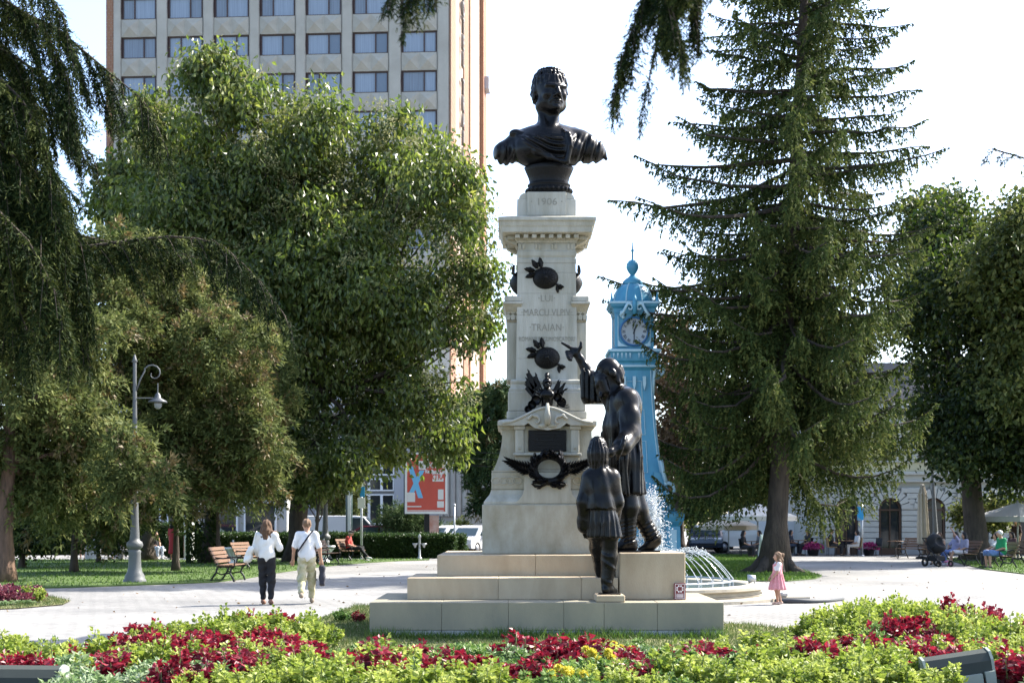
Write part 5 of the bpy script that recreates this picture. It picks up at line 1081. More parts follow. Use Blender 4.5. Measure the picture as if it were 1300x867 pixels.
# ---- clipped hedges
def hedge(label, x0, x1, y0, y1, h, n, seed):
    rng = np.random.default_rng(seed); e = empty('hedge', ((x0 + x1) / 2, (y0 + y1) / 2, 0), 0, label, 'hedge'); cx, cy = e.location.x, e.location.y
    q = MB(); q.bb(x0 - cx + .1, x1 - cx - .1, y0 - cy + .1, y1 - cy - .1, 0, h - .1); q.build('hedge_core', mat('hedge_interior', (.012, .02, .008), .95), e)
    f = rng.random(n); u_, v_ = rng.random(n), rng.random(n); P = np.empty((n, 3)); N = np.zeros((n, 3)); a = f < .6; b_ = (f >= .6) & (f < .92); c_ = f >= .92
    P[a] = np.stack([x0 + (x1 - x0) * u_[a], np.full(a.sum(), y0), h * v_[a]], 1); N[a] = (0, -1, 0); P[b_] = np.stack([x0 + (x1 - x0) * u_[b_], y0 + (y1 - y0) * v_[b_], np.full(b_.sum(), h)], 1); N[b_] = (0, 0, 1)
    sx = np.where(rng.random(n) < .5, x0, x1); P[c_] = np.stack([sx[c_], y0 + (y1 - y0) * u_[c_], h * v_[c_]], 1); N[c_] = np.stack([np.sign(sx[c_] - (x0 + x1) / 2), 0 * sx[c_], 0 * sx[c_]], 1)
    P += rng.normal(0, .05, P.shape) - np.array((cx, cy, 0)); V, F_, T = leaves(P, N * .8 + rng.normal(0, .6, (n, 3)), .11, .07, np.clip(rng.normal(.4, .2, n), 0, 1), .2, rng); link('foliage', npmesh('foliage', V, F_, lm_hedge, T), e); return e
hedge('long clipped dark green hedge behind the seated man in red', gx(462, 65), gx(577, 65), 64.6, 66, 1.0, 16000, 1)
hedge('clipped hedge behind the two walking women', gx(215, 65.5), gx(458, 65.5), 65.2, 66.6, 1.05, 26000, 2)
hedge('dark hedge beyond the path behind the shaded trunks', gx(-60, 72), gx(246, 72), 72, 73, 1.5, 24000, 3)
hedge('short hedge block with gaps beside the white car', gx(578.5, 66), gx(590, 66), 65.4, 66.6, .95, 2400, 4)
# ------------------------------------------------------------------ blue clock tower
m_blue = mat('blue_paint', (.065, .27, .38), .35, var=.3, vs=5, col2=(.045, .2, .31), stretch=(1, 1, .3)); m_blue2 = mat('light_blue_trim', (.36, .52, .57), .45, var=.08, vs=4); m_dial = mat('clock_dial', (.30, .33, .34), .4); m_dialnum = mat('dial_numeral', (.02, .03, .05), .5)
DC = 45.0; ct = empty('clock_tower', (gx(805, DC), DC + .6, 0), 0, 'ornate bright blue cast iron clock tower behind the old man statue', 'clock tower')
zc_ = lambda py: EYE + (HOR - py) * DC / FPX
ph = lambda px: px * DC / FPX
def cpart(mb, name, m): return mb.build(name, m, ct)
q = MB(); q.sqlathe((0, 0, 0), [(1.5, 0), (1.5, .25), (1.35, .3), (1.3, zc_(662)), (1.42, zc_(658)), (1.45, zc_(652)), (1.1, zc_(648))]); cpart(q, 'base', m_blue)
for sx in (-1, 1):
    for sy in (-1, 1):
        q = MB(); q.sqlathe((sx * 1.16, sy * 1.16, 0), [(.30, 0), (.30, .5), (.23, .55), (.21, zc_(668)), (.30, zc_(662)), (.33, zc_(656)), (.33, zc_(652)), (.2, zc_(649))]); cpart(q, 'corner_pedestal', m_blue2 if False else m_blue)
        q = MB(); q.bb(sx * 1.16 - .1, sx * 1.16 + .1, sy * 1.16 - .232 if sy < 0 else sy * 1.16 + .222, sy * 1.16 - .222 if sy < 0 else sy * 1.16 + .232, .7, zc_(672)); cpart(q, 'pedestal_panel', m_blue2)
prs = [(1.14, zc_(648)), (1.10, zc_(636)), (.98, zc_(620)), (.86, zc_(600)), (.76, zc_(575)), (.68, zc_(545)), (.62, zc_(510)), (.585, zc_(480)), (.58, zc_(470))]
q = MB(); q.sqlathe((0, 0, 0), prs); cpart(q, 'shaft', m_blue)
for s_ in (-1, 1):   # light trim lines along the shaft edges and panels
    q = MB(); q.tube([(s_ * (r_ - .05), -r_ - .012, z_) for r_, z_ in prs], .02, 6); cpart(q, 'edge_moulding', m_blue2)
    q = MB(); q.tube([(r_ + .012, s_ * (r_ - .05), z_) for r_, z_ in prs], .02, 6); cpart(q, 'edge_moulding', m_blue2)
for p0, p1, hw_ in ((600, 560, .40), (552, 520, .34), (512, 484, .26)):
    r0 = np.interp(p0, [470, 480, 510, 545, 575, 600], [.58, .585, .62, .68, .76, .86]); r1 = np.interp(p1, [470, 480, 510, 545, 575, 600], [.58, .585, .62, .68, .76, .86])
    q = MB(); q.tube([(-hw_, -r0 - .012, zc_(p0)), (hw_, -r0 - .012, zc_(p0)), (hw_ * .9, -r1 - .012, zc_(p1)), (-hw_ * .9, -r1 - .012, zc_(p1)), (-hw_, -r0 - .012, zc_(p0))], .016, 5); cpart(q, 'panel_moulding', m_blue2)
for k in (-1, 0, 1): q = MB(); q.prism([(k * .32 - .05, zc_(478)), (k * .32 + .05, zc_(478)), (k * .32 + .05, zc_(488)), (k * .32, zc_(496)), (k * .32 - .05, zc_(488))], -.70, -.55); cpart(q, 'pendant', m_blue2)
def scroll(cx, cz, r_, s_, y_, th, tail):
    pts = tail + [(cx + s_ * r_ * (1 - k / 11) * math.cos(2.2 - k * .62), cz + r_ * (1 - k / 11) * math.sin(2.2 - k * .62)) for k in range(10)]
    q = MB(); q.tube([(x, y_, z_) for x, z_ in pts], [th] * len(tail) + [th * (1 - k / 14) for k in range(10)], 7); return q
for s_ in (-1, 1):
    for y_ in (-.55, .55):
        cpart(scroll(s_ * .80, zc_(472), .22, s_, y_, .06, [(s_ * .60, zc_(500)), (s_ * .62, zc_(485))]), 'volute', m_blue2)
        cpart(scroll(s_ * 1.05, zc_(623), .26, s_, y_ * 2.0, .07, [(s_ * .80, zc_(585)), (s_ * .87, zc_(600)), (s_ * .97, zc_(614))]), 'volute', m_blue2)
        q = MB(); q.prism([(s_ * .58, zc_(600)), (s_ * .80, zc_(600)), (s_ * 1.0, zc_(618)), (s_ * 1.22, zc_(634)), (s_ * 1.26, zc_(648)), (s_ * .58, zc_(648))], y_ * 1.75 - .06, y_ * 1.75 + .06); cpart(q, 'buttress', m_blue)
q = MB(); q.sqlathe((0, 0, 0), [(.58, zc_(470)), (.66, zc_(466)), (.66, zc_(461)), (.74, zc_(458)), (.76, zc_(450)), (.80, zc_(447)), (.80, zc_(444)), (.66, zc_(442))]); cpart(q, 'lower_cornice', m_blue)
q = MB(); q.sqlathe((0, 0, 0), [(.60, zc_(442)), (.60, zc_(400)), (.64, zc_(397)), (.66, zc_(392)), (.74, zc_(389)), (.77, zc_(386)), (.77, zc_(383.5)), (.6, zc_(382))]); cpart(q, 'clock_housing', m_blue)
for sx in (-1, 1):
    for sy in (-1, 1): q = MB(); q.bb(sx * .56 - .06, sx * .56 + .06, sy * .56 - .06, sy * .56 + .06, zc_(441), zc_(398)); cpart(q, 'corner_pilaster', m_blue2 if False else m_blue); q = MB(); q.tube([(sx * .72, sy * .72, zc_(384)), (sx * .72, sy * .72, zc_(380)), (sx * .72, sy * .72, zc_(371))], [.07, .04, .008], 6); cpart(q, 'corner_spike', m_blue)
def dial(rz):
    e = bpy.data.objects.new('clock_face', MB().lathe((0, 0, 0), [(.001, 0), (.40, 0), (.43, .02)], 32).mesh('clock_face', m_dial)); COL.objects.link(e); e.parent = ct
    e.matrix_local = Matrix.Rotation(rz, 4, 'Z') @ Matrix.Translation((.0, -.625, zc_(421))) @ Matrix.Rotation(R(90), 4, 'X')
    q = MB(); q.tube([(.44 * math.cos(a), .44 * math.sin(a), .01) for a in np.linspace(0, 2 * PI, 33)], .035, 8, cap=False); q.build('bezel', mat('deep_blue_paint', (.03, .12, .26), .4), e)
    for k, nme in enumerate(('XII', 'I', 'II', 'III', 'IIII', 'V', 'VI', 'VII', 'VIII', 'IX', 'X', 'XI')):
        a = PI / 2 - k * PI / 6; text('numeral', nme, .13, m_dialnum, e, (.32 * math.cos(a), .32 * math.sin(a), .006), (0, 0, a - PI / 2), .003, sx=.75, bold=.003)
    for a, l_, w_ in ((R(-90), .34, .028), (R(72), .22, .04)):
        q = MB(); q.box((l_ / 2 - .04, 0, .018), (l_ + .08, w_, .008)); o = q.build('hand', m_dialnum, e); o.rotation_euler = (0, 0, a)
    return e
dial(0); dial(PI / 2)
for sx in (-1, 1): q = MB(); q.prism([(sx * .2, zc_(440)), (sx * .52, zc_(440)), (sx * .52, zc_(431)), (sx * .42, zc_(436))], -.66, -.63); cpart(q, 'spandrel_panel', m_blue2)
for sx in (-1, 1):
    cpart(scroll(sx * .16, zc_(392), .13, -sx, -.86, .045, [(sx * .46, zc_(402)), (sx * .36, zc_(397))]), 'crest_scroll', m_blue2)
    for k in range(4): q = MB(); q.ball((sx * (.36 + .05 * (k % 2)), -.69, zc_(403 - 2 * k)), .055, 6, (1, .5, 1)); cpart(q, 'crest_rosette', m_blue2)
q = MB(); q.tube([(0, -.86, zc_(400)), (0, -.88, zc_(386)), (0, -.86, zc_(374))], [.07, .09, .01], 7); cpart(q, 'crest_finial', m_blue)
q = MB(); q.lathe((0, 0, 0), [(.66, zc_(382)), (.64, zc_(378)), (.60, zc_(371)), (.50, zc_(363)), (.38, zc_(359)), (.30, zc_(358))], 28); cpart(q, 'dome', m_blue)
for k in range(8):
    a = 2 * PI * k / 8 + PI / 8; q = MB(); q.tube([((r_ + .008) * math.cos(a), (r_ + .008) * math.sin(a), zc_(y_)) for r_, y_ in ((.66, 382), (.64, 378), (.60, 371), (.50, 363), (.38, 359), (.31, 358))], .02, 5); cpart(q, 'dome_rib', m_blue2)
for hw_, z0, z1 in ((.775, 386, 383.5), (.805, 447, 444), (.665, 466, 463.5), (1.455, 654, 652)):
    q = MB(); y_ = hw_ + .012
    for sx in (-1, 1): q.bb(-hw_, hw_, sx * y_ - .012, sx * y_ + .012, zc_(z0), zc_(z1)); q.bb(sx * y_ - .012, sx * y_ + .012, -hw_, hw_, zc_(z0), zc_(z1))
    cpart(q, 'cornice_edge', m_blue2)
for sx in (-1, 1):
    q = MB(); q.tube([(sx * .51, -.625, zc_(440)), (sx * .51, -.625, zc_(401))], .014, 5); cpart(q, 'edge_moulding', m_blue2)
    for k in range(5): q = MB(); q.prism([(sx * (.14 + .13 * k) - .03, zc_(449)), (sx * (.14 + .13 * k) + .03, zc_(449)), (sx * (.14 + .13 * k), zc_(456))], -.80, -.77); cpart(q, 'cornice_leaf', m_blue2)
q = MB(); q.tube([(-.85, -1.345, .5), (.85, -1.345, .5), (.85, -1.345, zc_(668)), (-.85, -1.345, zc_(668)), (-.85, -1.345, .5)], .02, 5); cpart(q, 'panel_moulding', m_blue2)
q = MB(); q.tube([(-.55, -1.345, .7), (.55, -1.345, .7), (.55, -1.345, zc_(676)), (-.55, -1.345, zc_(676)), (-.55, -1.345, .7)], .015, 5); cpart(q, 'panel_moulding', m_blue2)
q = MB(); q.lathe((0, 0, 0), [(.30, zc_(358.5)), (.33, zc_(357)), (.30, zc_(353)), (.22, zc_(350)), (.14, zc_(348)), (.07, zc_(345))], 20); cpart(q, 'lantern', m_blue)
q = MB(); q.lathe((0, 0, 0), [(.05, zc_(346)), (.09, zc_(344)), (.16, zc_(340)), (.20, zc_(336)), (.19, zc_(331)), (.12, zc_(327)), (.06, zc_(326)), (.03, zc_(325)), (.03, zc_(315)), (.06, zc_(313.5)), (.025, zc_(312)), (.012, zc_(303))], 16); cpart(q, 'finial', m_blue)

# ------------------------------------------------------------------ fountain
m_rim = mat('fountain_stone', (.42, .38, .30), .8, var=.25, vs=3, bump=.3, bs=40)
m_water = mat('pool_water', (.10, .16, .16), .04, spec=.6, bump=.5, bs=5, bdist=.05)
m_jet = mat('spray_water', (.80, .84, .86), .12, spec=.6, trans=.45)
FCX, FCY = 2.1, 31.0
fo = empty('fountain', (FCX, FCY, 0), 0, 'round stone fountain with arching water jets behind the monument', 'fountain')
q = MB(); q.lathe((0, 0, 0), [(3.85, 0), (3.85, .06), (3.8, .07), (3.2, .07)], 72, smooth=False); q.build('step', m_rim, fo)
q = MB(); q.lathe((0, 0, 0), [(3.34, .06), (3.36, .1), (3.30, .12), (3.28, .18), (3.36, .20), (3.42, .22), (3.42, .28), (3.38, .30), (3.0, .30), (2.97, .28), (2.95, .02)], 72, smooth=False); q.build('basin_rim', m_rim, fo)
q = MB(); q.lathe((0, 0, 0), [(.001, .2), (2.96, .2)], 48); q.build('water_surface', m_water, fo)
q = MB(); q.tube([(2.7 * math.cos(a), 2.7 * math.sin(a), .36) for a in np.linspace(0, 2 * PI, 61)], .025, 6, cap=False); q.build('pipe_ring', m_galv, fo)
rng = np.random.default_rng(77)
octa_v = np.array([(1, 0, 0), (-1, 0, 0), (0, 1, 0), (0, -1, 0), (0, 0, 1), (0, 0, -1)], float); octa_f = np.array([(0, 2, 4), (2, 1, 4), (1, 3, 4), (3, 0, 4), (2, 0, 5), (1, 2, 5), (3, 1, 5), (0, 3, 5)])
def drops(name, P, r, parent, label=None):
    n = len(P); V = P[:, None] + octa_v[None] * np.broadcast_to(r, n)[:, None, None] * rng.uniform(.6, 1.4, (n, 6, 1)); F_ = octa_f[None] + (np.arange(n) * 6)[:, None, None]; o = link(name, npmesh(name, V.reshape(-1, 3), F_.reshape(-1, 3), m_jet, smooth=True), parent); o['kind'] = 'stuff'; return o
for k in range(38):
    a = 2 * PI * k / 38 + .1; x0, y0 = 2.7 * math.cos(a), 2.7 * math.sin(a); q = MB(); q.tube([(x0, y0, .2), (x0, y0, .42)], .022, 6); q.build('nozzle', m_galv, fo)
    hgt, rng_ = 1.0 * rng.uniform(.92, 1.08), 1.9; pts = []; dr_ = []
    for t in np.linspace(0, 1, 15):
        rr_ = 2.7 - rng_ * t; pts.append((rr_ * math.cos(a), rr_ * math.sin(a), .42 + 4 * hgt * .70 * t * (1 - t) * 1.0 - .22 * t))
    q = MB(); q.tube(pts[:6], [.0075 + .002 * math.sin(k * 3 + i * 1.7) for i in range(6)], 6); q.build('water_jet', m_jet, fo)
    P = np.array([np.array(pts[min(14, int(u_ * 14))]) * (1 - (u_ * 14) % 1) + np.array(pts[min(14, int(u_ * 14) + 1)]) * ((u_ * 14) % 1) for u_ in rng.uniform(.25, 1, 110)]) + rng.normal(0, .025, (110, 3)); drops('water_drops', P, .0115, fo)
P = np.concatenate([np.stack([.95 + rng.normal(0, .09 + .2 * (1 - t), 260), rng.normal(0, .2, 260), .3 + 1.85 * t + rng.normal(0, .12, 260)], 1) for t in np.linspace(0, 1, 14)]); drops('foam_plume', P, .015, fo)
q = MB()
S = Sculpt((.3, -.5, .1), (1.6, .5, 2.6), .035, .1); S.chain([(.95, 0, .2), (.95, 0, 1.2), (.93, 0, 2.0)], [.16, .11, .07])
for k in range(40): t = rng.random(); S.ell((.95 + rng.normal(0, .12), rng.normal(0, .12), .4 + 1.6 * t), (.06, .06, .13), None, .05)
S.build('foam_column', m_jet, fo)
sp = empty('fountain_spotlight', (gx(958, 30.6), 30.6, .30), 0, 'small grey spotlight on the fountain rim at the girl\'s left', 'spotlight')
q = MB(); q.tube([(-.14, 0, .10), (.02, 0, .12)], [.10, .06], 12); q.build('lamp_head', m_galv, sp); q = MB(); q.tube([(0, 0, 0), (0, 0, .1)], .02, 6); q.build('stand', m_galv, sp)
ho = MB(); hp = [(gx(985, 28.6), 28.6, .03), (gx(1003, 28.3), 28.3, .05), (gx(1030, 28.4), 28.35, .04), (gx(1052, 28.6), 28.7, .035), (gx(1072, 29.2), 29.4, .035)]; ho.tube(hp, .05, 8); tag(ho.build('hose', mat('dark_hose', (.05, .055, .06), .6)), 'thick dark hose lying on the paving beyond the girl', 'hose')
tr = empty('stone_channel', (gx(1008, 28.9), 28.9, 0), .3, 'pale stone drain piece on the paving behind the girl', 'stone'); MB().cbox(-.32, .32, -.12, .12, 0, .12, .02).build('channel_block', m_rim, tr); MB().cbox(-.34, -.2, -.14, .14, .12, .2, .02).build('channel_lip', m_step_top, tr)

# ------------------------------------------------------------------ street furniture
def lamp_post(label, base, H, rz=0, ornate=True, lean=0, arms=2):
    e = empty('street_lamp', base, rz, label, 'street lamp'); e.rotation_euler[1] = lean
    m_p = mat('silver_paint', (.12, .125, .125), .5, var=.12, vs=7)
    q = MB(); q.lathe((0, 0, 0), [(.31, 0), (.31, .08), (.27, .12), (.26, .2), (.2, .3), (.17, .45), (.16, .8), (.17, .85), (.14, .9)], 16); q.build('base', m_p, e)
    q = MB(); q.lathe((0, 0, 0), [(.14, .9), (.2, .95), (.225, 1.02), (.2, 1.1), (.14, 1.14), (.13, 1.2)], 16); q.build('collar', m_p, e)
    q = MB(); q.lathe((0, 0, 0), [(.13, 1.2), (.11, 1.6), (.085, 2.6), (.065, 4.2), (.05, H - .5), (.05, H)], 14); q.build('post', m_p, e)
    q = MB(); q.lathe((0, 0, 0), [(.05, H), (.08, H + .03), (.05, H + .1), (.015, H + .22)], 10); q.build('finial', m_p, e)
    for s_ in ((-1, 1) if arms == 2 else (1,)):
        sc = [(s_ * .05, 0, H - .75), (s_ * .15, 0, H - .45), (s_ * .27, 0, H - .22)] + [(s_ * (.50 + (.27 - .018 * k) * math.cos(2.6 - k * .5)), 0, H - .30 + (.27 - .018 * k) * math.sin(2.6 - k * .5)) for k in range(13)]
        q = MB(); q.tube(sc, [.022] * 3 + [.022 - .001 * k for k in range(13)], 7); q.build('scroll_arm', m_p, e)
        q = MB(); q.tube([(s_ * .05, 0, H - .95), (s_ * .62, 0, H - .95)], .015, 6); q.tube([(s_ * .62, 0, H - .55), (s_ * .62, 0, H - .82)], .015, 6); q.build('bracket', m_p, e)
        q = MB(); q.lathe((s_ * .62, 0, 0), [(.02, H - .80), (.07, H - .86), (.09, H - .95), (.24, H - 1.03), (.26, H - 1.07), (.1, H - 1.07)], 16); sh_ = q.build('lamp_shade', mat('dark_lamp_shade', (.08, .085, .09), .4), e)
        q = MB(); q.ball((s_ * .62, 0, H - 1.12), .11, 10, (1, 1, 1.2)); q.build('lamp_glass', mat('frosted_glass', (.25, .26, .26), .2), sh_)
    return e
lamp_post('ornate silver street lamp with scroll arms standing before the yews', (gx(171, 38), 38, 0), 5.9, 0, arms=1)
lamp_post('plain grey lamp post rising behind the two walking women', (gx(413, 59), 59, 0), 7.0, .4)
lamp_post('slightly leaning lamp post beside the closed parasol', (gx(1189, 66), 66, 0), 6.2, .2, lean=R(-3))
# benches
bench_n = [0]
def bench(label, loc, rz, group='park benches along the paths'):
    e = empty('park_bench', loc, rz, label, 'bench', group)
    if bench_n[0] == 0:
        b0 = []
        for i in range(4): b0.append(('seat_slat', MB().cbox(-.8, .8, -.36 + i * .115, -.26 + i * .115, .43 + .006 * abs(i - 1.5), .465 + .006 * abs(i - 1.5), .008).mesh('seat_slat', m_wood)))
        for i in range(4):
            mb = MB(); mb.box((0, .125 + .055 * i, .56 + i * .112), (1.6, .035, .095), rx=R(-20)); b0.append(('back_slat', mb.mesh('back_slat', m_wood)))
        for s_ in (-1, 1):
            mb = MB(); x = s_ * .62; mb.tube([(x, -.36, 0), (x, -.32, .12), (x, -.24, .24), (x, -.28, .36), (x, -.37, .42), (x, .06, .41), (x, .12, .5), (x, .32, .94)], .026, 6); mb.tube([(x, .30, 0), (x, .22, .14), (x, .14, .26), (x, .10, .41)], .026, 6); mb.tube([(x, -.24, .24), (x, .0, .2), (x, .14, .26)], .02, 6); mb.tube([(x, -.36, .43), (x, -.38, .6), (x, -.28, .66), (x, -.05, .64), (x, .17, .66)], .02, 6); b0.append(('iron_leg', mb.mesh('iron_leg', m_iron)))
        bench_n.append(b0); bench_n[0] = 1
    for nme, me in bench_n[1]: link(nme, me, e)
    return e
bench('empty wooden bench with iron legs right of the ornate lamp post', (gx(288, 39.3), 39.3, 0), R(87))
bench('wooden bench half hidden behind the woman in patterned trousers', (gx(412, 54.5), 54.5, 0), R(76))
bench('wooden bench under the seated man in red', (gx(444, 59.5), 59.5, 0), R(72))
bench('wooden bench glimpsed between the two walking women', (gx(314, 49), 49, 0), R(78))
bench('dark bench under the man in green', (gx(1270, 50.2), 50.2, 0), R(-80))
bench('dark bench under the women with a raised arm', (gx(1225, 53.6), 53.6, 0), R(-80))
bench('brown bench at the right edge behind the man in green', (gx(1306, 55), 55, 0), R(-72))
bench('brown bench beside the closed parasol', (gx(1160, 64), 64, 0), R(-60))
# urns, drinking fountain, bollard posts
def urn(label, loc):
    e = empty('stone_urn', loc, 0, label, 'urn'); q = MB(); q.lathe((0, 0, 0), [(.26, 0), (.26, .08), (.16, .14), (.15, .28), (.3, .5), (.42, .62), (.47, .64), (.47, .7), (.4, .7), (.36, .6), (.001, .6)], 20); q.build('bowl', m_white, e)
    for k in range(14): a = 2 * PI * k / 14; q = MB(); q.tube([(.18 * math.cos(a), .18 * math.sin(a), .28), (.33 * math.cos(a), .33 * math.sin(a), .5), (.44 * math.cos(a), .44 * math.sin(a), .62)], .025, 5); q.build('flute', m_white, e)
    q = MB(); q.tube([(0, 0, .6), (0, 0, .98)], .04, 6); q.tube([(0, 0, .85), (0, -.14, .88), (0, -.18, .8)], .02, 6); q.build('spout', m_galv, e); return e
urn('white fluted stone urn behind the empty bench', (gx(296, 53), 53, 0)); urn('white fluted urn at the foot of the plain lamp post', (gx(411, 57.2), 57.2, 0))
e = empty('drinking_fountain', (gx(533, 64), 63.8, 0), 0, 'small white two-armed drinking fountain before the long hedge', 'drinking fountain')
q = MB(); q.lathe((0, 0, 0), [(.12, 0), (.1, .05), (.05, .1), (.05, .95), (.08, .98), (.03, 1.1)], 12); q.build('post', m_galv, e)
for s_ in (-1, 1): q = MB(); q.lathe((s_ * .2, 0, 0), [(.03, .5), (.07, .6), (.12, .66), (.12, .70), (.05, .68)], 12); q.build('bowl', m_galv, e)
def post(name, label, loc, h, r_=.04, m=m_galv, cat='post'): 
    e = empty(name, loc, 0, label, cat); q = MB(); q.tube([(0, 0, 0), (0, 0, h)], r_, 8); q.build('pole', m, e); q = MB(); q.lathe((0, 0, 0), [(r_ * 2, 0), (r_ * 2, .03), (r_, .08)], 10); q.build('foot', m, e); return e
e = post('metal_post', 'thin grey post in front of the short hedge', (gx(577, 65), 64.9, 0), 2.4); q = MB(); q.ball((0, 0, 2.42), .07, 8); q.build('cap', m_galv, e)
m_sb = mat('sign_blue', (.03, .30, .60), .5); m_sw = mat('sign_plate_white', (.75, .75, .73), .5)
e = post('sign_post', 'grey sign post with blue and white plates behind the seated man', (gx(459, 62), 62, 0), 3.35, .05, cat='sign')
MB().bb(-.06, .14, -.08, -.05, 2.75, 3.2).build('blue_plate', m_sb, e); MB().bb(-.06, .14, -.08, -.05, 3.205, 3.4).build('white_plate', m_sw, e); MB().bb(-.16, .16, -.08, -.05, 2.25, 2.72).build('white_plate', m_sw, e)
e = post('sign_post', 'grey post with bright blue plate in front of the arcade', (gx(1094, 69), 69, 0), 2.5, .07, cat='sign'); MB().bb(-.24, .06, -.12, -.08, 1.75, 2.4).build('blue_plate', m_sb, e)
e = post('sign_post', 'dark green post behind the plain lamp post', (gx(441, 66.5), 67.2, 0), 4.6, .16, mat('dark_green_metal', (.03, .06, .06), .5), cat='post'); q = MB(); q.bb(-.05, .1, -.19, -.165, 1.2, 4.3); q.build('light_strip', m_sw, e)
post('white_post', 'thick white post right of the person in pink under the yews', (gx(240, 61), 61, 0), 2.5, .22, m_white)
# bus shelter glimpsed under the yews
e = empty('bus_shelter', (gx(205, 67), 67, 0), 0, 'flat-roofed bus shelter glimpsed behind the seated mother', 'shelter')
MB().cbox(-1.2, 1.9, -.8, .8, 2.35, 2.55, .03).build('roof', mat('shelter_grey', (.2, .21, .22), .6), e)
for x, y in ((-1.1, -.7), (1.8, -.7), (-1.1, .7), (1.8, .7)): q = MB(); q.tube([(x, y, 0), (x, y, 2.35)], .04, 6); q.build('post', m_iron, e)
e = empty('utility_cabinet', (gx(118, 63), 63, 0), 0, 'pale grey utility cabinet in the shade of the slim yew', 'cabinet'); MB().cbox(-.3, .3, -.2, .2, 0, 1.15, .02).build('cabinet_body', m_galv, e); MB().cbox(-.27, .27, -.215, -.2, .08, 1.08, .004).build('door', mat('cabinet_door', (.33, .35, .36), .5), e)
# billboard
DB = 69.0; e = empty('billboard', (gx(541, DB), DB, 0), R(4), 'red advertising billboard with blue letter X above the hedge', 'billboard')
zb_ = lambda py: EYE + (HOR - py) * DB / FPX
hwB = 27 * DB / FPX
MB().cbox(-hwB, hwB, 0, .42, zb_(652), zb_(574), .02).build('box_body', mat('navy_metal', (.012, .02, .05), .45), e)
rf = MB(); t_ = .11
for x0, x1, z0, z1 in ((-hwB, hwB, zb_(652), zb_(652) + t_), (-hwB, hwB, zb_(574) - t_, zb_(574)), (-hwB, -hwB + t_, zb_(652) + t_, zb_(574) - t_), (hwB - t_, hwB, zb_(652) + t_, zb_(574) - t_)): rf.bb(x0, x1, -.05, -.002, z0, z1)
rf.build('white_frame', m_white, e)
m_red = mat('poster_red', (.60, .10, .07), .45, var=.1, vs=2); m_pw = mat('poster_white', (.72, .70, .68), .5); m_pb = mat('poster_blue', (.18, .50, .78), .5)
MB().bb(-hwB + t_, hwB - t_, -.03, -.003, zb_(652) + t_, zb_(574) - t_).build('poster', m_red, e)
MB().prism([(-.05 - hwB, zb_(652)), (-hwB - .002, zb_(652)), (-hwB - .002, zb_(574)), (-.05 - hwB, zb_(574))], -.05, .5).build('side_panel', mat('navy_metal', (.012, .02, .05), .45), e)
pxB = lambda px: (px - 540) * DB / FPX
for s_, py, sz, sx in (('JETOANE', 584, .28, .9), ('CUPONABILE', 591, .34, .82), ('Kaufland Card', 598.5, .22, .85)): text('poster_lettering', s_, sz, m_pw, e, (pxB(553), -.034, zb_(py)), extrude=.002, sx=sx, bold=.012)
MB().bb(pxB(548), pxB(562), -.04, -.031, zb_(611), zb_(600)).build('white_panel', m_pw, e); text('poster_lettering', 'XTRA', .36, m_red, e, (pxB(554.5), -.043, zb_(605.5)), extrude=.002, sx=.75, bold=.012)
for x0, x1, p0, p1 in ((530.5, 540, 596, 585), (516, 526, 637, 625), (555, 562, 634, 621), (554, 562.5, 644, 636)): MB().bb(pxB(x0), pxB(x1), -.04, -.031, zb_(p0), zb_(p1)).build('white_panel', m_pw, e)
for a, b_ in (((520, 592), (533, 632)), ((535, 597), (521, 626))):
    q = MB(); x0, z0, x1, z1 = pxB(a[0]), zb_(a[1]), pxB(b_[0]), zb_(b_[1]); w_ = .12; q.prism([(x0 - w_, z0), (x0 + w_, z0), (x1 + w_, z1), (x1 - w_, z1)], -.036 if a[0] == 520 else -.0365, -.031); q.build('blue_letter_stroke', m_pb, e)
MB().bb(pxB(516), pxB(534), -.036, -.031, zb_(643.5), zb_(642)).build('text_line', m_pw, e); MB().bb(pxB(516), pxB(562), -.036, -.031, zb_(648.5), zb_(647.5)).build('text_line', m_pw, e)
MB().bb(-.1, .16, .08, .36, 0, zb_(652) + .01).build('post', m_iron, e); MB().bb(.165, .62, .1, .3, .9, zb_(654)).build('side_poster', mat('side_poster', (.55, .45, .40), .5, var=.5, vs=3, col2=(.45, .2, .15)), e)

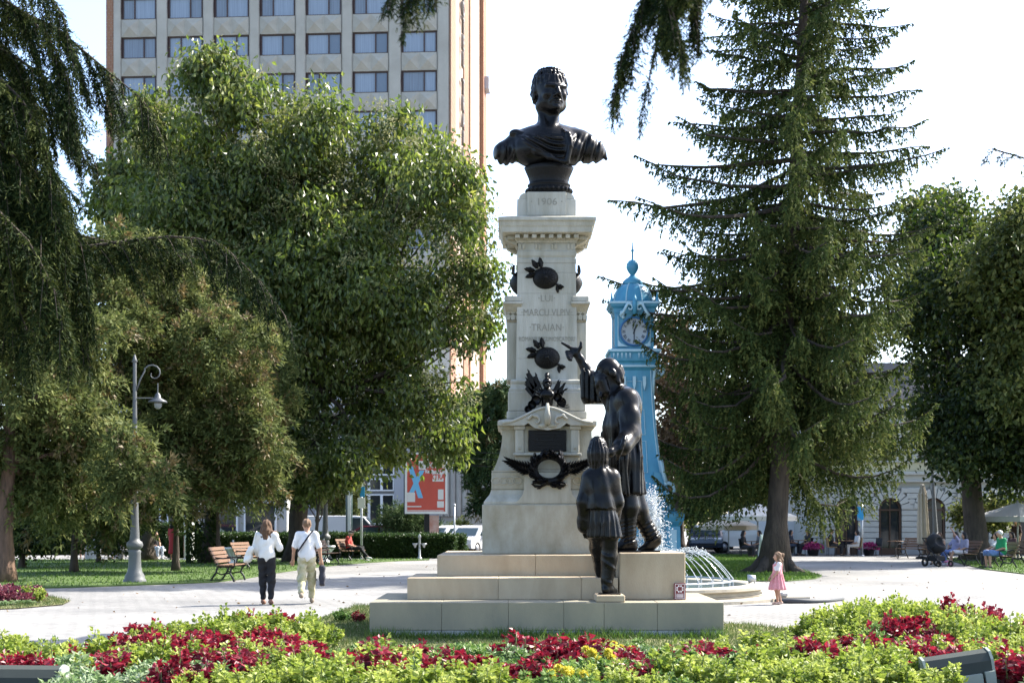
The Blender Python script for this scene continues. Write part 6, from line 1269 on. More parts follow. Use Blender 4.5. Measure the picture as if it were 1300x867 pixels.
# ------------------------------------------------------------------ cars
m_tyre = mat('tyre', (.015, .015, .015), .8); m_hub = mat('hub', (.4, .4, .42), .35, metal=.6); m_cglass = mat('car_glass', (.03, .05, .055), .05, spec=.7); m_lamp = mat('head_lamp', (.6, .62, .65), .1); m_tail = mat('tail_lamp', (.3, .01, .01), .2)
def car(name, label, loc, rz, col, kind='car', cat='car'):
    e = empty(name, loc, rz, label, cat); m = mat('car_paint_' + str(col), col, .25, spec=.5, coat=.6); van = kind == 'van'; L, W, H = (5.2, 1.95, 2.0) if van else (4.2, 1.76, 1.5)
    if van: sil = [(-2.55, .35), (2.5, .35), (2.58, .8), (2.35, 1.05), (1.75, 1.2), (1.05, 1.95), (.6, 2.0), (-2.5, 2.0), (-2.58, 1.2)]; cab = [(1.62, 1.22), (1.02, 1.88), (.3, 1.88), (.3, 1.22)]
    else: sil = [(-2.05, .32), (2.02, .32), (2.1, .55), (2.05, .78), (1.2, .93), (.55, 1.38), (.0, 1.5), (-1.2, 1.47), (-1.85, 1.1), (-2.1, .95), (-2.12, .5)]; cab = [(1.05, .97), (.52, 1.33), (-.25, 1.40), (-.25, .97)]
    bm = bmesh.new(); n = len(sil); rows_ = []
    for y, ins in ((-W / 2, 1), (-W / 2 + .12, 0), (W / 2 - .12, 0), (W / 2, 1)):
        rows_.append([bm.verts.new((x * (1 - .015 * ins), y * (1 - (.16 if z > 1.0 else 0) * (1 if not van else .35) * (z - 1.0 if z > 1 else 0) * 2), z - (.03 * ins if z > .9 else 0))) for x, z in sil])
    for i in range(3):
        for k in range(n): bm.faces.new((rows_[i][k], rows_[i][(k + 1) % n], rows_[i + 1][(k + 1) % n], rows_[i + 1][k]))
    bm.faces.new(rows_[0][::-1]); bm.faces.new(rows_[3]); bmesh.ops.recalc_face_normals(bm, faces=bm.faces); me = bpy.data.meshes.new('body'); bm.to_mesh(me); bm.free(); me.materials.append(m); link('body', me, e)
    for s_ in (-1, 1):
        yy = s_ * (W / 2 + .004); q = MB(); tw = .0 if van else .10
        q.prism(cab, min(yy - s_ * .10, yy - s_ * .02) - (0), max(yy - s_ * .10, yy - s_ * .02)) if not van else q.prism(cab, yy - .005, yy + .005); q.build('side_window', m_cglass, e)
        if not van: q = MB(); q.prism([(-.32, .97), (-.32, 1.40), (-1.15, 1.38), (-1.6, 1.08), (-1.55, .97)], min(yy - s_ * .10, yy - s_ * .02), max(yy - s_ * .10, yy - s_ * .02)); q.build('side_window', m_cglass, e)
        q = MB(); q.box((L * .5 - .12, s_ * (W / 2 - .25), .72 if not van else .9), (.16, .36, .16), ry=.3); q.build('headlight', m_lamp, e); q = MB(); q.box((-L * .5 + .06, s_ * (W / 2 - .16), .92 if not van else 1.2), (.1, .22, .2)); q.build('tail_light', m_tail, e)
        q = MB(); q.box((.72 if not van else 1.3, s_ * (W / 2 + .09), 1.02 if not van else 1.4), (.12, .2, .14)); q.build('mirror', m, e)
        for x in (1.3, -1.3) if not van else (1.65, -1.6):
            q = MB(); q.lathe((0, 0, 0), [(.2, -.1), (.31, -.1), (.33, -.06), (.33, .06), (.31, .1), (.2, .1)], 18); w_ = q.build('wheel', m_tyre, e, (x, s_ * (W / 2 - .09), .33)); w_.rotation_euler = (R(90), 0, 0); q = MB(); q.lathe((0, 0, 0), [(.001, -.1), (.2, -.09), (.2, .09), (.001, .1)], 12); q.build('rim', m_hub, w_)
    q = MB()
    if van: q.add([(1.80, -.8, 1.22), (1.80, .8, 1.22), (1.12, .72, 1.92), (1.12, -.72, 1.92)], [(0, 1, 2, 3)])
    else: q.add([(1.16, -.68, .975), (1.16, .68, .975), (.6, .58, 1.365), (.6, -.58, 1.365)], [(0, 1, 2, 3)])
    q.build('windscreen', m_cglass, e)
    q = MB(); q.box((L / 2 - .06, 0, .5), (.08, 1.0, .16)); q.build('grille', m_tyre, e); return e
CW, CD, CG, CRd, CB = (.62, .62, .62), (.02, .025, .04), (.28, .30, .32), (.10, .012, .02), (.02, .03, .05)
car('parked_car', 'white car parked between the hedge and the pedestal', (gx(601, 73), 73.5, 0), R(-115), CW)
car('parked_car', 'dark car roof just above the white parked car', (gx(612, 80), 80, 0), R(-90), CD)
car('parked_car', 'white car roof behind the seated man in red', (gx(436, 74), 75, 0), 0, CW, 'van')
car('parked_car', 'dark red car roof over the long hedge left of the billboard', (gx(489, 74), 74.5, 0), 0, CRd)
car('parked_car', 'grey car behind the hedge under the billboard', (gx(533, 75), 76, 0), R(8), CG)
car('parked_car', 'pale car behind the hedge right of the billboard post', (gx(562, 74), 74.5, 0), R(-120), CW)
car('parked_car', 'white car glimpsed behind the thick white post', (gx(262, 80), 80, 0), 0, CW)
car('parked_car', 'red car glimpsed behind the bus shelter', (gx(225, 84), 84, 0), 0, (.35, .03, .03))
car('parked_car', 'dark blue car behind the fountain jets', (gx(898, 77), 77, 0), R(-100), CB)
car('parked_car', 'small red and white car behind the dark blue car', (gx(908, 88), 88, 0), R(-90), (.45, .05, .04))
car('parked_van', 'white delivery van behind the cafe parasol', (gx(958, 76), 77, 0), R(180), CW, 'van', 'van')
# parasols, cafe tables, planters
m_canvas = mat('beige_canvas', (.42, .37, .29), .85, var=.1, vs=4, bump=.2, bs=20); m_canvas2 = mat('white_canvas', (.52, .50, .45), .85, var=.06, vs=4)
def parasol(label, loc, w_, h, m):
    e = empty('cafe_parasol', loc, .1, label, 'parasol'); q = MB(); q.tube([(0, 0, 0), (0, 0, h + .1)], .035, 8); q.build('pole', m_galv, e); q = MB(); q.lathe((0, 0, 0), [(.3, 0), (.3, .08), (.06, .12)], 12); q.build('base', m_iron, e)
    vs = [(0, 0, h)] + [(w_ * math.cos(a) * (1 if k % 2 else .96), w_ * math.sin(a) * (1 if k % 2 else .96), h - .62) for k, a in enumerate(np.linspace(PI / 8, 2 * PI + PI / 8, 9)[:-1])]; vs += [(x, y, z_ - .22) for x, y, z_ in vs[1:]]
    q = MB(); q.add(vs, [(0, 1 + k, 1 + (k + 1) % 8) for k in range(8)] + [(1 + k, 9 + k, 9 + (k + 1) % 8, 1 + (k + 1) % 8) for k in range(8)]); q.build('canopy', m, e)
    for k in range(8): q = MB(); q.tube([(0, 0, h - .06), Vector(vs[1 + k]) - Vector((0, 0, .03))], .012, 5); q.build('rib', m_galv, e)
    return e
parasol('open white parasol at the right edge beyond the benches', (gx(1292, 61), 61, 0), 1.9, 2.5, m_canvas2); parasol('open pale parasol over the cafe tables left of the spruce trunk', (gx(962, 68), 68, 0), 1.9, 2.55, m_canvas2); parasol('beige parasol tip in the shade left of the cafe parasol', (gx(925, 71), 71, 0), 1.5, 2.1, m_canvas)
e = empty('closed_parasol', (gx(1171, 64), 64, 0), 0, 'tall closed beige parasol in front of the arcade', 'parasol'); q = MB(); q.tube([(0, 0, 0), (0, 0, 3.35)], .035, 8); q.build('pole', m_galv, e)
S = Sculpt((-.4, -.4, .5), (.4, .4, 3.5), .025, .05); S.chain([(0, 0, 3.3), (.0, 0, 2.9), (.02, 0, 1.6), (.05, 0, .75)], [.07, .17, .22, .26]); S.disp(lambda x, y, z: .035 * np.sin(np.arctan2(y, x) * 8 + z * .8)); S.build('folded_canopy', m_canvas, e)
q = MB(); q.lathe((0, 0, 0), [(.3, 0), (.3, .08), (.06, .12)], 12); q.build('base', m_iron, e)
def cafe_table(label, loc):
    e = empty('cafe_table', loc, 0, label, 'table'); q = MB(); q.lathe((0, 0, 0), [(.001, .74), (.38, .74), (.38, .77), (.001, .77)], 16); q.build('table_top', m_wood, e); q = MB(); q.tube([(0, 0, .03), (0, 0, .74)], .03, 6); q.build('stem', m_iron, e); q = MB(); q.lathe((0, 0, 0), [(.25, 0), (.25, .03), (.03, .05)], 12); q.build('foot', m_iron, e)
def chair(label, loc, rz, m):
    e = empty('cafe_chair', loc, rz, label, 'chair', 'cafe chairs'); MB().cbox(-.22, .22, -.22, .22, .43, .47, .01).build('seat', m, e); q = MB(); q.box((0, .22, .68), (.44, .04, .42), rx=R(-8)); q.build('backrest', m, e)
    for x in (-.19, .19):
        for y in (-.19, .19): q = MB(); q.tube([(x, y, 0), (x, y, .43)], .018, 6); q.build('leg', m_iron, e)
m_chair = mat('cafe_chair_wood', (.30, .20, .10), .6)
cafe_table('small cafe table between the couple at the arcade', (gx(1073, 69), 68.8, 0)); chair('cafe chair under the man in black at the arcade', (gx(1056, 69), 69, 0), R(90), m_chair); chair('cafe chair under the pale dressed guest at the arcade', (gx(1087, 69), 69, 0), R(-90), m_chair); chair('empty dark cafe chair right of the arcade couple', (gx(1112, 69.5), 69.5, 0), R(-60), m_iron)
cafe_table('white topped high table in front of the second arch', (gx(1137, 67), 67, 0)); cafe_table('cafe table left of the arcade behind the spruce trunk', (gx(1016, 69.5), 70, 0)); cafe_table('cafe table in the shade under the pale parasol', (gx(954, 66), 66, 0))
for lab, px in (('pink flower tub at the building corner', 1034), ('pink flower tub right of the blue sign post', 1105)):
    e = empty('flower_tub', (gx(px, 69.5), 69.8, 0), 0, lab, 'flower tub'); q = MB(); q.lathe((0, 0, 0), [(.22, 0), (.3, .3), (.32, .34), (.28, .32)], 14); q.build('tub', m_iron, e); rng = np.random.default_rng(px); k = 700; u_ = unit(rng.normal(size=(k, 3))); u_[:, 2] = np.abs(u_[:, 2]); P = u_ * np.array((.48, .4, .32)) * rng.uniform(.7, 1.05, (k, 1)) + np.array((0, 0, .32)); V, F_, T = leaves(P, u_ + rng.normal(0, .4, (k, 3)), .08, .08, rng.random(k), .2, rng); link('blossoms', npmesh('blossoms', V, F_, leafmat('pink_blossom', (.22, .02, .10), (.45, .05, .22), (.6, .12, .3), .25), T), e)
e = empty('sandwich_board', (gx(973, 64.5), 64.5, 0), .4, 'leaning white sandwich board beside the spruce trunk', 'sign'); q = MB(); q.box((0, -.12, .55), (.6, .03, 1.1), rx=R(-12)); q.build('front_board', mat('pale_green_board', (.55, .62, .55), .5), e); q = MB(); q.box((0, .14, .55), (.6, .03, 1.1), rx=R(12)); q.build('back_board', m_white, e)
# pram
e = empty('baby_stroller', (gx(1190, 52.5), 52.5, 0), R(25), 'black baby stroller parked beside the benches', 'stroller'); m_fab = mat('black_fabric', (.018, .018, .02), .85)
S = Sculpt((-.4, -.6, .3), (.4, .6, 1.25), .03, .06); S.ell((0, .05, .72), (.27, .42, .24)); S.ell((0, .15, .95), (.28, .32, .26)); S.ell((0, -.3, .95), (.22, .3, .2), op='-'); S.build('hood_and_seat', m_fab, e)
for x in (-.28, .28):
    q = MB(); q.tube([(x, -.4, .18), (x, .0, .6), (x, .5, 1.05)], .018, 6); q.tube([(x, .35, .2), (x, -.1, .75)], .018, 6); q.build('frame_side', m_iron, e)
    for y, r_ in ((-.4, .12), (.35, .16)): q = MB(); q.lathe((0, 0, 0), [(r_ * .6, -.03), (r_, -.03), (r_, .03), (r_ * .6, .03), (r_ * .6, -.03)], 14); w_ = q.build('wheel', m_tyre, e, (x, y, r_)); w_.rotation_euler = (0, R(90), 0)
q = MB(); q.tube([(-.28, .5, 1.05), (.28, .5, 1.05)], .02, 6); q.build('handle', m_iron, e); MB().cbox(-.22, .22, -.2, .3, .2, .4, .03).build('basket', m_fab, e)
# overhead cables
def cable(label, a, b_, sag, r_=.012):
    q = MB(); a, b_ = Vector(a), Vector(b_); q.tube([a.lerp(b_, t) + Vector((0, 0, -sag * 4 * t * (1 - t))) for t in np.linspace(0, 1, 14)], r_, 5); tag(q.build('overhead_cable', m_iron), label, 'cable')
cable('thin dark cable crossing the dark trees at the right edge', at(1100, 480, 58), at(1420, 512, 58), .5, .016)
for k, (lab, y0, y1) in enumerate((('uppermost overhead wire between billboard and pedestal', 566, 574), ('middle overhead wire between billboard and pedestal', 572, 584), ('lowest overhead wire between billboard and pedestal', 580, 594))): cable(lab, at(520, y0, 80), at(700, y1, 80), .2, .014)
# floodlights in the flower bed
def flood(label, loc, rz, tilt):
    e = empty('floodlight', loc, rz, label, 'floodlight'); m_h = mat('floodlight_grey', (.05, .058, .052), .8, spec=.15, var=.15, vs=10); m_h2 = mat('floodlight_pale', (.27, .30, .26), .8, spec=.2)
    M = Matrix.Rotation(tilt, 4, 'Y')
    q = MB(); pts = [(.22, -.02), (.22, .14), (.17, .21), (.05, .235), (-.1, .20), (-.12, -.02)]; q.prism(pts, -.30, .30, M @ Matrix.Translation((0, 0, .36)) @ Matrix.Rotation(R(90), 4, 'Z') @ Matrix.Rotation(PI, 4, 'Z')); q.build('housing', m_h, e)
    for s_ in (-1, 1): q = MB(); q.prism([(.225, -.03), (.225, .15), (.175, .22), (.05, .245), (-.11, .21), (-.13, -.03)], s_ * .302 - .012, s_ * .302 + .012, M @ Matrix.Translation((0, 0, .36)) @ Matrix.Rotation(R(90), 4, 'Z') @ Matrix.Rotation(PI, 4, 'Z')); q.build('end_cap', m_h2, e)
    q = MB(); q.box((0, -.25, .34), (.26, .06, .12), ry=tilt); q.build('gear_box', m_h2, e)
    for s_ in (-1, 1): q = MB(); q.box((s_ * .2, -.245, .34 - s_ * tilt * .2), (.09, .05, .14), ry=tilt); q.build('clamp', m_h2, e)
    q = MB(); q.tube([(-.33, 0, .34), (-.33, 0, .1), (.33, 0, .1), (.33, 0, .34)], .02, 6); q.build('yoke', m_h, e); q = MB(); q.tube([(0, 0, -.05), (0, 0, .1)], .035, 8); q.build('stake', m_h, e); return e
flood('grey floodlight tilted up among lime plants at the bottom edge', (gx(1221, 13.2), 13.2, -.19), R(-4), R(-9))
flood('dark floodlight barely showing beside the variegated plants', (gx(38, 12.8), 12.8, -.27), R(4), R(1))
# ------------------------------------------------------------------ people
SKIN = mat('skin', (.42, .24, .16), .55, var=.06, vs=20)
def cloth(c, nme=None, c2=None, vs=6): return mat(nme or 'cloth_%02d_%02d_%02d' % tuple(int(x * 99) for x in c), c, .85, var=(.9 if c2 else .12), vs=vs, col2=c2, bump=.3, bs=18)
HAIRB, HAIRD, HAIRG, HAIRA = (.10, .055, .03), (.02, .015, .012), (.55, .53, .50), (.16, .10, .06)
STAND = dict(p0=(0, 0, .96), p1=(0, 0, 1.26), p2=(0, .015, 1.45), p3=(0, -.01, 1.585), sl=(-.165, .01, 1.39), sr=(.165, .01, 1.39), el=(-.225, .03, 1.12), er=(.225, .03, 1.12), wl=(-.24, -.04, .88), wr=(.24, -.04, .88), hl=(-.085, 0, .92), hr=(.085, 0, .92), kl=(-.095, -.02, .50), kr=(.095, -.02, .50), al=(-.095, .03, .09), ar=(.095, .03, .09))
SIT = dict(p0=(0, .05, .54), p1=(0, .10, .84), p2=(0, .09, 1.03), p3=(0, .05, 1.17), sl=(-.165, .09, .97), sr=(.165, .09, .97), el=(-.22, .05, .70), er=(.22, .05, .70), wl=(-.12, -.18, .62), wr=(.12, -.18, .62), hl=(-.09, .02, .52), hr=(.09, .02, .52), kl=(-.11, -.42, .52), kr=(.11, -.42, .52), al=(-.11, -.40, .09), ar=(.11, -.40, .09))
def person(label, loc, rz, h=1.68, pose=STAND, J=None, top=(.7, .7, .7), sleeve=.9, bottom=(.02, .02, .02), leg=1.95, hair=HAIRB, hairlen=0, shoes=(.02, .02, .02), res=.02, dress=0, loose=0, bun=False, cap=None, bald=False, group='people in the park', bm=None, tm=None, stride=None, barearm=False, tail=False):
    j = dict(pose); j.update(J or {}); j = {k: np.array(v, float) * h / 1.7 for k, v in j.items()}; s = h / 1.7
    if h < 1.2: pass
    hs = s if h > 1.2 else s * 1.28
    e = empty('person', loc, rz, label, 'person', group); allp = np.array(list(j.values())); lo, hi = allp.min(0) - .3 * s, allp.max(0) + .3 * s; lo[2] = -.03
    hd = j['p3'] + (np.array((0, 0, .03)) if h < 1.2 else 0)
    def foot(S, a, r_, kk):
        k_ = j[kk]; d = a - k_; f = np.array((0, -1, 0)) * .17 * s; S.chain([a + np.array((0, .03, -.03)) * s, a + f * .5 + np.array((0, 0, -.05)) * s, a + f + np.array((0, 0, -.06)) * s], [r_, r_ * .95, r_ * .72], .02)
    # body
    S = Sculpt(lo, hi, res, .04 * s)
    S.ell(hd + np.array((0, .012, .02)) * hs, np.array((.075, .092, .095)) * hs).ell(hd + np.array((0, -.025, -.035)) * hs, np.array((.058, .062, .075)) * hs)
    S.cap(hd + np.array((0, -.085, .005)) * hs, hd + np.array((0, -.105, -.022)) * hs, .009 * hs, .014 * hs, .012)
    for q in (-1, 1): S.ell(hd + np.array((q * .076, .012, -.01)) * hs, np.array((.012, .02, .03)) * hs, None, .01).ell(hd + np.array((q * .03, -.088, .012)) * hs, np.array((.014, .012, .009)) * hs, None, .008, '-')
    S.ell(hd + np.array((0, -.084, -.055)) * hs, np.array((.024, .012, .009)) * hs, None, .008)
    S.cap(j['p2'] - np.array((0, 0, .06)) * s, hd - np.array((0, -.02, .04)) * hs, .055 * s, .05 * s)
    S.chain([j['p0'], (j['p0'] + j['p1']) / 2, j['p1'], j['p2'] - np.array((0, 0, .08)) * s], [.125 * s, .115 * s, .125 * s, .09 * s]).cap(j['sl'], j['sr'], .05 * s)
    for a in 'lr':
        S.chain([j['s' + a], j['e' + a], j['w' + a]], [.05 * s, .04 * s, .028 * s]); d = unit(j['w' + a] - j['e' + a]); p = j['w' + a] + d * .06 * s; S.ell(p, np.array((.036, .028, .045)) * s)
        sd_ = unit(np.cross(d, (0, 1, .2))); up = np.cross(sd_, d)
        for f_ in range(4): b0 = p + d * .03 * s + sd_ * (f_ - 1.5) * .019 * s; b1 = b0 + d * (.035 + .006 * (1.5 - abs(f_ - 1.5))) * s + up * .006 * s; S.chain([b0, b1, b1 + (d * .024 + up * .018) * s], [.0105 * s, .0095 * s, .008 * s], .006)
        S.chain([p + sd_ * .03 * s, p + sd_ * .05 * s + d * .02 * s, p + sd_ * .05 * s + d * .05 * s], [.012 * s, .011 * s, .009 * s], .008)
        S.chain([j['h' + a], j['k' + a], j['a' + a]], [.085 * s, .058 * s, .036 * s]); foot(S, j['a' + a], .036 * s, 'k' + a)
    S.build('body', SKIN, e)
    # top
    S = Sculpt(lo, hi, res, .05 * s); g = .02 * s
    S.chain([j['p0'] + np.array((0, 0, .02)) * s, (j['p0'] + j['p1']) / 2, j['p1'], j['p2'] - np.array((0, 0, .09)) * s], [.125 * s + g + loose, .115 * s + g + loose, .12 * s + g, .08 * s + g]); S.cap(j['sl'], j['sr'], .045 * s + g)
    for q in (-1, 1): S.ell(j['p1'] + np.array((q * .075, -.02, 0)) * s, np.array((.09, .10, .15)) * s).ell(j['p0'] + np.array((q * .06, 0, .04)) * s, np.array((.10 + loose, .12 + loose, .12)) * s)
    for a in 'lr':
        if sleeve > 0:
            p_ = j['s' + a] + (j['e' + a] - j['s' + a]) * min(1, sleeve * 2); S.cap(j['s' + a], p_, .05 * s + g * .6, .044 * s + g * .8)
            if sleeve > .5: p2 = j['e' + a] + (j['w' + a] - j['e' + a]) * (sleeve - .5) * 2; S.cap(j['e' + a], p2, .05 * s + g * .6, .038 * s + g * .6)
    if dress: S.chain([j['p0'], j['p0'] + (np.array((0, 0, -dress)) if pose is STAND else (j['kl'] + j['kr']) / 2 - j['p0']) * 1.0], [.15 * s, .20 * s])
    S.disp(lambda x, y, z: .0045 * s * np.sin(x * 31 + z * 23 + np.sin(y * 19 + z * 9) * 1.4))
    S.ell(hd + np.array((0, -.02, -.12)) * hs, np.array((.075, .085, .06)) * hs, None, .01, '-')
    if dress and pose is STAND: S.box(j['p0'] + np.array((0, 0, -dress - .25)), (.5, .5, .22), .01, k=.01, op='-')
    S.build('dress' if dress else 'top', tm or cloth(top), e)
    # trousers / shorts
    if bottom is not None:
        S = Sculpt(lo, hi, res, .04 * s)
        for q in (-1, 1): S.ell(j['p0'] + np.array((q * .06, .01, -.03)) * s, np.array((.10, .125, .12)) * s)
        for a in 'lr':
            S.cap(j['h' + a], j['h' + a] + (j['k' + a] - j['h' + a]) * min(1, leg), .098 * s, .078 * s + loose)
            if leg > 1: S.cap(j['k' + a], j['k' + a] + (j['a' + a] - j['k' + a]) * (leg - 1), .076 * s + loose, .052 * s + loose)
        S.disp(lambda x, y, z: .007 * s * np.sin(z * 37 + x * 21 + np.sin(y * 15) * 2)); S.build('trousers' if leg > 1 else 'shorts', bm or cloth(bottom), e)
    if shoes is not None:
        S = Sculpt(lo, hi, res * .8, .02)
        for a in 'lr': foot(S, j['a' + a], .045 * s, 'k' + a)
        S.build('shoes', cloth(shoes), e)
    if not bald:
        S = Sculpt(lo, hi, res * .8, .03 * s); S.ell(hd + np.array((0, .025, .032)) * hs, np.array((.088, .10, .098)) * hs)
        if hairlen: 
            S.chain([hd + np.array((0, .05, .0)) * hs, hd + np.array((0, .085, -.1)) * hs, hd + np.array((.0, .105, -hairlen)) * hs], [.085 * hs, .08 * hs, .05 * hs])
            for q in (-1, 1): S.chain([hd + np.array((q * .06, .02, 0)) * hs, hd + np.array((q * .085, .05, -.12)) * hs, hd + np.array((q * .07, .08, -hairlen * .9)) * hs], [.045 * hs, .045 * hs, .03 * hs])
        if bun: S.ell(hd + np.array((.01, .09, .05)) * hs, np.array((.045, .04, .045)) * hs)
        if tail: S.chain([hd + np.array((0, .09, .06)) * hs, hd + np.array((0, .15, .05)) * hs, hd + np.array((0, .16, -.04)) * hs], [.03 * hs, .04 * hs, .022 * hs])
        S.ell(hd + np.array((0, -.075, -.035)) * hs, np.array((.066, .08, .085)) * hs, None, .015, '-')
        S.disp(lambda x, y, z: .006 * np.sin(x * 95 + np.sin(z * 30) * 1.5) + .004 * np.sin(z * 70 + y * 60)); S.build('hair', cloth(hair), e)
    if cap: 
        S = Sculpt(lo, hi, res * .7, .01); S.ell(hd + np.array((0, .015, .055)) * hs, np.array((.098, .112, .075)) * hs); S.ell(hd + np.array((0, -.13, .05)) * hs, np.array((.075, .085, .013)) * hs); S.box(hd + np.array((0, .02, -.06)), (.2, .2, .09), .01, k=.005, op='-'); S.build('cap', cloth(cap), e)
    return e
# two women walking away on the plaza
d = 27.95; wa = person('woman in white top and black trousers walking away with a white tote', (gx(338.5, d), d, 0), PI, 1.66, STAND, dict(el=(-.25, -.06, 1.14), wl=(-.15, -.25, 1.36), er=(.23, -.02, 1.12), wr=(.2, -.18, .98), al=(-.09, .06, .09), ar=(.08, -.05, .09), kr=(.085, -.06, .5)), (.72, .71, .67), .92, (.012, .012, .014), 1.86, HAIRB, .27, (.25, .13, .09), .0125, loose=.004)
S = Sculpt((.1, -.25, .75), (.62, .25, 1.5), .0125, .03); S.box((.33, .02, 1.0), (.06, .12, .16), .04, (0, -.3, 0), .03); S.ell((.37, .02, .90), (.085, .12, .09)); S.disp(lambda x, y, z: .01 * np.sin(z * 40 + x * 20)); S.build('tote_bag', cloth((.74, .73, .68)), wa)
q = MB(); q.tube([(.27, .12, 1.1), (.2, .09, 1.40), (.2, -.03, 1.44), (.24, -.1, 1.3), (.28, -.1, 1.1)], .012, 6); q.build('bag_strap', cloth((.74, .73, .68)), wa)
d = 28.15; wb = person('woman in white T-shirt and patterned olive trousers walking away with dark bag', (gx(389.5, d), d, 0), PI + .1, 1.68, STAND, dict(el=(-.25, .03, 1.13), wl=(-.28, -.03, .9), er=(.25, .02, 1.13), wr=(.28, -.08, .9), kl=(-.09, -.16, .52), al=(-.09, -.22, .10), kr=(.10, .02, .5), ar=(.10, .26, .22)), (.72, .72, .72), .45, (.2, .2, .1), 1.9, HAIRA, 0, (.30, .24, .18), .0125, loose=.010, bun=True, bm=cloth((.28, .27, .11), 'olive_print', (.55, .50, .38), 7))
q = MB(); q.tube([(-.13, .10, 1.46), (-.05, .165, 1.36), (.06, .18, 1.2), (.17, .13, 1.04)], .018, 6); q.build('shoulder_strap', cloth((.02, .02, .028)), wb)
S = Sculpt((-.5, -.35, .25), (-.1, .2, .95), .0125, .03); S.box((-.30, -.1, .56), (.06, .12, .2), .04, (.15, 0, 0), .03); S.disp(lambda x, y, z: .008 * np.sin(z * 33)); S.build('carrier_bag', cloth((.035, .035, .045)), wb); q = MB(); q.tube([(-.29, -.12, .74), (-.29, -.09, .84), (-.30, -.06, .74)], .01, 6); q.build('bag_handle', cloth((.02, .02, .028)), wb)
# little girl at the fountain
d = 27.9; gl = person('little girl in pink dress with ponytail beside the fountain', (gx(987, d), d, 0), R(-86), .98, STAND, dict(el=(-.20, -.08, 1.10), wl=(-.14, -.22, .92), er=(.20, -.05, 1.12), wr=(.17, -.2, .94), ar=(.08, .10, .1), kr=(.085, .0, .5)), (.70, .66, .66), .35, None, 1, HAIRA, .10, (.55, .38, .30), .0105, tail=True)
S = Sculpt((-.3, -.3, .2), (.3, .3, .85), .0105, .03); S.chain([(0, 0, .78), (0, .0, .6)], [.092, .088]); S.chain([(0, 0, .6), (0, .0, .33)], [.095, .17]); S.box((0, 0, .2), (.3, .3, .10), .01, k=.01, op='-'); S.disp(lambda x, y, z: np.where(z < .6, .012 * np.sin(np.arctan2(y, x) * 12), 0)); S.ell((0, -.02, .84), (.07, .09, .07), None, .01, '-'); S.build('dress', cloth((.55, .17, .20), 'pink_check', (.62, .33, .34), 40), gl)
# seated people
person('man in red shirt and black cap sitting cross-legged on a bench', (gx(446, 59.5), 59.3, 0), R(80), 1.74, SIT, dict(kl=(-.1, -.42, .55), al=(-.06, -.72, .2), kr=(.1, -.45, .53), ar=(.1, -.62, .09), p3=(0, -.02, 1.15)), (.42, .05, .04), .45, (.015, .015, .018), 1.95, HAIRG, 0, (.7, .7, .7), .028, cap=(.015, .015, .017))
person('white-haired man in green T-shirt and blue shorts on a bench', (gx(1266, 50), 49.8, 0), R(-78), 1.78, SIT, dict(kl=(-.14, -.42, .53), kr=(.1, -.4, .53), wl=(-.12, -.3, .62), p3=(0, .0, 1.17)), (.02, .26, .10), .45, (.10, .17, .34), .95, HAIRG, 0, (.06, .05, .05), .02, loose=.04)
person('dark-haired woman in white beside the man in green', (gx(1262, 50.6), 50.6, 0), R(-78), 1.66, SIT, dict(er=(.22, -.14, .82), wr=(.1, -.28, .72)), (.66, .64, .62), .5, (.05, .05, .055), 1.9, HAIRD, .16, (.03, .03, .03), .028)
person('woman in lilac grey T-shirt and pale shorts on the second bench', (gx(1222, 53.3), 53.3, 0), R(-80), 1.66, SIT, dict(kr=(.11, -.42, .55), ar=(.09, -.62, .22)), (.30, .29, .40), .45, (.58, .56, .58), .95, HAIRD, .1, (.55, .2, .3), .028)
person('woman raising one arm on the second bench', (gx(1212, 54), 54.1, 0), R(-80), 1.68, SIT, dict(er=(.27, -.08, 1.15), wr=(.14, -.16, 1.38), el=(-.22, -.1, .75)), (.34, .33, .50), .4, (.14, .20, .42), 1.9, HAIRD, .2, (.5, .45, .5), .028)
person('person with bare shoulders sitting behind the stroller', (gx(1192, 55), 55, 0), R(-40), 1.64, SIT, None, (.46, .34, .25), .0, (.2, .16, .12), 1.8, HAIRB, .12, (.1, .08, .07), .031)
person('waiter in brown shirt standing under the right edge parasol', (gx(1290, 63), 63, 0), R(-60), 1.76, STAND, dict(wl=(-.1, -.25, 1.1)), (.06, .03, .032), .45, (.40, .33, .25), 1.9, HAIRD, 0, (.05, .04, .03), .031)
person('dark-haired woman seated beyond the man in green', (gx(1283, 58), 58, 0), R(-70), 1.64, SIT, None, (.10, .05, .05), .4, (.08, .08, .09), 1.9, HAIRD, .25, (.03, .03, .03), .031)
person('man in black cap and shirt seated at the arcade table', (gx(1057, 69), 68.95, 0), R(85), 1.74, SIT, None, (.015, .015, .017), .5, (.03, .03, .035), 1.9, HAIRD, 0, (.05, .05, .05), .032, cap=(.015, .015, .017))
person('pale dressed guest seated at the arcade table', (gx(1086, 69), 68.95, 0), R(-85), 1.66, SIT, None, (.6, .6, .6), .5, (.5, .48, .48), 1.9, HAIRD, .15, (.4, .4, .4), .032)
for px, d, lab, c, bt, rz in ((1006, 70.5, 'dark dressed guest nearest the spruce trunk at the cafe', (.03, .035, .05), (.1, .13, .22), 60), (1024, 70, 'guest in dark jacket at the building corner', (.02, .02, .032), (.02, .02, .03), -70), (946, 65.6, 'long-haired guest in black under the pale parasol', (.02, .02, .02), (.04, .04, .05), 70), (962, 65.8, 'guest in grey shirt under the pale parasol', (.12, .12, .13), (.05, .05, .06), -80)):
    chair('dark cafe chair under the ' + lab, (gx(px, d), d + .05, 0), R(rz), m_iron); person(lab, (gx(px, d), d, 0), R(rz), 1.68, SIT, None, c, .5, bt, 1.9, HAIRD, .18 if 'long' in lab else .05, (.03, .03, .03), .033)
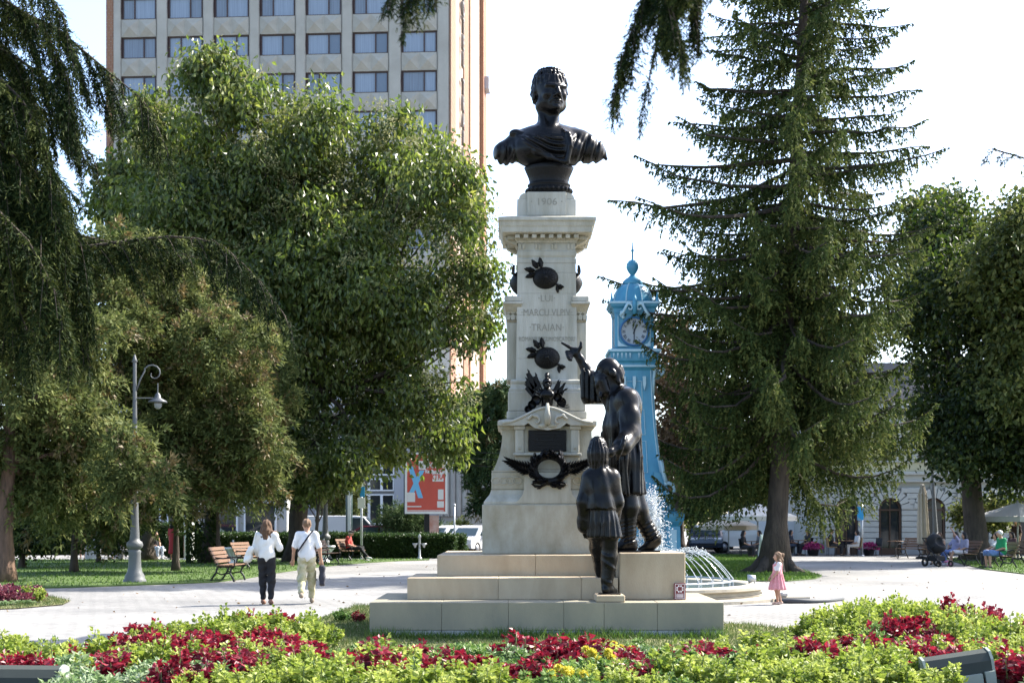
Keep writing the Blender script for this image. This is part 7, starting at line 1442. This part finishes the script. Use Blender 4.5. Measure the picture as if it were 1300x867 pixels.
# people beyond the lawn on the left, sitting on a low kerb
wb_ = empty('low_bench', (gx(190, 62.5), 62.7, 0), 0, 'low stone bench behind the lamp post under the shaded trunks', 'bench'); MB().cbox(-1.8, .6, -.2, .3, .36, .46, .02).build('seat_slab', m_found, wb_)
for x in (-1.4, .2): MB().cbox(x - .15, x + .15, -.15, .25, 0, .36, .02).build('support', m_found, wb_)
person('woman in black tank top and pale jeans sitting beyond the lawn', (gx(197, 62.5), 62.6, 0), R(40), 1.68, SIT, dict(p3=(0, -.04, 1.14)), (.012, .012, .014), .0, (.45, .52, .60), 1.9, HAIRD, .18, (.5, .5, .5), .031)
person('small child in white beside the woman in black tank top', (gx(187.5, 62.5), 62.5, 0), R(-30), 1.05, SIT, None, (.62, .5, .5), .4, (.5, .5, .55), 1.9, HAIRB, .08, (.5, .3, .3), .028)
person('person in coral red dress standing behind the slim tree', (gx(218, 61), 61.2, 0), R(150), 1.65, STAND, None, (.55, .06, .08), .45, None, 1, HAIRD, .15, (.2, .1, .1), .031, dress=.62)
person('seated person in patterned grey behind the shaded trunks', (gx(151, 62.5), 62.6, 0), R(-20), 1.66, SIT, None, (.16, .16, .20), .5, (.2, .2, .26), 1.9, HAIRD, .1, (.1, .1, .1), .031)
person('standing person in dark blouse among the left shade', (gx(105, 63.5), 63.5, 0), R(10), 1.68, STAND, None, (.06, .05, .09), .45, (.10, .08, .10), .9, HAIRD, .1, (.1, .08, .07), .031)
# ------------------------------------------------------------------ flower bed
lm_red = leafmat('crimson_coleus', (.035, .003, .008), (.15, .007, .018), (.33, .02, .042), .35, .45, .4)
lm_lim = leafmat('lime_coleus', (.10, .165, .02), (.26, .33, .045), (.45, .49, .13), .42, .5, .35)
lm_var = leafmat('variegated_leaf', (.04, .10, .025), (.17, .27, .09), (.48, .53, .37), .35, .5, .35)
lm_gre = leafmat('bedding_green', (.03, .08, .015), (.08, .17, .03), (.26, .36, .10), .35, .5, .35)
lm_mar = leafmat('marigold_bloom', (.55, .46, .03), (.66, .58, .06), (.75, .70, .2), .25, .6)
lm_pur = leafmat('purple_foliage', (.04, .01, .02), (.12, .02, .04), (.28, .08, .10), .3, .5)
m_stem = mat('plant_stem', (.12, .16, .05), .7)
def clump(kind, seed):
    rng = np.random.default_rng(seed); lmx, L, W, n, H, Rd = {'red': (lm_red, .082, .058, 500, .34, .27), 'lime': (lm_lim, .060, .046, 760, .34, .31), 'var': (lm_var, .08, .045, 560, .26, .31), 'green': (lm_gre, .06, .035, 560, .26, .30), 'marigold': (lm_gre, .05, .022, 620, .24, .26), 'purple': (lm_pur, .09, .06, 320, .24, .26)}[kind]
    ns = 13; sa = rng.uniform(0, 2 * PI, ns); srd = np.sqrt(rng.random(ns)) * Rd * .95; tops = np.stack([np.cos(sa) * srd, np.sin(sa) * srd, H * (1.15 - .55 * (srd / Rd) ** 2) * rng.uniform(.75, 1.15, ns)], 1)
    per = n // ns; P, D, T, Ls = [], [], [], []
    for k in range(ns):
        a = rng.uniform(0, 2 * PI, per); t = rng.random(per) ** .55; base = tops[k] * np.array((.45, .45, 0)); c = base + (tops[k] - base) * t[:, None]; o = np.stack([np.cos(a), np.sin(a), .45 * rng.normal(0, 1, per) + .2 * (t > .9)], 1)
        P.append(c + o * .018); D.append(o + np.array((0, 0, .35)) * (t > .85)[:, None] - np.array((0, 0, .25)) * (t < .7)[:, None]); T.append(np.clip(rng.normal(.45, .13) + rng.normal(0, .17, per) + .18 * (t > .85), 0, 1)); Ls.append(L * (1.05 - .35 * (t > .9)) * rng.uniform(.7, 1.25, per))
    P, D, T, Ls = map(np.concatenate, (P, D, T, Ls)); V, F_, TT = leaves(P, D, Ls, Ls * W / L, T, .18, rng); out = [('foliage', npmesh(kind + '_foliage', V, F_, lmx, TT))]
    q = MB()
    for k in range(ns): q.tube([(tops[k][0] * .45, tops[k][1] * .45, -.02), tuple(tops[k] * .98)], [.008, .004], 4, cap=False)
    out.append(('stems', q.mesh('stems', m_stem)))
    if kind == 'marigold':
        for k in range(6):
            c = np.array((rng.uniform(-.2, .2), rng.uniform(-.2, .2), H * rng.uniform(.95, 1.3))); nl = 60; u_ = unit(rng.normal(size=(nl, 3)) + np.array((0, 0, .5))); V, F_, TT = leaves(c + u_ * .012, u_, .042, .03, rng.random(nl), .2, rng); out.append(('bloom', npmesh('bloom', V, F_, lm_mar, TT)))
    return out
CL = {k: [clump(k, 100 + 10 * i + j) for j in range(3)] for i, k in enumerate(('red', 'lime', 'var', 'green', 'marigold', 'purple'))}
INFO = {'red': ('crimson_coleus', 'crimson coleus plant in the front flower bed', 'coleus', 'crimson coleus in the front bed'), 'lime': ('lime_coleus', 'lime green coleus plant in the front flower bed', 'coleus', 'lime coleus in the front bed'), 'var': ('variegated_plant', 'white-green variegated plant in the front flower bed', 'bedding plant', 'variegated plants in the front bed'),
        'green': ('green_bedding_plant', 'fine-leaved green plant without bloom in the front flower bed', 'bedding plant', 'green filler plants in the front bed'), 'marigold': ('marigold_plant', 'yellow flowering marigold in the front flower bed', 'marigold', 'marigolds in the front bed'), 'purple': ('purple_plant', 'purple leaved plant in the small flower bed at the left edge', 'bedding plant', 'purple plants in the small bed')}
SEEDS = [(15, 832, 'lime'), (38, 842, 'red'), (25, 850, 'lime'), (60, 835, 'red'), (95, 840, 'var'), (125, 855, 'var'), (155, 860, 'var'), (80, 862, 'var'), (108, 818, 'green'), (135, 822, 'red'), (150, 832, 'red'), (165, 815, 'lime'), (190, 815, 'red'), (175, 840, 'red'), (205, 805, 'red'), (225, 815, 'red'), (195, 838, 'lime'), (222, 790, 'lime'), (250, 785, 'lime'), (262, 805, 'lime'), (235, 838, 'red'), (265, 835, 'red'), (290, 830, 'red'), (250, 858, 'red'), (205, 855, 'var'), (290, 860, 'lime'), (330, 862, 'lime'), (285, 785, 'lime'), (302, 785, 'red'), (325, 795, 'red'), (345, 785, 'lime'), (318, 818, 'red'), (300, 812, 'red'), (370, 790, 'red'), (360, 800, 'lime'), (392, 798, 'lime'), (398, 790, 'red'), (335, 838, 'red'), (375, 842, 'red'), (400, 836, 'red'), (430, 836, 'red'), (445, 846, 'red'), (420, 855, 'lime'), (385, 860, 'lime'), (470, 832, 'red'), (485, 822, 'green'), (500, 830, 'red'), (470, 858, 'lime'), (520, 856, 'lime'), (545, 828, 'red'), (530, 834, 'red'), (565, 838, 'green'), (560, 818, 'marigold'), (590, 825, 'green'), (605, 852, 'red'), (625, 846, 'red'), (580, 860, 'lime'), (640, 835, 'green'), (655, 826, 'red'), (655, 812, 'marigold'), (690, 818, 'marigold'), (680, 838, 'green'), (665, 860, 'green'), (695, 848, 'red'), (708, 838, 'red'), (745, 826, 'red'), (770, 830, 'red'), (780, 816, 'marigold'), (795, 835, 'marigold'), (725, 842, 'green'), (750, 855, 'lime'), (790, 856, 'lime'), (720, 862, 'marigold'), (832, 822, 'red'), (815, 840, 'green'), (806, 855, 'red'), (860, 838, 'green'), (850, 858, 'green'), (900, 822, 'red'), (930, 828, 'red'), (955, 822, 'red'), (985, 826, 'red'), (1012, 832, 'red'), (880, 822, 'green'), (900, 855, 'lime'), (950, 858, 'lime'), (1000, 855, 'lime'), (1050, 845, 'lime'), (1040, 800, 'lime'), (1065, 790, 'lime'), (1090, 780, 'lime'), (1120, 770, 'lime'), (1145, 785, 'lime'), (1105, 790, 'lime'), (1064, 818, 'red'), (1090, 816, 'red'), (1112, 818, 'red'), (1130, 800, 'lime'), (1100, 850, 'lime'), (1150, 845, 'lime'), (1156, 806, 'red'), (1178, 812, 'red'), (1170, 795, 'lime'), (1198, 834, 'red'), (1225, 842, 'red'), (1175, 850, 'lime'), (1185, 775, 'red'), (1210, 785, 'red'), (1235, 795, 'red'), (1200, 800, 'lime'), (1220, 812, 'lime'), (1250, 815, 'lime'), (1255, 800, 'red'), (1240, 830, 'lime'), (1278, 825, 'red'), (1285, 840, 'red'), (1275, 858, 'green'), (1320, 830, 'red'), (-20, 845, 'red'), (1130, 862, 'lime')]
sd_xy = []
for px, py, k in SEEDS: d = (1.6 - .25) * FPX / (py - HOR); sd_xy.append((gx(px, d), d))
sd_xy = np.array(sd_xy); rng = np.random.default_rng(5)
def zone(x, y):
    if x < -2.5 and y > 16.0: return 'in the mound at the left end of the bed'
    if x < -2.4: return 'in the front left part of the bed'
    if x < .6: return 'in front of the left half of the slab'
    if x < 3.2: return 'in front of the right half of the slab'
    if y > 15.9: return 'in the mound right of the slab'
    return 'near the tilted grey floodlight'
def put(kind, x, y, sc, hz=1.0, info=None, z=.03):
    nm, lab, cat, grp = info or INFO[kind]
    if not info: lab = lab.replace('in the front flower bed', zone(x, y)); grp = grp.replace('in the front bed', zone(x, y))
    e = empty(nm, (x, y, z), rng.uniform(0, 2 * PI), lab, cat, grp); e.scale = (sc, sc, sc * hz)
    for pn, me in CL[kind][rng.integers(0, 3)]: link(pn, me, e)
cnt = {}
def veg(x, y):
    return 1.32 if (x > 4.2 and y > 16.2) else (1.2 if (x < -2.5 and y > 16.6) else 1.0)
yy = 12.15; row = 0
while yy < 22.4:
    xx = -8.5 + (row % 2) * .2
    while xx < 9:
        x, y = xx + rng.uniform(-.1, .1), yy + rng.uniform(-.1, .1); xx += .42
        if abs(x) > y * .3611 + .35 or not inside(bed_pts, np.array([x]), np.array([y]))[0]: continue
        if (abs(x - gx(1221, 13.2)) < .42 and abs(y - 13.1) < .42) or (y < 13.2 and abs(x - gx(1221, 13.2)) < .45) or (abs(x - gx(38, 12.8)) < .42 and y < 13.2): continue
        dd = np.hypot(sd_xy[:, 0] - x, (sd_xy[:, 1] - y) * .8); k = SEEDS[int(np.argmin(dd + rng.normal(0, .05, len(dd))))][2]
        if k == 'marigold' and rng.random() < .55: k = 'green'
        if k == 'red' and rng.random() < (.30 if abs(x - .5) > 3 else .46): k = rng.choice(['lime', 'green', 'lime'] if abs(x) > 2.5 else ['green', 'lime', 'green', 'var'])
        sc = rng.uniform(.8, 1.12) * (1.12 if k == 'lime' else 1); hz = veg(x, y) * rng.uniform(.85, 1.15) * (.75 if (y > 15.0 and -2.6 < x < 4.2) else .9)
        put(k, x, y, sc, hz); cnt[k] = cnt.get(k, 0) + 1
    yy += .40; row += 1
print('plants', cnt)
# small bed at the left edge
info_p = INFO['purple']; il = ('lime_coleus', 'lime coleus at the tip of the small bed at the left edge', 'coleus', None)
yy = 26.6
for i in range(60):
    px, py = rng.uniform(-60, 50), rng.uniform(757, 769); d = gd(py); x = gx(px, d)
    if not inside(bed2_pts, np.array([x]), np.array([d]))[0]: continue
    put('purple', x, d, rng.uniform(.7, 1.0), 1, info_p)
d = gd(765); nm = put('lime', gx(41, d), d, .95, 1, ('lime_coleus', 'lime coleus at the tip of the small bed at the left edge', 'coleus', 'lime tip of the small bed'))
for px, py in ((20, 769), (35, 768.5), (5, 770), (-15, 770)): d = gd(py); put('var', gx(px, d), d, .5, .6, ('white_edging_plant', 'low silvery edging plant of the small bed at the left edge', 'bedding plant', 'silvery edging of the small bed'))
# strays beside the slab and fallen leaves
d = gd(800); put('red', gx(455, 22.6), 22.6, .45, 1, ('crimson_coleus', 'lone crimson coleus close to the left end of the slab', 'coleus', None)); put('green', gx(437, 22.9), 22.9, .8, .8, ('green_bedding_plant', 'lone green plant left of the slab', 'bedding plant', None))
n = 380; x = rng.uniform(-16, 18, n); y = 24 + 36 * rng.random(n) ** 1.5; P = np.stack([x, y, np.full(n, .012)], 1); D = rng.normal(0, 1, (n, 3)); D[:, 2] = .15; V, F_, T = leaves(P, D, .07 * rng.uniform(.5, 1.3, n), .04, rng.random(n), .25, rng); tag(link('fallen_leaves', npmesh('fallen_leaves', V, F_, leafmat('dry_leaf', (.10, .06, .025), (.18, .11, .05), (.28, .2, .1), .1, .7), T)), 'scattered dry leaves on the plaza paving', 'leaves', kind='stuff')
